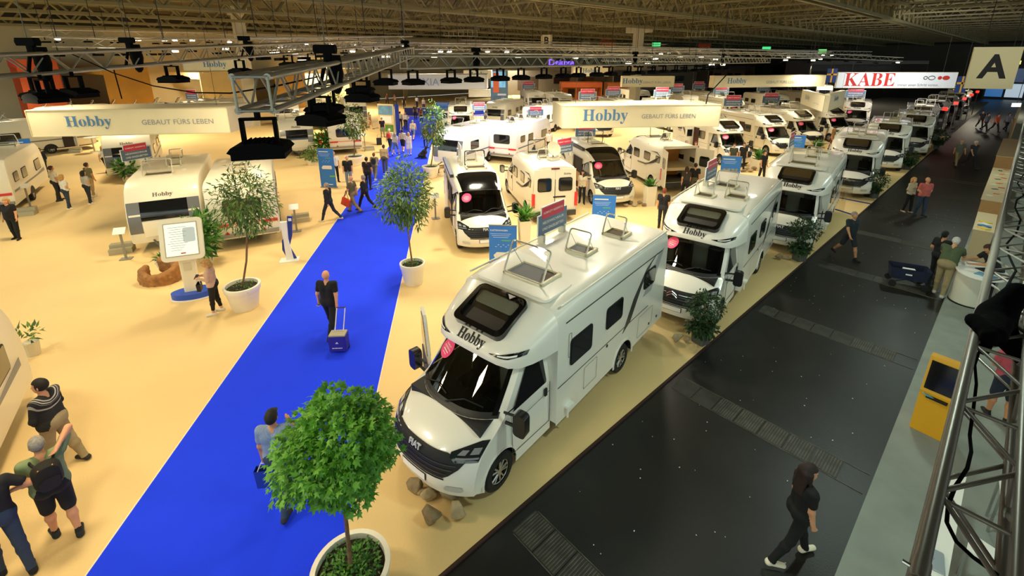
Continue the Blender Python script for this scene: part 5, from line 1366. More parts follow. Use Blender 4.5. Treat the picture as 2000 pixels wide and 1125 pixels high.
vans = [
    (1136, 397, 190, '#D8CDB0', '#14161C', 'dark', 1, 'stand', 'long', 'woman in cream top between the two camper vans'),
    (1336, 388, 20, '#2E2A26', '#17171B', 'brown', 1, 'walk', 'long', 'person with grey rucksack walking past the open rear doors'),
    (1352, 384, 10, '#141416', '#5A5540', 'brown', 0, 'walk2', 'shorts', 'man in black shirt and khaki shorts by the open rear doors'),
    (1291, 447, 30, '#15171A', '#22242A', 'red', 0, 'stand', 'long', 'person in black behind the nose of the second motorhome'),
    (1486, 352, 160, '#12161C', '#1A1C22', 'dark', 0, 'stand', 'long', 'man in black shirt behind the third motorhome'),
    (1336, 326, 150, '#D8C8B0', '#C9BFA8', 'grey', 0, 'stand', 'long', 'older man in pale shirt beside the motorhome doorway'),
    (1354, 326, 200, '#8A4A40', '#20242C', 'red', 1, 'stand', 'long', 'woman in red brown top beside the motorhome doorway'),
    (1428, 334, 200, '#3A4034', '#1E2024', 'brown', 0, 'stand', 'long', 'man in dark green by the nose of the open motorhome'),
    (1447, 332, 190, '#1A1C1E', '#1E2024', 'brown', 0, 'stand', 'long', 'man in black by the nose of the open motorhome'),
    (1655, 247, 190, '#1C1C20', '#1C1C20', 'dark', 0, 'stand', 'long', 'person in black before the white placard in the middle row'),
    (1635, 256, 150, '#6A5A44', '#30302C', 'brown', 0, 'stand', 'long', 'person in brown by the white placard in the middle row'),
    (1622, 292, 150, '#A88A5C', '#8A4A3C', 'blond', 1, 'stand', 'long', 'person in tan beside the fourth aisle motorhome'),
    (1072, 300, 180, '#E4DCC8', '#1A2030', 'brown', 0, 'stand', 'long', 'person in white shirt beside the bright white caravan'),
    (1040, 306, 160, '#D8D4C8', '#2A3444', 'brown', 1, 'stand', 'long', 'woman in white top at the white caravan door'),
]
for x, y, f, tc_, bc, hc, fem, po, lg, l in vans:
    q = gp(x, y); person(l, (q.x, q.y), f, 1.68 if fem else 1.78, po, 'tee', lg, hair='bob' if fem else 'short', hairc=hc, female=bool(fem), c=(S_, tc_, bc, '#2A2622', '#EEEEEE'), res=.018)
# sitting black dog beside the runner
def dog():
    S = SDF((-.25, -.75, -.02), (.25, .55, .95), .012)
    A = S.add
    A((0, -.28, .22), (0, .02, .50), .17, .15, 0, .06)      # seated trunk, deep chest in front
    A((0, .02, .50), (0, .10, .42), .15, .13, 0, .06); A((0, .06, .55), (0, .16, .74), .10, .085, 0, .05)   # neck
    A((0, .18, .80), (0, .22, .79), .085, .08, 0, .04); A((0, .25, .775), (0, .37, .745), .05, .036, 0, .03); A((0, .38, .755), (0, .39, .75), .02, .018, 0, .01)
    for s in (-1, 1):
        A((s * .085, .05, .45), (s * .095, .07, .24), .062, .045, 0, .04); A((s * .095, .07, .24), (s * .095, .08, .05), .040, .032, 0, .03); A((s * .095, .09, .03), (s * .095, .16, .028), .036, .032, 0, .02)
        A((s * .12, -.28, .22), (s * .15, -.02, .22), .11, .085, 0, .05); A((s * .15, -.02, .2), (s * .16, -.20, .06), .05, .04, 0, .03); A((s * .16, -.2, .045), (s * .16, .02, .03), .038, .034, 0, .03)
        A((s * .07, .15, .87), (s * .095, .13, .77), .03, .022, 0, .02, (.6, 1, 1))
    A((0, -.38, .10), (0, -.58, .04), .05, .035, 0, .04); A((0, -.58, .04), (.03, -.70, .035), .035, .02, 0, .03)
    me = S.mesh('dog_body', [mat('#0D0B0A', .75, var=.3, scale=30)]); return me
q = gp(829, 309); o = link('dog', dog()); o.location = (q.x, q.y, 0); o.rotation_euler = (0, 0, rad(-75)); tag(o, 'black dog sitting on the runner beside its keeper', 'dog')
# ================================================================== PLANTS, POTS, STONES
def zat(X, Y, ypx):
    k = (CY_PX - ypx) / F_PX; return CAM_H + Y * (k * _c - _s) / (_c + k * _s)
def leaf_mat(hexc, name):
    m = bpy.data.materials.new(name); m.use_nodes = True; nt = m.node_tree; b = nt.nodes['Principled BSDF']
    b.inputs['Base Color'].default_value = lin(hexc); b.inputs['Roughness'].default_value = .5
    t = nt.nodes.new('ShaderNodeBsdfTranslucent'); t.inputs['Color'].default_value = lin(hexc); mx = nt.nodes.new('ShaderNodeMixShader'); mx.inputs[0].default_value = .3
    nt.links.new(b.outputs[0], mx.inputs[1]); nt.links.new(t.outputs[0], mx.inputs[2]); nt.links.new(mx.outputs[0], nt.nodes['Material Output'].inputs['Surface']); return m
MAPLE = [leaf_mat('#69AC38', 'maple_leaf_a'), leaf_mat('#7DBE46', 'maple_leaf_b'), leaf_mat('#528E2C', 'maple_leaf_c')]
OLIVE = [leaf_mat('#5E8038', 'slim_leaf_a'), leaf_mat('#7A9A4C', 'slim_leaf_b'), leaf_mat('#3E5E2A', 'slim_leaf_c')]
DEEP = [leaf_mat('#2E4A22', 'deep_leaf_a'), leaf_mat('#3E5E2C', 'deep_leaf_b'), leaf_mat('#22381A', 'deep_leaf_c')]
FRESH = [leaf_mat('#4E8A30', 'fresh_leaf_a'), leaf_mat('#6EA544', 'fresh_leaf_b'), leaf_mat('#2F6226', 'fresh_leaf_c')]
BARK = mat('#7A5A3A', .8, var=.3, scale=14); SOIL = mat('#2A2216', .9, var=.4, scale=20)
POTW = mat('#F2EBD8', .45, var=.03, scale=2)
def star_leaf():
    V = [(0, 0, 0)]; F = []
    lob = [(-2.15, .55), (-1.05, .85), (0, 1.0), (1.05, .85), (2.15, .55)]
    pts = []
    for k, (a, l) in enumerate(lob):
        pts.append((math.sin(a) * l * .5, math.cos(a) * l * .5 + .35, -.08 * l))
        if k < 4:
            b = (a + lob[k + 1][0]) / 2; pts.append((math.sin(b) * .20, math.cos(b) * .20 + .35, 0))
    V = [(0, .33, .03)] + [(x, y, z) for x, y, z in pts] + [(0, .10, 0)]
    n = len(V); F = [(0, i, i + 1) for i in range(1, n - 1)] + [(0, n - 1, 1)]
    V += [(-.012, -.25, -.02), (.012, -.25, -.02)]; F.append((n - 1, n, n + 1))
    return np.array(V), F
def slim_leaf(w=.28):
    V = [(0, 0, 0), (w / 2, .35, .05), (0, 1, -.12), (-w / 2, .35, .05), (0, .4, -.02)]
    return np.array(V), [(0, 1, 4), (1, 2, 4), (2, 3, 4), (3, 0, 4)]
def leaf_frames(rng, n, c, r, shell=.55, droop=.5, flat_bottom=False):
    out = []
    while len(out) < n:
        d = rng.normal(size=3); d /= np.linalg.norm(d)
        lump = 1 + .16 * math.sin(5 * d[0] + 2) * math.sin(4 * d[1] + 1) + .10 * math.sin(9 * d[2] + 3 * d[0])
        rr = (shell + (1 - shell) * rng.random() ** .6) * lump
        p = np.array(c) + d * np.array(r) * rr
        y = d + rng.normal(size=3) * .55 + np.array([0, 0, -droop]); y /= np.linalg.norm(y)
        z = d * .6 + np.array([0, 0, .9]) + rng.normal(size=3) * .35; x = np.cross(y, z); x /= np.linalg.norm(x); z = np.cross(x, y)
        out.append((p, np.stack([x, y, z], 1)))
    return out
def leaf_cloud(name, parent, frames, shape, size, mats, rng, jitter=.3):
    V, F = shape; n = len(V); allv = []; allf = []; mi = []
    for k, (p, R) in enumerate(frames):
        s = size * (1 + jitter * (rng.random() * 2 - 1)); allv.append(V @ R.T * s + p); allf += [tuple(i + k * n for i in f) for f in F]; q = int(rng.integers(0, len(mats))); mi += [q] * len(F)
    me = bpy.data.meshes.new(name); me.from_pydata(np.concatenate(allv).tolist(), [], allf)
    for m in mats: me.materials.append(m)
    me.polygons.foreach_set('material_index', mi); me.update()
    o = link(name, me, parent); o['kind'] = 'stuff'; return o
def pot_round(t, R, H, big=True):
    MB().lathe([(0.001, 0), (R * .66, 0), (R * .70, .02), (R * .90, H * .74), (R * .92, H * .76), (R * .95, H * .78), (R * 1.0, H * .97), (R * .99, H), (R * .86, H), (R * .85, H * .86)], 40).build('pot', POTW, t, True)
    MB().lathe([(R * .86, H * .86), (R * .4, H * .90), (.001, H * .92)], 24).build('soil', SOIL, t, True)
def branches(t, z0, c, r, rng, tr=.03, n=7):
    b = MB(); 
    for k in range(n):
        d = rng.normal(size=3); d[2] = abs(d[2]) * .7; d /= np.linalg.norm(d); e = np.array(c) + d * np.array(r) * .7
        m = (np.array([0, 0, z0]) + e) / 2 + rng.normal(size=3) * .04
        b.tube((0, 0, z0), m, tr * .5, 5); b.tube(m, e, tr * .35, 5, r2=tr * .1)
    b.build('branches', BARK, t)
def potted_tree(label, base, potR, potH, crown, n, shape, size, mats, seed, trunk=.03, nobj=0, group='potted trees in white tubs', lean=(0, 0), under=220, shell=.35, name='potted_tree'):
    P = gp(*base) if len(base) == 2 else Vector(base); rng = np.random.default_rng(seed)
    t = thing(name, label, 'tree', (P.x, P.y, 0), 0, group)
    pot_round(t, potR, potH)
    cz = zat(P.x, P.y, crown[1]); q = px((P.x, P.y, cz)); dx = (crown[0] - q[0]) * q[2] / F_PX
    rx, rz = crown[2] / 2 * q[2] / F_PX, crown[3] / 2 * q[2] / F_PX * 1.06
    c = (dx, 0, cz); r = (rx, rx, rz)
    MB().tube((0, 0, potH * .85), (dx * .5, 0, (potH + cz - rz) / 2), trunk, 8, r2=trunk * .9).tube((dx * .5, 0, (potH + cz - rz) / 2), (dx, 0, cz - rz * .3), trunk * .9, 8, r2=trunk * .7).build('trunk', BARK, t, True)
    br = MB()
    branches(t, cz - rz * .75, c, r, rng, trunk)
    fr = leaf_frames(rng, n, c, r, shell)
    if nobj:
        cl = Vector((P.x, P.y, 0)); fr.sort(key=lambda f: (CAMP - (Vector(f[0]) + cl)).length - .25 * abs(Vector(f[1][:, 2]).dot((CAMP - Vector(f[0]) - cl).normalized())))
        lms = []
        for m in mats:
            me = bpy.data.meshes.new('leaf'); me.from_pydata(shape[0].tolist(), [], shape[1]); me.materials.append(m); lms.append(me)
        for p, R in fr[:nobj]:
            s = size * rng.uniform(.75, 1.25); M = Matrix([[*(R[i] * s), p[i]] for i in range(3)] + [[0, 0, 0, 1]])
            link('leaf', lms[int(rng.integers(0, len(mats)))], t, M)
        fr = fr[nobj:]
    leaf_cloud('foliage', t, fr, shape, size, mats, rng)
    if under:
        uf = leaf_frames(rng, under, (0, 0, potH * .90), (potR * .80, potR * .80, .12), .0, .1); uf = [(p, R) for p, R in uf if p[2] > potH * .84]
        leaf_cloud('ground_cover', t, uf, slim_leaf(.6), .055, FRESH if mats is not DEEP else DEEP, rng)
    return t
b = gp(685, 1108, .62)
potted_tree('round star leaved tree in a large white tub nearest the camera', (b.x, b.y, 0), .50, .64, (659, 868, 206, 176), 4200, star_leaf(), .122, MAPLE, 3, .03, nobj=300, under=1400, shell=.5)
potted_tree('slim leaved tree in a white tub on the right edge of the runner', (808, 553), .40, .72, (791, 382, 106, 128), 3000, slim_leaf(.32), .15, OLIVE, 5, .028)
potted_tree('tall sparse tree in a white tub left of the runner', (480, 600), .48, .72, (480, 394, 112, 132), 1900, slim_leaf(), .15, OLIVE, 7, .03)
potted_tree('small tree in a white tub behind the blue banner', (693, 322), .62, .62, (690, 240, 56, 64), 800, slim_leaf(.4), .20, OLIVE, 9, .04)
potted_tree('bushy tree in a white tub by the sitting dog', (842, 346), .52, .70, (846, 246, 48, 84), 1000, slim_leaf(.4), .20, OLIVE, 11, .04)
potted_tree('far small tree near the grassy display left of the runner', (655, 224), .6, .6, (655, 196, 44, 36), 400, slim_leaf(.5), .3, OLIVE, 13, .05, under=0)
# dark clipped shrubs along the black aisle: ball on a stem above a bushy pot
def topiary(label, base, ball, r_px, seed, bush=1.0):
    P = gp(*base); rng = np.random.default_rng(seed); t = thing('topiary', label, 'shrub', (P.x, P.y, 0), rng.random(), 'clipped shrubs in dark pots along the black aisle')
    MB().grid([[(x * k, y * k, z) for x, y in rrect(.40, .40, .04, 2)] for z, k in ((0, .8), (.46, 1.0), (.46, .9), (.40, .9))], close=True).build('pot', mat('#5E615C', .6), t)
    cz = zat(P.x, P.y, ball[1]); q = px((P.x, P.y, cz)); r = r_px * q[2] / F_PX
    MB().tube((0, 0, .4), (.03, .02, cz), .025, 6).build('stem', BARK, t)
    leaf_cloud('crown', t, leaf_frames(rng, 900, (0, 0, cz), (r * 1.12, r * 1.12, r * .85), .5), slim_leaf(.5), r * .22, DEEP, rng)
    leaf_cloud('lower_bush', t, leaf_frames(rng, 600, (-.12, -.05, .50), (.34 * bush, .34 * bush, .22), .3), slim_leaf(.5), .12, DEEP, rng)
    return t
topiary('dark clipped shrub at the tail of the nearest motorhome', (1368, 668), (1384, 597), 31, 1)
topiary('dark clipped shrub before the third motorhome', (1560, 508), (1575, 448), 24, 2)
topiary('dark clipped shrub before the fourth motorhome', (1704, 386), (1708, 350), 18, 3)
topiary('dark clipped shrub before the fifth motorhome', (1771, 331), (1772, 306), 14, 4)
topiary('dark shrub beside the last white motorhome and grey stand', (1828, 290), (1830, 266), 14, 5)
def planter(label, base, w, h, seed, ph=.35, mats=FRESH, name='planter', red=False):
    P = gp(*base); rng = np.random.default_rng(seed); t = thing(name, label, 'planter', (P.x, P.y, 0), rad(10), 'square planters on the stand')
    MB().grid([[(x * k, y * k, z) for x, y in rrect(w, w, .02, 2)] for z, k in ((0, .82), (h, 1.0), (h, .88), (h - .1, .86))], close=True).build('tub', mat('#EFE6CC', .5), t); MB().box((0, 0, h - .12), (w * .8, w * .8, .02)).build('soil', SOIL, t)
    fr = []
    for k in range(70):
        a, e = rng.random() * 2 * PI, rng.uniform(.5, 1.4); y = np.array([math.cos(a) * math.cos(e), math.sin(a) * math.cos(e), math.sin(e)]); z = np.array([0, 0, 1.0]) - y * y[2]; z /= np.linalg.norm(z) + 1e-6; x = np.cross(y, z)
        fr.append((np.array([rng.normal() * .06, rng.normal() * .06, h - .08 + rng.random() * ph * .3]), np.stack([x, y, z], 1)))
    leaf_cloud('leaves', t, fr, slim_leaf(.22), ph, mats, rng)
    return t
planter('tall white square planter with green plant between the camper vans', (1267, 401), .50, 1.0, 1, .4)
planter('white square planter with broad leaves in front of the closed rear doors', (1024, 474), .46, .95, 2, .6)
planter('low cream planter with green plant beside the open motorhome', (1480, 331), .8, .7, 3, .6)
planter('green plant in a low planter among the middle row', (1594, 301), .6, .5, 4, .6)
def bush(label, base, r, h, n, size, mats, seed, shape=None, name='fern_bush', flowers=0):
    P = gp(*base); rng = np.random.default_rng(seed); t = thing(name, label, 'shrub', (P.x, P.y, 0), 0)
    MB().lathe([(.001, 0), (r * .45, 0), (r * .55, .35), (.001, .33)], 16).build('pot', mat('#D9CDAE', .6), t)
    leaf_cloud('leaves', t, leaf_frames(rng, n, (0, 0, .3 + h / 2), (r, r, h / 2), .1, -.2), shape or slim_leaf(.3), size, mats, rng)
    if flowers:
        f = leaf_frames(rng, flowers, (0, 0, .3 + h * .55), (r * .8, r * .8, h * .3), .8); leaf_cloud('flowers', t, f, slim_leaf(.9), size * .6, [mat('#D8402A', .5), mat('#E86A3A', .5)], rng)
    return t
bush('tall feathery green bush behind the info screen', (404, 513), .48, 1.55, 500, .32, FRESH, 21)
bush('green plant with orange flowers beside the bike caravan', (634, 302), .5, 1.4, 420, .45, FRESH, 22, flowers=40)
bush('low ivy plant at the foot of the caravan nose', (610, 322), .6, .8, 300, .25, OLIVE, 23)
bush('small green plant under the left caravan nose', (250, 352), .5, .9, 260, .35, FRESH, 24)
bush('leafy plant showing past the left edge caravan', (66, 692), .3, .5, 60, .16, OLIVE, 25)
bush('green shrub beside the tall banner at far left', (26, 316), .5, 1.0, 200, .25, OLIVE, 26)
bush('tall green tree like plant between far left caravans', (300, 195), 1.6, 3.6, 420, .8, FRESH, 27)
bush('second tall green plant between far left caravans', (362, 190), 1.2, 2.4, 300, .6, FRESH, 28)
# stones
STONE = [mat('#A08C68', .85, var=.25, scale=9, bump=.5), mat('#8C7A5A', .85, var=.25, scale=9, bump=.5), mat('#AC9A76', .85, var=.2, scale=7, bump=.5)]
def stone(label, p, s, seed, sq=(1, .8, .8), group=None):
    rng = np.random.default_rng(seed); bm = bmesh.new()
    for k in range(16):
        d = rng.normal(size=3); d /= np.linalg.norm(d); bm.verts.new(d * np.array(sq) * s / 2 * rng.uniform(.85, 1.1))
    r = bmesh.ops.convex_hull(bm, input=bm.verts); bmesh.ops.delete(bm, geom=[g for g in r['geom_interior'] if isinstance(g, bmesh.types.BMVert)], context='VERTS')
    bmesh.ops.bevel(bm, geom=list(bm.edges), offset=s * .03, segments=1, affect='EDGES')
    zmin = min(v.co.z for v in bm.verts)
    for v in bm.verts: v.co.z -= zmin
    me = bpy.data.meshes.new('stone'); bm.to_mesh(me); bm.free(); me.materials.append(STONE[seed % 3])
    o = link('stone', me); o.location = (p[0], p[1], p[2] if len(p) > 2 else 0); tag(o, label, 'stone', group); return o
gst = 'rough stones at the nose of the nearest motorhome'
for k, (x, y, s, l) in enumerate(((812, 958, .34, 'rough stone under the number plate, leftmost of the pile'), (838, 972, .30, 'narrow rough stone second from left in the pile'), (876, 978, .38, 'broad rough stone at the back of the pile'), (843, 1015, .38, 'large rough stone at the front of the pile'), (896, 1008, .34, 'flat reddish stone at the right of the pile'), (825, 968, .18, 'small stone wedged between the pile stones'))):
    stone(l, gp(x, y), s, 31 + k, (1, .85, .85), gst)
for k, (x, y, s, l) in enumerate(((1322, 668, .34, 'grey stone beside the first clipped shrub'), (1340, 668, .2, 'small grey stone next to the first clipped shrub'), (1520, 508, .3, 'brown stone beside the second clipped shrub'), (1534, 506, .26, 'second brown stone beside the second clipped shrub'))): stone(l, gp(x, y), s, 50 + k, (1, .8, .8), 'stones beside the clipped shrubs')
for k in range(5): stone(ORD[k] + ' brown stone from the left under the camper van nose', gp(1222 + 9 * k, 403 - (k % 2) * 4), .32, 60 + k, (1, .8, .6), 'stones under the camper van nose')
for k in range(4): stone(ORD[k] + ' brown stone from the left before the open motorhome nose', gp(1452 + 7 * k, 336 - (k % 2) * 3), .45, 70 + k, (1, .8, .6), 'stones before the open motorhome')
# ================================================================== RIGGING: trusses, floods, hanging signs
UC = MB().tube((0, 0, 0), (0, 0, 1), 1, 10).mesh('tube', ALU, True); UCD = MB().tube((0, 0, 0), (0, 0, 1), 1, 16).mesh('tube_dull', DARKALU, True)
def rod(name, a, b, r, parent, me=UC):
    a, b = Vector(a), Vector(b); d = b - a
    M = Matrix.Translation(a) @ d.to_track_quat('Z', 'Y').to_matrix().to_4x4() @ Matrix.Diagonal((r, r, d.length, 1))
    return link(name, me, parent, M)
def truss(label, a, b, w=.24, r=.025, rb=.010, step=.27, me=UC, endcap=True, lump=False):
    """box truss; a and b are the middles of its ends"""
    a, b = Vector(a), Vector(b); d = b - a; L = d.length
    t = thing('lighting_truss', label, 'truss', a, 0); t.rotation_euler = d.to_track_quat('Y', 'Z').to_euler()
    h = w / 2; C = [(-h, -h), (h, -h), (h, h), (-h, h)]
    n = max(1, int(L / step))
    if lump:
        m = MB()
        for x, z in C: m.tube((x, 0, z), (x, L, z), r, 5)
        for k in range(n):
            y0 = k * step
            for q in range(4):
                p0, p1 = C[q], C[(q + 1) % 4]
                if k % 2: p0, p1 = p1, p0
                m.tube((p0[0], y0, p0[1]), (p1[0], y0 + step, p1[1]), rb, 4, cap=False)
        m.build('lattice', ALU, t, fix=False); return t
    for x, z in C: rod('chord', (x, 0, z), (x, L, z), r, t, me)
    for k in range(n):
        y0 = k * step
        for q in range(4):
            p0, p1 = C[q], C[(q + 1) % 4]
            if k % 2: p0, p1 = p1, p0
            rod('brace', (p0[0], y0, p0[1]), (p1[0], y0 + step, p1[1]), rb, t, me)
    if endcap:
        for y in (0.0, L):
            for q in range(4): rod('end_bar', (C[q][0], y, C[q][1]), (C[(q + 1) % 4][0], y, C[(q + 1) % 4][1]), rb * 1.2, t, me)
    return t
# near truss at the right edge, parallel to the black aisle
ZT = 5.10
NT = truss('heavy grey box truss running up the right edge above the aisle', hall(-1.2, .21, ZT - .12), hall(44, .21, ZT - .12), .24, .025, .0105, .40, UCD)
for k in range(18):
    rod('cross_bar', (-.12, .36 + .8 * k, .12), (.12, .36 + .8 * k, .12), .0105, NT, UCD)
sl = thing('truss_sleeve', 'steel coupling sleeve with bolt on the near right truss chord', 'coupler', hall(1.92, .09, ZT), -AX + PI / 2)
MB().tube((-.05, 0, 0), (.05, 0, 0), .029, 16).build('sleeve', DARKALU, sl, True); MB().tube((-.075, 0, 0), (-.05, 0, 0), .02, 12).build('end_pin', CHROME, sl, True); MB().tube((0, -.05, .0), (0, .05, .0), .008, 8).build('bolt', CHROME, sl)
# black sling and drape hanging over it
def drape(label, pts, r, name='black_sling', cat='sling'):
    o = MB().path(pts, r, 8).build(name, mat('#060606', .9, spec=.1), None, True); return tag(o, label, cat)
S = SDF((-.5, -.4, -.5), (.6, .45, .45), .016)
S.add((-.02, -.10, .05), (.03, .08, .06), .035, .05, 0, .04); S.add((.05, -.05, .03), (.30, .22, .02), .07, .10, 0, .05); S.add((.25, .18, .0), (.34, .02, -.16), .09, .06, 0, .05); S.add((.28, .2, .05), (.42, .25, .20), .09, .07, 0, .05); S.add((-.03, -.10, .05), (-.04, -.11, -.05), .035, .03, 0, .03)
me = S.mesh('chain_bag', [mat('#040404', 1.0, spec=.05, bump=.4, scale=20)])
cb = link('chain_bag', me); cb.location = hall(4.15, .10, ZT); cb.rotation_euler = (0, 0, -AX + .75); tag(cb, 'black cloth chain bag slung over the near right truss', 'bag')
drape('black power cable looping down along the near right truss', [gp(x, y, 5.06) for x, y in ((1935, 680), (1912, 688), (1904, 712), (1907, 750), (1901, 800), (1894, 850), (1897, 882), (1889, 915), (1866, 950), (1852, 985), (1849, 1020), (1868, 1058), (1900, 1088), (1950, 1124))], .0075, 'power_cable', 'cable')
drape('second black cable wound along the far part of the right truss', [hall(5.2 + .5 * k, .20 + .04 * math.sin(k * 1.7), ZT + .03 * math.cos(k)) for k in range(14)], .009, 'power_cable', 'cable')
# upper left rig
T2a, T2b = at(493, 184, 3.3), at(800, 101, 12.5)
truss('bright box truss with open end hanging left of centre', T2a, T2b, .24, .025, .0085, .22)
T1a, T1b = at(-60, 132, 5.1), at(700, 86, 16.8)
truss('long box truss crossing the upper left of the picture', T1a, T1b, .24, .025, .009, .26)
T3a, T3b = at(788, 121, 9.2), at(1500, 118, 27)
truss('box truss with row of floods running right from the middle', T3a, T3b, .24, .025, .010, .27)
FLB = mat('#040404', .8, spec=.15)
def flood_proto():
    t = thing('flood_light', 'x', 'flood light')
    w, d = .40, .30
    sec = [(-.20, 0), (-.17, .035), (-.06, .06), (.06, .06), (.17, .035), (.20, 0), (.17, -.015), (-.17, -.015)]
    MB().prism(sec, -d / 2, d / 2, 'XZ').build('housing', FLB, t)
    fn = MB()
    for k in range(7): fn.box((-.09 + .03 * k, 0, .062), (.006, d * .8, .014))
    fn.build('cooling_fins', FLB, t)
    MB().box((0, 0, -.016), (.24, d * .6, .004)).build('lens', mat('#FFF0D0', .3, emit=2.0), t)
    lp = MB()
    for sx in (-1, 1): lp.box((sx * .17, 0, -.03), (.012, d, .05))
    for sy in (-1, 1): lp.box((0, sy * d * .49, -.03), (.35, .012, .05))
    lp.build('lens_shroud', FLB, t)
    y = MB(); y.box((-.11, 0, .12), (.025, .05, .20)).box((.11, 0, .12), (.025, .05, .20)).box((0, 0, .22), (.245, .05, .02)); y.build('yoke', FLB, t)
    MB().tube((0, 0, .22), (0, 0, .28), .022, 8).build('clamp', FLB, t)
    return t
FLOOD = flood_proto(); _fl = [0]
G_FL = 'black flood lights hung under the trusses'
def flood(a, b, f, label, dz=-.40, rz=0, tilt=0, off=0):
    a, b = Vector(a), Vector(b); p = a + (b - a) * f
    o = FLOOD if _fl[0] == 0 else copy_tree(FLOOD); _fl[0] += 1
    d = (b - a); n = Vector((d.y, -d.x, 0)).normalized(); o.location = p + n * off + Vector((0, 0, dz)); o.rotation_euler = (tilt, 0, math.atan2(d.y, d.x) + rz)
    o['label'] = label; o['group'] = G_FL; return o
def pix_f(a, b, x):
    """fraction along a rig line at which it passes a pixel column"""
    lo, hi = 0.0, 1.0
    for _ in range(40):
        m = (lo + hi) / 2
        if (px(Vector(a) + (Vector(b) - Vector(a)) * m)[0] < x): lo = m
        else: hi = m
    return (lo + hi) / 2
for k, (x, off) in enumerate(((805, .0), (880, 0), (925, 0), (977, 0), (1018, 0), (1063, 0), (1101, 0), (1131, 0), (1167, 0), (1194, 0), (1230, 0), (1250, 0), (1278, 0), (1299, 0), (1322, 0), (1340, 0), (1360, 0), (1376, 0), (1392, 0), (1406, 0), (1420, 0))):
    flood(T3a, T3b, pix_f(T3a, T3b, x), ORD[k] + ' black flood light from the left under the middle truss', -.40, off=off)
for k, (x, off, rz) in enumerate(((482, .0, 1.75), (608, .05, 1.2), (645, -.1, 1.6), (688, .1, 1.3), (715, -.12, 1.5), (745, .05, 1.4))):
    flood(T2a, T2b, pix_f(T2a, T2b, max(x, 496)), ['black flood light under the open end of the bright truss', 'black flood light on the bright truss, second from its open end', 'black flood light on the bright truss, third from its open end', 'black flood light on the bright truss, fourth from its open end', 'black flood light on the bright truss, fifth from its open end', 'black flood light on the bright truss, farthest from its open end'][k], -.40, rz, off=off)
for k, (x, off, rz) in enumerate(((40, .2, 1.2), (85, -.1, 1.9), (112, .15, 1.5), (330, 0, 1.5), (455, .1, 1.3), (560, 0, 1.5), (600, .1, 1.6))):
    flood(T1a, T1b, pix_f(T1a, T1b, x), ['black flood light under the left truss at the picture edge', 'black flood light second from left under the left truss', 'black flood light just above the left hanging brand sign', 'black flood light alone under the middle of the left truss', 'black flood light left of the bright truss end', 'black flood light behind the bright truss', 'farthest black flood light on the left truss'][k], -.40, rz, off=off)
# chain hoists: black motor bodies with chain to the roof
HOIST = mat('#040404', .8, spec=.15)
def hoist(a, b, x, label, up=.26, sz=.58):
    p = Vector(a) + (Vector(b) - Vector(a)) * pix_f(a, b, x)
    t = thing('chain_hoist', label, 'hoist', p, random.Random(int(x)).random(), 'black chain hoists on the trusses')
    m = MB(); m.box((0, 0, up), (.36 * sz, .17 * sz, .16 * sz)).tube((-.2 * sz, 0, up), (.2 * sz, 0, up), .085 * sz, 10).box((.03, 0, up - .1), (.06, .06, .12)); m.build('motor', HOIST, t)
    MB().tube((0, 0, .12), (0, 0, up), .03, 8).build('hook', HOIST, t)
    s = MB()
    for sx in (-.1, .1): s.tube((sx, 0, -.14), (0, 0, .16), .02, 6)
    s.build('round_sling', HOIST, t)
    MB().tube((0, 0, up), (0, 0, CEIL_Z - p.z - .05), .006, 5).build('lift_chain', mat('#6A6658', .4, .7), t)
    bg = MB(); bg.lathe([(.02, -.42), (.05, -.38), (.085, -.2), (.07, .0)], 12, c=(.12 * sz, .05, up - .06)); bg.build('chain_bag', HOIST, t, True)
hoist(T2a, T2b, 640, 'black chain hoist with bag on the bright truss'); hoist(T1a, T1b, 66, 'large black chain hoist at the left end of the left truss'); hoist(T1a, T1b, 480, 'black chain hoist on the left truss near the column')
hoist(T3a, T3b, 930, 'black chain hoist on the middle truss above the runner'); hoist(T3a, T3b, 1240, 'black chain hoist on the middle truss by the column'); hoist(T2a, T2b, 792, 'black chain hoist where bright and middle trusses meet', sz=.5); hoist(T3a, T3b, 1412, 'black chain hoist at the far right of the middle truss'); hoist(T1a, T1b, 255, 'small black chain hoist midway along the left truss', sz=.5)
drape('thin black cable sagging between the left truss and the bright truss', [at(128, 100, 6.5), at(220, 142, 5.8), at(300, 168, 5.2), at(380, 181, 4.6), at(450, 182, 4.1), at(540, 168, 3.8), at(620, 150, 4.4)], .007, 'power_cable', 'cable')
drape('thin black cord holding the left hanging brand sign', [at(222, 135, 17), at(238, 193, 17.5)], .02, 'suspension_cord', 'cord')
drape('black cord from the middle truss to the hanging brand sign', [at(1423, 142, 21), at(1383, 185, 21), at(1379, 203, 21)], .025, 'suspension_cord', 'cord')
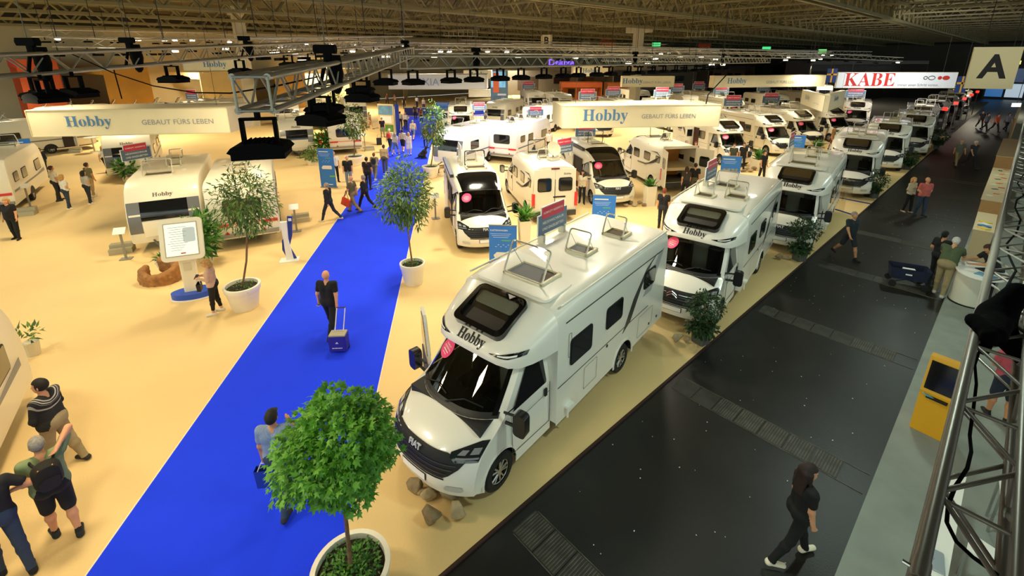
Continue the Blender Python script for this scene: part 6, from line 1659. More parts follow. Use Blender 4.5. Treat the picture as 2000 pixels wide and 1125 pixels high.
# ---- hanging signs
FAB = mat('#E2D6B2', .8, var=.03, scale=1.5); FABE = mat('#D9CDAA', .8)
def vbox(label, tl, tr, h, thick, items, name='hanging_sign', mat_=None, cat='sign'):
    """box sign between two top corners; items: (mesh, fraction along, fraction down)"""
    a, b = Vector(tl), Vector(tr); z = (a.z + b.z) / 2; d = Vector((b.x - a.x, b.y - a.y, 0)); L = d.length; u = d / L
    n = Vector((u.y, -u.x, 0))
    if n.dot(CAMP - (a + b) / 2) < 0: n = -n
    t = thing(name, label, cat, (a.x, a.y, z), math.atan2(u.y, u.x))
    sgn = -1 if (Matrix.Rotation(math.atan2(u.y, u.x), 3, 'Z') @ Vector((0, -1, 0))).dot(n) > 0 else 1
    MB().box((L / 2, -sgn * thick / 2, -h / 2), (L, thick, h)).build('fabric_box', mat_ or FAB, t)
    fr = MB()
    for zz in (-.012, -h + .012): fr.box((L / 2, sgn * .012, zz), (L, .02, .03))
    for xx in (.012, L - .012): fr.box((xx, sgn * .012, -h / 2), (.03, .02, h))
    fr.build('edge_frame', mat('#C9BD98', .6), t)
    for me, fx, fz in items:
        link('lettering', me, t, face_M((L * fx, sgn * .012, -h * fz), (0, sgn, 0)))
    ln = MB()
    for fx in (.12, .88): ln.tube((L * fx, -sgn * thick / 2, 0), (L * fx, -sgn * thick / 2, CEIL_Z - z), .008, 5)
    ln.build('suspension_wires', mat('#3A382E', .5), t)
    return t
def hob(h, m=None): return text_mesh(serif('Hobby'), height=h, material=m or TXT_BLUE)
def geb(w, m=None): return text_mesh('GEBAUT FÜRS LEBEN', width=w, material=m or TXT_GREY)
vbox('hanging fabric sign box with serif brand word at upper left', at(42, 195, 17.0), at(446, 229, 18.2), 1.0, 2.2, [(hob(.50), .29, .50), (geb(2.55), .735, .50)])
vbox('hanging fabric sign box with serif brand word right of centre', at(1098, 200, 20.5), at(1408, 211, 21.2), 1.0, 2.4, [(hob(.66), .27, .50), (geb(2.55), .67, .48)])
vbox('distant long hanging sign with brand word left of the red letter banner', at(1396, 143, 36), at(1613, 151, 38), .92, .6, [(hob(.55), .20, .5), (geb(2.9), .60, .55)])
vbox('distant hanging sign with grey slogan behind the column', at(1216, 146, 36), at(1318, 151, 36), .85, .6, [(hob(.5), .2, .5), (geb(2.2), .66, .55)])
vbox('small distant hanging sign with brand word at upper left', at(355, 118, 34), at(480, 112, 34), .85, .6, [(hob(.55), .5, .5)])
vbox('far cream hanging sign behind the flood row', at(1120, 128, 42), at(1190, 130, 42), .9, 1.5, [(hob(.5), .5, .5)])
vbox('far hanging sign with brand word above the pale letter banner', at(905, 137, 34), at(960, 138, 34), .6, 1.0, [(hob(.42), .5, .5)])
vbox('pale grey hanging banner lettered with five capitals above the runner', at(757, 144, 31), at(950, 147, 31), .98, 2.0, [(text_mesh('MAXIA', width=2.1, material=mat('#93A8C4', .6)), .36, .5)], mat_=mat('#E4E0D6', .8))
vbox('cream sign panel left of the grey letter banner', at(915, 175, 33), at(957, 176, 33), .5, .8, [])
# angled pair of white sign boards in the middle row
vbox('white fabric sign box at an angle above the middle row, left', at(1568, 172, 38), at(1612, 190, 32), 1.15, .3, [(hob(.45, mat('#A9B6BC', .6)), .3, .45), (geb(1.4, mat('#B8BCB8', .6)), .7, .62)], mat_=mat('#F0E8CC', .8))
vbox('white fabric sign box at an angle above the middle row, right', at(1621, 184, 32), at(1652, 176, 36), 1.2, .3, [(hob(.5, mat('#8FAFC0', .6)), .45, .4)], mat_=mat('#F0E8CC', .8))
# red letter banner with flags
KRED = mat('#C02A1E', .5)
kb = vbox('white hanging banner with bold red capitals and shoe prints', at(1639, 133, 46), at(1870, 149, 46), 1.55, .2, [(text_mesh(serif('KABE'), width=5.0, material=KRED), .275, .45), (text_mesh('Immer einen Schritt voraus…', width=4.3, material=mat('#3A3A3A', .6)), .70, .80)], mat_=mat('#E9EEF0', .6))
def feet(mt, name):
    m = MB()
    for cx, w, h in ((-.33, .42, .36), (.28, .72, .44)):
        m.prism([(cx + w / 2 * math.cos(2 * PI * k / 20), h / 2 * math.sin(2 * PI * k / 20)) for k in range(20)], 0, .01)
    return m.mesh(name, mt)
def feet_ring():
    m = MB()
    for cx, w, h in ((-.33, .42, .36), (.28, .72, .44)):
        o = [(cx + w / 2 * math.cos(2 * PI * k / 20), h / 2 * math.sin(2 * PI * k / 20), .01) for k in range(20)]; i = [(cx + (w / 2 - .07) * math.cos(2 * PI * k / 20), (h / 2 - .07) * math.sin(2 * PI * k / 20), .01) for k in range(20)]
        m.grid([o, i], close=True)
    return m.mesh('shoe_print_outline', BLACK)
Lk = 231 * 46 / F_PX
for me, fx in ((feet_ring(), .765), (feet(KRED, 'shoe_print'), .885)): link('shoe_print', me, kb, face_M((Lk * fx, -.014 if kb.children[0].matrix_local.translation.y >= 0 else .014, -.55), (0, -1, 0)))
def flag(label, tl, w, h):
    t = thing('flag', label, 'flag', tl, math.atan2(*[0, 1])); B = mat('#1C3A78', .7); Y = mat('#D8A030', .7)
    MB().box((w / 2, 0, -h / 2), (w, .03, h)).build('blue_cloth', B, t); MB().box((w * .5, -.02, -h / 2), (w * .16, .03, h)).box((w / 2, -.02, -h * .42), (w, .03, h * .12)).build('yellow_cross', Y, t); MB().tube((w / 2, .02, 0), (w / 2, .02, CEIL_Z - tl[2]), .012, 5).build('hanging_wire', BLACK, t)
flag('blue flag with yellow cross left of the red letter banner', at(1617, 134, 46), 1.0, 1.35); flag('blue flag with yellow cross right of the red letter banner', at(1872, 149, 46), 1.05, 1.6)
def letter_plate(label, ch, tl, w, h):
    t = thing('letter_panel', label, 'sign', tl, rad(-18)); MB().box((w / 2, 0, -h / 2), (w, .1, h)).build('panel', mat('#E8DEB4', .7), t)
    link('letter', text_mesh(ch, height=h * .58, material=BLACK, bold=.03), t, face_M((w / 2, -.056, -h * .46), (0, -1, 0)))
    MB().tube((w * .2, 0, 0), (w * .2, 0, CEIL_Z - tl[2]), .02, 5).tube((w * .8, 0, 0), (w * .8, 0, CEIL_Z - tl[2]), .02, 5).build('hanging_rods', BLACK, t)
letter_plate('large pale hanging panel with the black letter A', 'A', at(1903, 92, 28), 2.35, 2.45)
letter_plate('small distant hanging panel with the black letter B', 'B', at(1057, 68, 70), 1.75, 1.75)
# ================================================================== SIGNS ON ROOFS, BANNERS, INFO STANDS
def rs(x, y, rz, label, z=2.8, sc=1.0): return roof_sign(gp(x, y, z), rz, label, sc)
rs(1078, 461, PI / 2 - H40, 'red and slate sign on the nearest motorhome reading about single beds', 2.80)
rs(1386, 358, PI / 2 - H40, 'red and slate sign on the roof of the second aisle motorhome')
rs(1543, 292, PI / 2 - H40, 'red and slate sign on the roof of the third aisle motorhome')
rs(899, 318, PI / 2 - HV, 'red and slate sign on the camper van next to the runner', 2.56)
rs(1101, 305, rad(40), 'red and slate sign on the camper van with closed rear doors', 2.56)
rs(1143, 272, rad(10), 'slate sign on the roof of the camper van with open side door', 2.56)
rs(1046, 230, rad(5), 'red and blue sign on the bright white caravan roof', 2.6)
rs(936, 219, rad(5), 'red and slate sign on the roof of the white caravan beside the runner', 2.6)
rs(270, 318, rad(70), 'red and blue sign on the left caravan roof edge', 2.6)
def rollup(label, base, w, htop, title=None, kind=0, face=0.0, h=None):
    P = base; t = thing('rollup_banner', label, 'banner', (P.x, P.y, 0), face, 'blue banner stands on the stand')
    H = htop
    MB().box((0, 0, H / 2 + .03), (w, .015, H - .06)).build('banner_sheet', BANNER, t)
    MB().box((0, 0, .03), (w + .04, .14, .06)).build('base_cassette', mat('#9A9A94', .4, .5), t); MB().box((0, 0, H), (w + .02, .03, .03)).build('top_rail', mat('#9A9A94', .4, .5), t)
    if title:
        link('title_lettering', text_mesh(title, width=w * .62, material=PAPER, bold=.012), t, face_M((-w * .14, -.0095, H * .92), (0, -1, 0)))
    else: MB().box((-w * .12, -.009, H * .92), (w * .6, .003, H * .02)).build('title_strip', PAPER, t)
    m = MB()
    for k in range(3): m.box((-w * .08, -.009, H * (.865 - .028 * k)), (w * (.74 - .1 * k), .003, .012))
    m.build('text_lines', mat('#BFD8F4', .6), t)
    if kind == 0:
        c = MB(); c.prism([(-.30 * w, .0), (.30 * w, .0), (.33 * w, .06 * w), (.30 * w, .22 * w), (-.22 * w, .22 * w), (-.34 * w, .10 * w)], -.010, -.008, 'XZ'); o = c.build('vehicle_picture', PAPER, t); o.location = (0, 0, H * .48)
        g = MB().box((.12 * w, -.009, H * .76), (.34 * w, .003, .03)).box((.3 * w, -.009, H * .30), (.34 * w, .003, .09)); g.build('green_tags', mat('#6CC04A', .5), t)
        d = MB()
        for k in range(6): d.box(((-.25 + .09 * k) * w, -.009, H * (.66 + .03 * (k % 2))), (.05 * w, .003, .02))
        d.build('icon_marks', mat('#BFD8F4', .6), t); MB().box((.12 * w, -.009, H * .085), (.34 * w, .003, .045)).build('footer_mark', PAPER, t)
    else:
        for sx in (-.2, .2): MB().box((sx * w, -.009, H * .56), (.36 * w, .003, H * .24)).build('photo_print', mat('#8A949A', .5, var=.6, scale=6), t)
    return t
def base_of(a, b): p, q = gp(*a), gp(*b); return (p + q) / 2, (q - p).length, math.atan2((q - p).y, (q - p).x)
P, w, f = base_of((42, 351), (74, 347)); rollup('tall blue banner stand beside the man in dark suit', P, .95, zat(P.x, P.y, 272), face=f)
P, w, f = base_of((628, 366), (658, 367)); rollup('tall blue banner stand left of the runner beside the walking people', P, .9, zat(P.x, P.y, 290), face=f)
for (x, y, l, ti, k, w) in ((982, 440, 'blue banner stand between the nearest motorhome and the camper van', 'KASTENWAGEN', 0, .85), (1181, 381, 'blue banner stand behind the roof of the nearest motorhome', None, 0, .85), (1430, 305, 'blue banner stand with two vehicle photos behind the second motorhome', None, 1, .95), (1561, 264, 'blue banner stand behind the third motorhome', None, 0, .85), (868, 200, 'blue banner wall at the runner end by the welcome desk', None, 1, 2.0)):
    rollup(l, gp(x, y, 2.05), w, 2.05, ti, k, rad(-5) if x < 1300 else rad(-14))
# info screen pillar
P = gp(380, 578); t = thing('info_screen', 'white info pillar with large portrait screen and blue oval foot', 'info stand', (P.x, P.y, 0), rad(22)); zc = zat(P.x, P.y, 466)
MB().prism([(.60 * math.cos(2 * PI * k / 32), .34 * math.sin(2 * PI * k / 32)) for k in range(32)], 0, .03).build('foot_plate', PAPER, t)
MB().prism([(.57 * math.cos(2 * PI * k / 32), .31 * math.sin(2 * PI * k / 32)) for k in range(32)], .03, .20).build('blue_foot', mat('#2250C0', .4), t)
MB().grid([[(x * k, y * k, z) for x, y in rrect(.42, .16, .04, 3)] for z, k in ((.2, 1.0), (zc - .4, .95))], close=True).build('pillar', mat('#EDE4CA', .4), t, True)
Mb = Matrix.Translation((0, -.06, zc)) @ Matrix.Rotation(rad(72), 4, 'X')
bd = MB().prism(rrect(1.06, 1.22, .13, 5), -.05, .05).build('screen_housing', mat('#F0E8CE', .35, coat=.2), t); bd.matrix_local = Mb
bz = MB().prism(rrect(.84, .98, .02, 2), .05, .056).build('screen_bezel', mat('#BDB492', .5), bd)
sc = MB().prism(rrect(.78, .92, .01, 2), .056, .06).build('screen', mat('#EAF0EA', .2, emit=.45), bd)
m = MB(); rng = random.Random(2)
for k in range(11): m.box((-.10 + rng.uniform(-.03, .03), .36 - .066 * k, .062), (rng.uniform(.25, .5), .010, .002))
m.build('screen_text_lines', mat('#8A9AA4', .5), sc); MB().box((.02, -.40, .062), (.12, .035, .002)).build('screen_red_mark', mat('#C8403A', .5), sc); MB().prism(rrect(.3, .42, .05, 3, .2, .12), .061, .062).build('screen_map', mat('#CFE2EC', .5), sc)
MB().box((0, -.09, 1.0), (.2, .01, .24)).build('leaflet_pocket', mat('#D8CFB4', .4), t)
# blue and white swoosh stele
P = gp(566, 508); t = thing('stele', 'white and navy curved info stele at the left edge of the runner', 'info stand', (P.x, P.y, 0), rad(15))
MB().prism(rrect(.62, .42, .03, 2), 0, .03).build('foot_plate', PAPER, t)
MB().prism([(-.10, .03), (.13, .03), (.05, .8), (.08, 1.45), (-.14, 1.45), (-.10, .8)], -.05, .05, 'XZ').build('white_blade', PAPER, t)
MB().prism([(-.08, .03), (-.2, .4), (-.17, .75), (.06, 1.0), (.10, 1.62), (.26, 1.60), (.18, .9), (.05, .5), (.22, .03)], .03, .10, 'XZ').build('navy_blade', NAVY, t)
MB().box((.18, .02, 1.5), (.10, .01, .10)).build('code_tag', PAPER, t)
# driftwood with a planted pot
P = gp(316, 548); S = SDF((-.75, -.6, -.02), (.8, .6, .9), .022); rng = random.Random(8)
for k in range(2, 15):
    a = 2 * PI * k / 16 + 2.2; b2 = a + 2 * PI / 16; q_ = rng.uniform(-.05, .05)
    for zz in (.10, .26, .40): S.add((.48 * math.cos(a), .36 * math.sin(a), zz + .16 * math.sin(a)), (.48 * math.cos(b2) + q_, .36 * math.sin(b2), zz + .16 * math.sin(b2)), .10, .09 + .04 * rng.random(), 0, .06)
for k in range(5): S.add((rng.uniform(.1, .4), rng.uniform(-.3, 0), .12), (rng.uniform(.3, .65), rng.uniform(-.4, .1), .25), .07, .03, 0, .05)
o = link('driftwood', S.mesh('driftwood', [mat('#9A6A38', .8, var=.35, scale=7, bump=.5)])); o.location = P; tag(o, 'gnarled brown driftwood ring in front of the left caravan', 'driftwood')
P2_ = gp(322, 535); t = thing('potted_succulent', 'small cream pot with spiky plant inside the driftwood', 'plant', (P2_.x, P2_.y, .26), 0); MB().lathe([(.001, 0), (.15, 0), (.2, .26), (.17, .26), (.001, .2)], 20).build('pot', POTW, t, True)
rgn = np.random.default_rng(3); leaf_cloud('leaves', t, leaf_frames(rgn, 80, (0, 0, .32), (.14, .14, .12), .1, -.4), slim_leaf(.2), .18, FRESH, rgn)
# caravan steps, stand posts
STEP = mat('#A89E80', .7)
for x, y, l in ((52, 420, 'grey wooden step box before the left edge caravan'), (588, 432, 'grey step box beside the caravan with red rear lights'), (722, 294, 'grey step box beside the far caravan rear'), (240, 492, 'grey step box at the left caravan nose'), (148, 298, 'grey step before the side on caravan door')):
    P = gp(x, y); t = thing('step_box', l, 'step', (P.x, P.y, 0), rad(25), 'step boxes at caravan doors'); MB().box((0, 0, .10), (.7, .45, .20)).build('lower_step', STEP, t); MB().box((0, .1, .26), (.7, .26, .12)).build('upper_step', STEP, t)
for x, y, l in ((247, 506, 'slim lectern board beside the left caravan nose'), (580, 452, 'slim lectern board beside the caravan with red rear lights'), (60, 405, 'slim lectern board at the left edge caravan'), (713, 289, 'slim lectern board beside the far caravan rear'), (851, 427, 'slim lectern board left of the nearest camper van')):
    P = gp(x, y); t = thing('info_lectern', l, 'info stand', (P.x, P.y, 0), rad(20), 'info lecterns beside vehicles'); MB().box((0, 0, .02), (.35, .25, .03)).build('foot_plate', mat('#8A8674', .5), t); MB().box((0, 0, .5), (.07, .03, .95)).build('post', mat('#8A8674', .5), t)
    b = MB().box((0, 0, 0), (.36, .02, .28)).build('board', PAPER, t); b.location = (0, -.03, 1.08); b.rotation_euler = (rad(-50), 0, 0)
# high table near the far left caravan
P = gp(185, 296); t = thing('high_table', 'round high table beside the side on caravan', 'table', (P.x, P.y, 0)); MB().lathe([(.001, 1.08), (.45, 1.08), (.45, 1.11), (.001, 1.11)], 24).build('table_top', PAPER, t); MB().tube((0, 0, .02), (0, 0, 1.08), .05, 10).build('column', mat('#B5AC90', .5), t); MB().lathe([(.001, .0), (.28, .0), (.28, .03), (.001, .03)], 20).build('base', mat('#B5AC90', .5), t)
# landscape display board left of the runner
P, w_, f_ = base_of((742, 262), (772, 264)); t = thing('display_board', 'landscape picture board with navy side left of the runner', 'display', (P.x, P.y, 0), f_); zt = zat(P.x, P.y, 203)
MB().box((0, 0, zt / 2), (w_, .12, zt)).build('board_body', mat('#E0C890', .6), t); MB().box((0, -.065, zt * .8), (w_ * .9, .02, zt * .3)).build('sky_picture', mat('#5F8FB0', .6, var=.4, scale=1.5), t); MB().box((0, -.065, zt * .5), (w_ * .7, .02, zt * .22)).build('vehicle_picture', PAPER, t); MB().box((0, -.065, zt * .22), (w_ * .9, .02, zt * .24)).build('meadow_picture', mat('#5A8A3A', .6, var=.4, scale=2), t); MB().box((w_ * .62, .2, zt * .5), (.12, .5, zt)).build('navy_side', NAVY, t)
# mountain bike on the caravan nose
P = gp(600, 303); t = thing('mountain_bike', 'black mountain bike leaning against the caravan nose', 'bicycle', (P.x, P.y, 0), rad(25))
for sx in (-.55, .55): 
    MB().lathe([(.31, -.025), (.35, 0), (.31, .025), (.29, 0), (.31, -.025)], 24, c=(sx, 0, .35), axis='Y').build('wheel', RUBBER, t, True)
MB().path([(-.55, 0, .35), (-.1, 0, .32), (-.18, 0, .78), (.38, 0, .80), (-.1, 0, .32)], .022, 6).path([(.38, 0, .85), (.55, 0, .35)], .022, 6).path([(-.18, 0, .78), (-.55, 0, .35)], .015, 6).build('frame', mat('#8A2420', .4), t)
MB().tube((.38, -.3, 1.0), (.38, .3, 1.0), .015, 6).tube((.38, 0, .8), (.38, 0, 1.0), .016, 6).build('handlebar', BLACK, t); MB().box((-.22, 0, .9), (.26, .13, .05)).build('saddle', BLACK, t)
# satellite dish on the camper van roof
P = gp(1080, 312, 2.56); t = thing('satellite_dish', 'pale satellite dish raised on the camper van roof', 'dish', (P.x, P.y, 2.56), rad(30)); MB().box((0, 0, .06), (.4, .4, .12)).build('base', mat('#DDD5BC', .5), t); MB().tube((0, 0, .1), (0, .05, .4), .03, 6).build('mount_arm', mat('#8A8674', .5), t)
d = MB().lathe([(.001, 0), (.2, .02), (.34, .07), (.34, .085), (.2, .035), (.001, .015)], 24).build('reflector', mat('#A89F86', .5), t, True); d.location = (0, .0, .48); d.rotation_euler = (rad(60), 0, 0)
# glass barriers with blue floor rails in the aisle row
for (a, b, l) in (((1617, 383), (1701, 399), 'glass barrier on a blue floor rail before the fourth motorhome'), ((1616, 405), (1675, 423), 'blue floor rail with glass barrier behind the third motorhome')):
    p, q = gp(*a), gp(*b); t = thing('glass_barrier', l, 'barrier', p, math.atan2((q - p).y, (q - p).x), 'glass barriers in the aisle row'); L = (q - p).length
    MB().box((L / 2, 0, .02), (L, .06, .04)).build('floor_rail', NAVY, t)
    MB().box((L * .3, 0, .55), (L * .5, .012, 1.0)).build('glass_pane', ACRYL, t)
# ================================================================== RIGHT-HAND STANDS
P = gp(1889, 590); t = thing('counter', 'white curved front counter where the green shirted man leans', 'counter', (P.x, P.y, 0), -AX)
MB().grid([[(.42 * math.cos(a), .42 * math.sin(a), z) for a in [PI * .25 + PI * 1.5 * k / 20 for k in range(21)]] for z in (.02, 1.0)]).build('curved_front', mat('#DCD8C4', .4), t, True)
MB().prism([(.55 * math.cos(2 * PI * k / 30) + .1, .75 * math.sin(2 * PI * k / 30)) for k in range(30)], 1.0, 1.04).build('worktop', PAPER, t)
MB().tube((.45, -.5, 0), (.45, -.5, 1.0), .025, 8).build('support_leg', CHROME, t); MB().prism([(.44 * math.cos(2 * PI * k / 24), .44 * math.sin(2 * PI * k / 24)) for k in range(24)], 0, .04).build('plinth', BLACK, t)
Rz = Matrix.Rotation(-AX, 3, 'Z')
def on(p, dx, dy, z): v = Rz @ Vector((dx, dy, 0)); return (p.x + v.x, p.y + v.y, z)
tag(MB().box((0, 0, 0), (.34, .24, .02)).build('tablet_device', BLACK), 'dark tablet lying on the white counter', 'tablet').location = on(P, .15, .15, 1.051)
o = tag(MB().box((0, 0, 0), (.30, .42, .015)).build('brochure', mat('#6FA8C8', .4, var=.3, scale=8)), 'blue leaflet spread on the white counter', 'leaflet'); o.location = on(P, .2, -.35, 1.048); o.rotation_euler = (0, 0, .4)
TAN = mat('#B98A54', .6, var=.06); TANL = mat('#D6BE94', .6)
def seg(label, a, b, w, h, top=None, m=TAN, name='sales_counter', cat='counter'):
    p, q = gp(*a), gp(*b); L = (q - p).length; t = thing(name, label, cat, p, math.atan2((q - p).y, (q - p).x)); MB().box((L / 2, -w / 2, h / 2), (L, w, h)).build('body', m, t); MB().box((L / 2, -w / 2, h + .015), (L + .04, w + .04, .03)).build('top', top or TANL, t); return t, p, q
t, p, q = seg('tan sales counter with leaflets along the right side of aisle', (1904, 432), (1930, 362), .8, 1.0)
rng = random.Random(5); LC = {'white': '#F2EDE0', 'orange': '#D9772E', 'cream': '#E8DCC0', 'dark': '#3A3A44', 'red': '#C84A3A'}; lcn = {}; L_ = (q - p).length
for k in range(15):
    cname = list(LC)[k % 5]; lcn[cname] = lcn.get(cname, -1) + 1
    u = (q - p).normalized(); n = Vector((u.y, -u.x, 0)); pt = p + u * (1.0 + (L_ - 1.3) * k / 14) + n * (.2 + .4 * ((k * 7) % 5) / 4)
    o = MB().box((0, 0, .006), (.21, .15, .012)).build('leaflet', mat(LC[cname], .5)); o.location = (pt.x, pt.y, 1.032); o.rotation_euler = (0, 0, rng.random() * 3); tag(o, ORD[lcn[cname]] + ' ' + cname + ' leaflet from the near end of the tan counter', 'leaflet', 'leaflets on the tan counter')
seg('second tan counter farther up the right side of aisle', (1937, 335), (1953, 296), .8, 1.0)
seg('tall brown partition board at the far right of aisle', (1966, 280), (1982, 240), .12, 2.1, m=mat('#A87A44', .6), name='partition', cat='partition')
t, p, q = seg('pale display stand with brochures beside the white counter', (1884, 505), (1896, 466), .5, 1.1, m=TANL, name='brochure_stand')
for k in range(4):
    u = (q - p).normalized(); n = Vector((u.y, -u.x, 0)); pt = p + u * (.3 + .3 * k) + n * .25
    o = MB().box((0, 0, .02), (.22, .30, .04)).build('brochure_pile', mat(['#E8C84A', '#2E6AB0', '#E4E4DC', '#E0C040'][k], .4)); o.location = (pt.x, pt.y, 1.13); tag(o, ['yellow brochure pile on the pale display stand', 'blue brochure pile on the pale display stand', 'white brochure pile on the pale display stand', 'mustard brochure pile at the far end of the display stand'][k], 'brochures')
# yellow terminal with black screen
P, w_, f_ = base_of((1793, 841), (1826, 857)); t = thing('yellow_terminal', 'yellow floor terminal with black screen on the grey carpet', 'terminal', (P.x, P.y, 0), f_); zt = 1.55; YEL = mat('#E8A81C', .4, coat=.2)
MB().prism([(0, 0), (.36, 0), (.36, zt * .98), (.30, zt), (.14, zt), (.0, zt * .56)], -.26, .26, 'YZ').build('cabinet', YEL, t)
b = MB().box((0, 0, 0), (.44, .02, zt * .36)).build('screen', BLACKG, t); b.location = (0, .055, zt * .78); b.rotation_euler = (-math.atan2(.14, zt * .44), 0, 0)
MB().box((0, -.03, zt * .52), (.3, .1, .03)).build('leaflet_tray', BLACK, t)
o = MB().box((0, 0, 0), (.24, .11, .01), M=Matrix.Rotation(.4, 3, 'Y')).build('card_stack', mat('#4AB0D8', .4)); v_ = Matrix.Rotation(f_, 3, 'Z') @ Vector((-.1, -.04, 0)); o.location = (P.x + v_.x, P.y + v_.y, zt * .535); tag(o, 'blue and yellow card sticking out of the yellow terminal', 'card')
# white tables at the bottom right, one with a laptop
def table(label, corners, z=.74):
    pts = [gp(x, y, z) for x, y in corners]; c = sum(pts, Vector()) / len(pts); t = thing('white_table', label, 'table', (c.x, c.y, 0)); MB().prism([(p.x - c.x, p.y - c.y) for p in pts], z - .03, z).build('table_top', PAPER, t)
    for p in pts: 
        d = (Vector((c.x, c.y, z)) - p) * .08; MB().tube((p.x + d.x - c.x, p.y + d.y - c.y, 0), (p.x + d.x - c.x, p.y + d.y - c.y, z - .03), .018, 8).build('leg', CHROME, t)
    return t
table('long white table with laptop under the near right truss', [(1785, 1135), (1850, 1135), (1888, 930), (1862, 925)])
P = gp(1820, 1092, .745); t = thing('laptop', 'closed silver laptop on the long white table', 'laptop', (P.x, P.y, .745), -AX + rad(8)); MB().prism(rrect(.235, .33, .02, 3), 0, .012).build('base', mat('#B8BCC0', .35, .6), t); MB().prism(rrect(.235, .33, .02, 3), .012, .022).build('lid', mat('#AEB8C0', .35, .4), t)
lg = MB(); lg.grid([[(r * math.cos(2 * PI * k / 24), r * math.sin(2 * PI * k / 24), .0225) for k in range(24)] for r in (.016, .019)], close=True); lg.build('lid_emblem_ring', BLACK, t); link('lid_emblem', text_mesh('hp', height=.018, material=BLACK), t, Matrix.Translation((0, 0, .0228)) @ Matrix.Rotation(-PI / 2, 4, 'Z'))
table('square white table right of the laptop table', [(1896, 1040), (1965, 1085), (1962, 1118), (1888, 1072)])
table('cream table showing between truss braces', [(1952, 935), (1985, 900), (1995, 955), (1955, 966)])
P = gp(1975, 800); t = thing('reception_desk', 'white rounded reception desk behind the person in pink shirt', 'desk', (P.x, P.y, 0), -AX); MB().prism(rrect(.9, 1.6, .2, 5, .4, 0), 0, 1.0).build('desk_body', mat('#DDE0D2', .4), t, True); MB().prism(rrect(1.0, 1.7, .22, 5, .4, 0), 1.0, 1.04).build('desk_top', PAPER, t)
# folding wagon by the counter
P = gp(1768, 556); t = thing('folding_wagon', 'dark blue folding wagon cart on the black aisle', 'wagon', (P.x, P.y, 0), rad(-28)); DB = mat('#141C38', .8, var=.2)
MB().grid([[(x * k, y * k, z) for x, y in rrect(1.0, .55, .06, 3)] for z, k in ((.25, .88), (.62, 1.0))], close=True).poly([(x * .88, y * .88, .25) for x, y in rrect(1.0, .55, .06, 3)]).build('fabric_tub', DB, t)
for sx in (-.4, .4):
    for sy in (-.28, .28): MB().lathe([(.001, -.03), (.10, -.03), (.10, .03), (.001, .03)], 16, c=(sx, sy, .10), axis='Y').build('wheel', BLACK, t)
MB().path([(-.45, -.24, .12), (.45, .24, .25), (.45, -.24, .12), (-.45, .24, .25)], .014, 6).build('frame', BLACK, t); MB().path([(.5, 0, .3), (.75, 0, .85), (.75, -.1, .88), (.75, .1, .88)], .014, 6).build('pull_handle', BLACK, t); MB().box((0, .02, .52), (.3, .12, .05)).build('white_papers', PAPER, t); MB().box((-.05, -.285, .45), (.16, .01, .04)).build('label_patch', PAPER, t)
# welcome desk at the end of the runner
P = crp(60, (cl + cr) / 2 + 2.5); t = thing('welcome_desk', 'long curved navy welcome desk at the end of the runner', 'desk', (P.x, P.y, 0), -CH)
arc = [(5.5 * math.sin(a), -2.2 * math.cos(a)) for a in [-1.1 + 2.2 * k / 24 for k in range(25)]]
MB().grid([[(x, y, z) for x, y in arc] for z in (0.02, 1.05)]).build('navy_front', NAVY, t, True); MB().grid([[(x, y - .08, 1.08) for x, y in arc], [(x, y + .6, 1.08) for x, y in arc]]).build('worktop', TANL, t, True); MB().grid([[(x, y - .02, z) for x, y in arc] for z in (.0, .12)]).build('plinth', TANL, t, True)
# ================================================================== BACKGROUND: more vehicles, booths, far rigging
def far_roof(src, label, x, y, h, z=2.58, loc=(0, 3.0), group='distant vehicles behind the front rows', sc=None):
    P = gp(x, y, z); rz = -rad(h); return dup(src, label, place(P, loc, rz), rz, group, sc)
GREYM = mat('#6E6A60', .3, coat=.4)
# dark grey motorhomes beyond the white row
gm0 = None
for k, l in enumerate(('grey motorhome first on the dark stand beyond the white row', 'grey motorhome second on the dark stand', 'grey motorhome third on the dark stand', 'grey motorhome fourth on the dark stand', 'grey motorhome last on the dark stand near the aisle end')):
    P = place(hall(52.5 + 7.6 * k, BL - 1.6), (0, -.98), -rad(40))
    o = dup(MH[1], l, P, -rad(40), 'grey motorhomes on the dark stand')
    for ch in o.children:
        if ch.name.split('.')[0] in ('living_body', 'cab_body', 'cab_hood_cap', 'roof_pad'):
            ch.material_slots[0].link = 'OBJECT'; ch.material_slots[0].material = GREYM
    p = hall(53 + 7.6 * k, BL - .25)
    c = MB(); c.box((p.x, p.y, 2.9), (.10, 1.0, .06), rz=-AX)
    s = thing('light_bar', ['red and white light bar over the first grey motorhome', 'red and white light bar over the second grey motorhome', 'red and white light bar over the third grey motorhome', 'red and white light bar over the fourth grey motorhome', 'red and white light bar over the last grey motorhome'][k], 'light', (p.x, p.y, 0), -AX)
    MB().box((0, 0, 1.4), (.08, .08, 2.8)).build('post', mat('#3A2A28', .5), s); MB().box((.0, .0, 2.85), (.10, 1.3, .06)).build('white_tube', mat('#FFE8D8', .4, emit=2.5), s); MB().box((0, -.8, 2.9), (.3, .3, .25)).build('red_lamp', mat('#E02018', .4, emit=3.0), s)
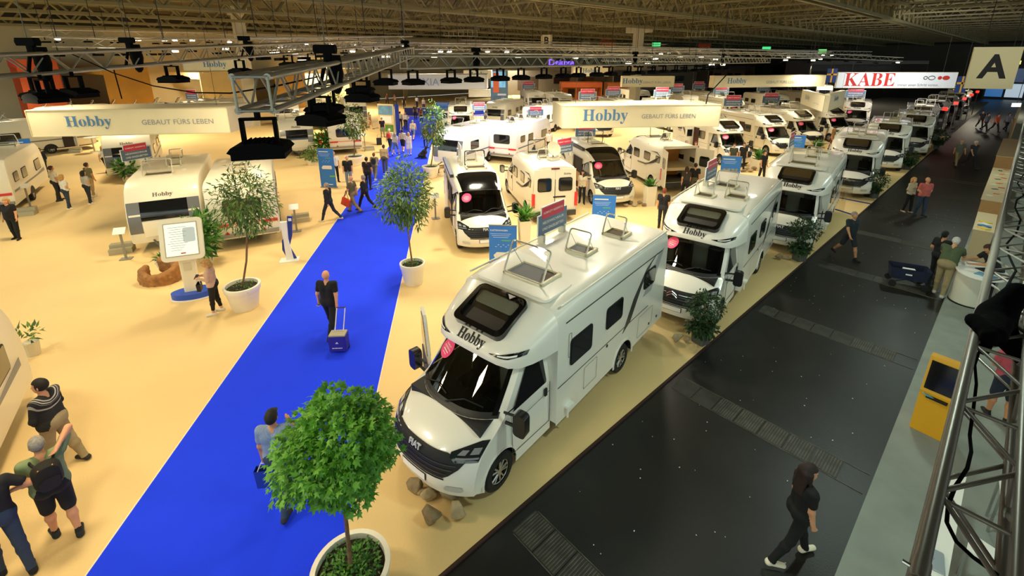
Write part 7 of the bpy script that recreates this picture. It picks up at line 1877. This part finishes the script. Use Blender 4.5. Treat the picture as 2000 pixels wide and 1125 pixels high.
# rows of roofs behind, each with its own sign
rows = [  # x, y of the roof mid, heading, source, sign label
    (1155, 200, -10, 'm', 'red and slate'), (1205, 192, -10, 'c', 'red and slate'), (1300, 195, -10, 'm', 'red and slate'), (1330, 184, -10, 'c', 'red and slate'),
    (1372, 178, -10, 'c', 'red and slate'), (1415, 190, -10, 'm', 'red and slate'), (1498, 182, -10, 'c', 'slate blue'), (1676, 196, 35, 'm', 'red and pale'),
    (1090, 182, -10, 'c', None), (1240, 175, -10, 'c', None), (1560, 178, -10, 'c', None), (1040, 178, -10, 'c', 'red and slate'), (1610, 166, 30, 'c', None), (985, 196, 20, 'c', None),
    (135, 207, 40, 'c', None), (262, 204, 45, 'c', None), (385, 200, 42, 'c', 'pink and blue'), (430, 192, 40, 'c', None), (556, 196, -28, 'c', None), (622, 198, -25, 'c', None), (688, 192, -24, 'c', None), (345, 200, 40, 'c', None), (900, 203, -5, 'm', None),
]
near = ['beside the far bright white caravan', 'behind the left rig signs', 'under the flood row', 'left of the hall column', 'right of the hall column', 'behind the middle row']
cnt = {}
for k, (x, y, h, s, sg) in enumerate(sorted(rows)):
    src = {'m': m3, 'c': c1 if k % 2 else c2}[s]; z = 2.8 if s == 'm' else 2.58
    kind = {'m': 'cream motorhome', 'c': 'cream caravan'}[s]
    where = 'at far left' if x < 300 else 'left of the runner' if x < 760 else 'behind the white caravans' if x < 1060 else 'left of the hall column' if x < 1230 else 'right of the hall column' if x < 1420 else 'behind the middle row'
    n = cnt[(kind, where)] = cnt.get((kind, where), -1) + 1
    o = far_roof(src, '%s distant %s from the left, %s' % (ORD[n], kind, where), x, y, h, z, group='distant %ss %s' % (kind, where))
    if sg:
        roof_sign(gp(x - 8, y - 1, z), rad(-h * .5), '%s sign on the %s distant %s %s' % (sg, ORD[n], kind.replace('cream ', ''), where), 1.5)
for x, y, l in ((1430, 212, 'red and slate sign on the first motorhome of the middle row'), (1504, 206, 'red and slate sign on the second motorhome of the middle row')): roof_sign(gp(x, y, 2.8), 0, l, 1.35)
DEP = {30: 49, 170: 53, 330: 61, 470: 66, 600: 73, 1080: 84, 1260: 95, 1700: 108, 720: 82}
# booths: coloured wall boxes with header boards
def booth(label, x, y, w, d, h, col, head=None, face=0.0, emit=0.0):
    P = gp(x, y) if y > 155 else at(x, 150, DEP[x]); t = thing('exhibition_booth', label, 'booth', (P.x, P.y, 0), rad(face)); M_ = mat(col, .7, var=.08, scale=.7)
    MB().box((0, d, h / 2), (w, .15, h)).build('back_wall', M_, t)
    for sx in (-1, 1): MB().box((sx * w / 2, d / 2, h / 2), (.15, d, h)).build('side_wall', M_, t)
    MB().box((0, 0, h - .4), (w, .12, .8)).build('header_board', mat(head or col, .6, emit=emit), t)
    MB().box((-w * .2, d - .12, h * .4), (w * .18, .05, h * .45)).build('dark_doorway', mat('#3A2A20', .7), t)
    for k in range(2): MB().box((w * (.1 + .22 * k), d - .12, h * .5), (w * .14, .05, h * .22)).build('dark_window', DGLASS, t)
    return t
booth('orange booth with dark windows under the flood row', 1135, 200, 6.5, 3, 3.2, '#D8782E', '#D8642A')
booth('orange rounded booth left of the hall column', 1215, 198, 5, 3, 3.0, '#D98A44', '#E2803A')
booth('tan booth with pale front behind the flood row', 1130, 172, 9, 4, 4.6, '#B08A60', '#E8DCC0')
booth('cream booth far right of the hall column', 1340, 165, 10, 5, 4.6, '#8A6248', '#6A4A38')
booth('brown booth with dark windows behind long distant sign', 1430, 166, 11, 5, 4.8, '#7A5C48', '#4A4038')
booth('dark booth with blue white light edge', 1560, 164, 16, 5, 5, '#3E3A38', '#4A4644')
booth('pale booth behind the grey letter banner', 850, 168, 16, 5, 4.2, '#C9B48A', '#2A3A7A')
booth('red booth roof at the far left top', 30, 150, 8, 3, 6.8, '#C85A2E', '#D8301E', -40)
booth('yellow booth left of the first column', 170, 140, 12, 4, 6.0, '#C9943A', '#D9A030', -35)
booth('cream booth behind the upper left truss', 330, 138, 15, 5, 5.2, '#D9C48E', '#E2D2A4', -30)
booth('yellow ochre booth centre left', 470, 134, 14, 5, 5.2, '#C89A48', '#E4D4A8', -25)
booth('pale booth with warm header left of the orange hanging panel', 600, 132, 16, 5, 5.4, '#C9B88E', '#E8DCB8', -20)
booth('grey booth behind the violet neon sign', 1080, 150, 22, 6, 5.6, '#6A6254', '#8A8474')
booth('dark grey booth right of centre background', 1260, 142, 26, 6, 5.4, '#5A564C', '#77705E')
booth('dim grey booth behind the red letter banner', 1700, 146, 40, 6, 6.4, '#5A5452', '#6A625E', 20)
booth('cream booth with dark trim far behind the runner', 720, 150, 12, 5, 4.4, '#D4C08E', '#E6D8AE')
# big screen wall and hanging orange panels
P = gp(975, 215); t = thing('screen_wall', 'tall video wall with orange and blue picture behind the white caravans', 'screen', (P.x, P.y, 0), rad(-8)); z1 = zat(P.x, P.y, 138)
MB().box((0, .1, z1 / 2), (2.4, .15, z1)).build('wall_frame', mat('#6A8C96', .5), t); MB().box((-.1, 0, z1 * .78), (2.0, .06, z1 * .40)).build('upper_picture', mat('#7FC4E6', .4, emit=.5, var=.5, scale=1.2), t); MB().box((-.4, -.04, z1 * .70), (.8, .05, z1 * .5)).build('orange_picture', mat('#D8622E', .4, emit=.25), t); MB().box((.4, -.05, z1 * .4), (1.2, .05, .25)).build('white_caption', PAPER, t)
def hang_panel(label, tl, w, h, col, depth, spots=True):
    p = at(tl[0], tl[1], depth); t = thing('orange_banner', label, 'banner', p, 0); MB().box((w / 2, 0, -h / 2), (w, .3, h)).build('panel', mat(col, .6), t)
    for fx in (.28, .78): MB().lathe([(.14 * h, 0), (.2 * h, .0), (.2 * h, .05), (.14 * h, .05)], 20, c=(w * fx, -.2, -h * .75), axis='Y').build('ring_mark', mat('#E8C070', .5), t)
    MB().tube((w * .2, 0, 0), (w * .2, 0, CEIL_Z - p.z), .03, 5).tube((w * .8, 0, 0), (w * .8, 0, CEIL_Z - p.z), .03, 5).build('hanging_rods', BLACK, t)
hang_panel('orange hanging panel above the runner end', (800, 58), 4.2, 2.7, '#E0602A', 90)
hang_panel('orange hanging panel with two rings right of centre', (1172, 76), 3.2, 1.6, '#E04A22', 100); hang_panel('far orange hanging panel at right of centre', (1364, 84), 3.0, 1.4, '#D84420', 110)
t = thing('neon_sign', 'violet neon script sign behind the middle truss', 'sign', at(1072, 122, 46), 0); link('neon_script', text_mesh('Deluxe', width=2.5, material=mat('#5A3CFF', .4, emit=4.0), bold=.02), t, face_M((1.25, 0, 0), (0, -1, 0)) @ Matrix.Shear('XZ', 4, (0, 0)))
MB().box((1.25, .06, 0), (2.8, .06, .9)).build('backing_board', mat('#4A4238', .7), t); MB().tube((.3, .06, .45), (.3, .06, 4.6), .02, 5).tube((2.2, .06, .45), (2.2, .06, 4.6), .02, 5).build('hanging_rods', BLACK, t)
for x, y, d, l in ((1165, 46, 60, 'pale ladder frame hanging under the roof left of the column'), (1340, 66, 60, 'pale ladder frame hanging under the roof right of the column'), (865, 64, 60, 'pale ladder frame hanging under the roof above the runner')):
    p = at(x, y + 6, d); t = thing('ladder_frame', l, 'frame', p, rad(12)); LM = mat('#B8B08C', .5)
    for z in (0, .75): MB().box((2.3, 0, z), (4.6, .06, .06)).build('rail', LM, t)
    for k in range(8): MB().box((.15 + .62 * k, 0, .375), (.05, .05, .75)).build('rung', LM, t)
    MB().tube((.5, 0, .75), (.5, 0, CEIL_Z - p.z), .015, 5).tube((4.0, 0, .75), (4.0, 0, CEIL_Z - p.z), .015, 5).build('hanging_rods', BLACK, t)
# far trusses with lamps, one behind another
def far_truss(label, a, b, n, seed):
    t = truss(label, a, b, .5, .05, .02, .8, lump=True); L = (Vector(b) - Vector(a)).length; rng = random.Random(seed)
    for k in range(n):
        y = L * (k + rng.random() * .6) / n; MB().box((rng.uniform(-.2, .2), y, -.55 - rng.random() * .2), (.35, .5, .12)).tube((0, y, -.2), (0, y, -.5), .03, 5).build('hung_lamp', HOIST, t)
        if rng.random() < .45: MB().box((0, y + .7, -.45), (.3, .3, .12)).build('glowing_lamp', mat('#FFF2D8', .4, emit=6.0), t)
    for f in (.05, .35, .65, .95): MB().tube((0, L * f, .2), (0, L * f, CEIL_Z - min(a[2], b[2])), .02, 5).build('hanging_wire', BLACK, t)
ft = [((480, 86, 20), (800, 79, 30)), ((820, 96, 30), (1400, 103, 44)), ((640, 88, 34), (1000, 92, 44)), ((1000, 90, 46), (1620, 106, 60)), ((1100, 102, 38), (1600, 110, 52)), ((300, 84, 30), (640, 82, 40)), ((60, 64, 34), (420, 70, 44)), ((420, 72, 44), (800, 84, 60)), ((1500, 104, 60), (1760, 116, 66)), ((900, 82, 62), (1300, 90, 76)), ((1280, 96, 66), (1700, 104, 80)), ((100, 82, 26), (330, 86, 30)), ((560, 100, 26), (760, 98, 34)), ((1180, 112, 34), (1420, 116, 40))]
wh = ['behind the meeting point of the left rigs', 'above the runner end', 'left of the orange hanging panel', 'right of the letter B panel', 'behind the flood row', 'behind the upper left rig', 'at the top left under the roof', 'left of centre under the roof', 'left of the red letter banner', 'deep in the hall centre', 'deep in the hall at right', 'behind the left end of the left truss', 'behind the bright truss', 'behind the hall column']
for k, ((x0, y0, d0), (x1, y1, d1)) in enumerate(ft): far_truss('far lighting truss with hung lamps ' + wh[k], at(x0, y0, d0), at(x1, y1, d1), 9, k)
for x, y, d, col, l in ((1282, 87, 90, '#38C070', 'green exit light right of the hall column'), (1497, 95, 95, '#38C070', 'green exit light left of the red letter banner'), (1606, 100, 95, '#60C060', 'green and amber light strip above the flags'), (1985, 122, 40, '#C8C060', 'amber light strip right of the letter A panel'), (1985, 205, 40, '#FFF4E0', 'white light spot at the right edge of aisle end')):
    p = at(x, y, d); t = thing('exit_light', l, 'light', p, 0); MB().box((0, 0, 0), (d * .018, .1, d * .008)).build('light_face', mat(col, .4, emit=1.5), t); MB().tube((0, 0, 0), (0, 0, CEIL_Z - p.z), .02, 5).build('hanging_rod', BLACK, t)
# glass doors glowing at the far end of the aisle
P = hall(120, (BL + BR) / 2 + 3); t = thing('glass_doorway', 'bright glazed doorway at the far end of the black aisle', 'doorway', (P.x, P.y, 0), -AX + 0)
for i in range(5):
    for j in range(2): MB().box((-5 + 2.5 * i, 0, 1.5 + 2.6 * j), (2.2, .1, 2.3)).build('pane', mat(['#2E6FB0', '#BFD4E4', '#6A9CC8', '#1E3A60', '#AFC8DC'][(i + 2 * j) % 5], .3, emit=.6), t)
fr = MB()
for i in range(6): fr.box((-6.25 + 2.5 * i, 0, 2.8), (.2, .2, 5.6))
for z in (.1, 2.8, 5.5): fr.box((0, 0, z), (12.7, .2, .2))
fr.build('door_frame', mat('#2A2626', .6), t)
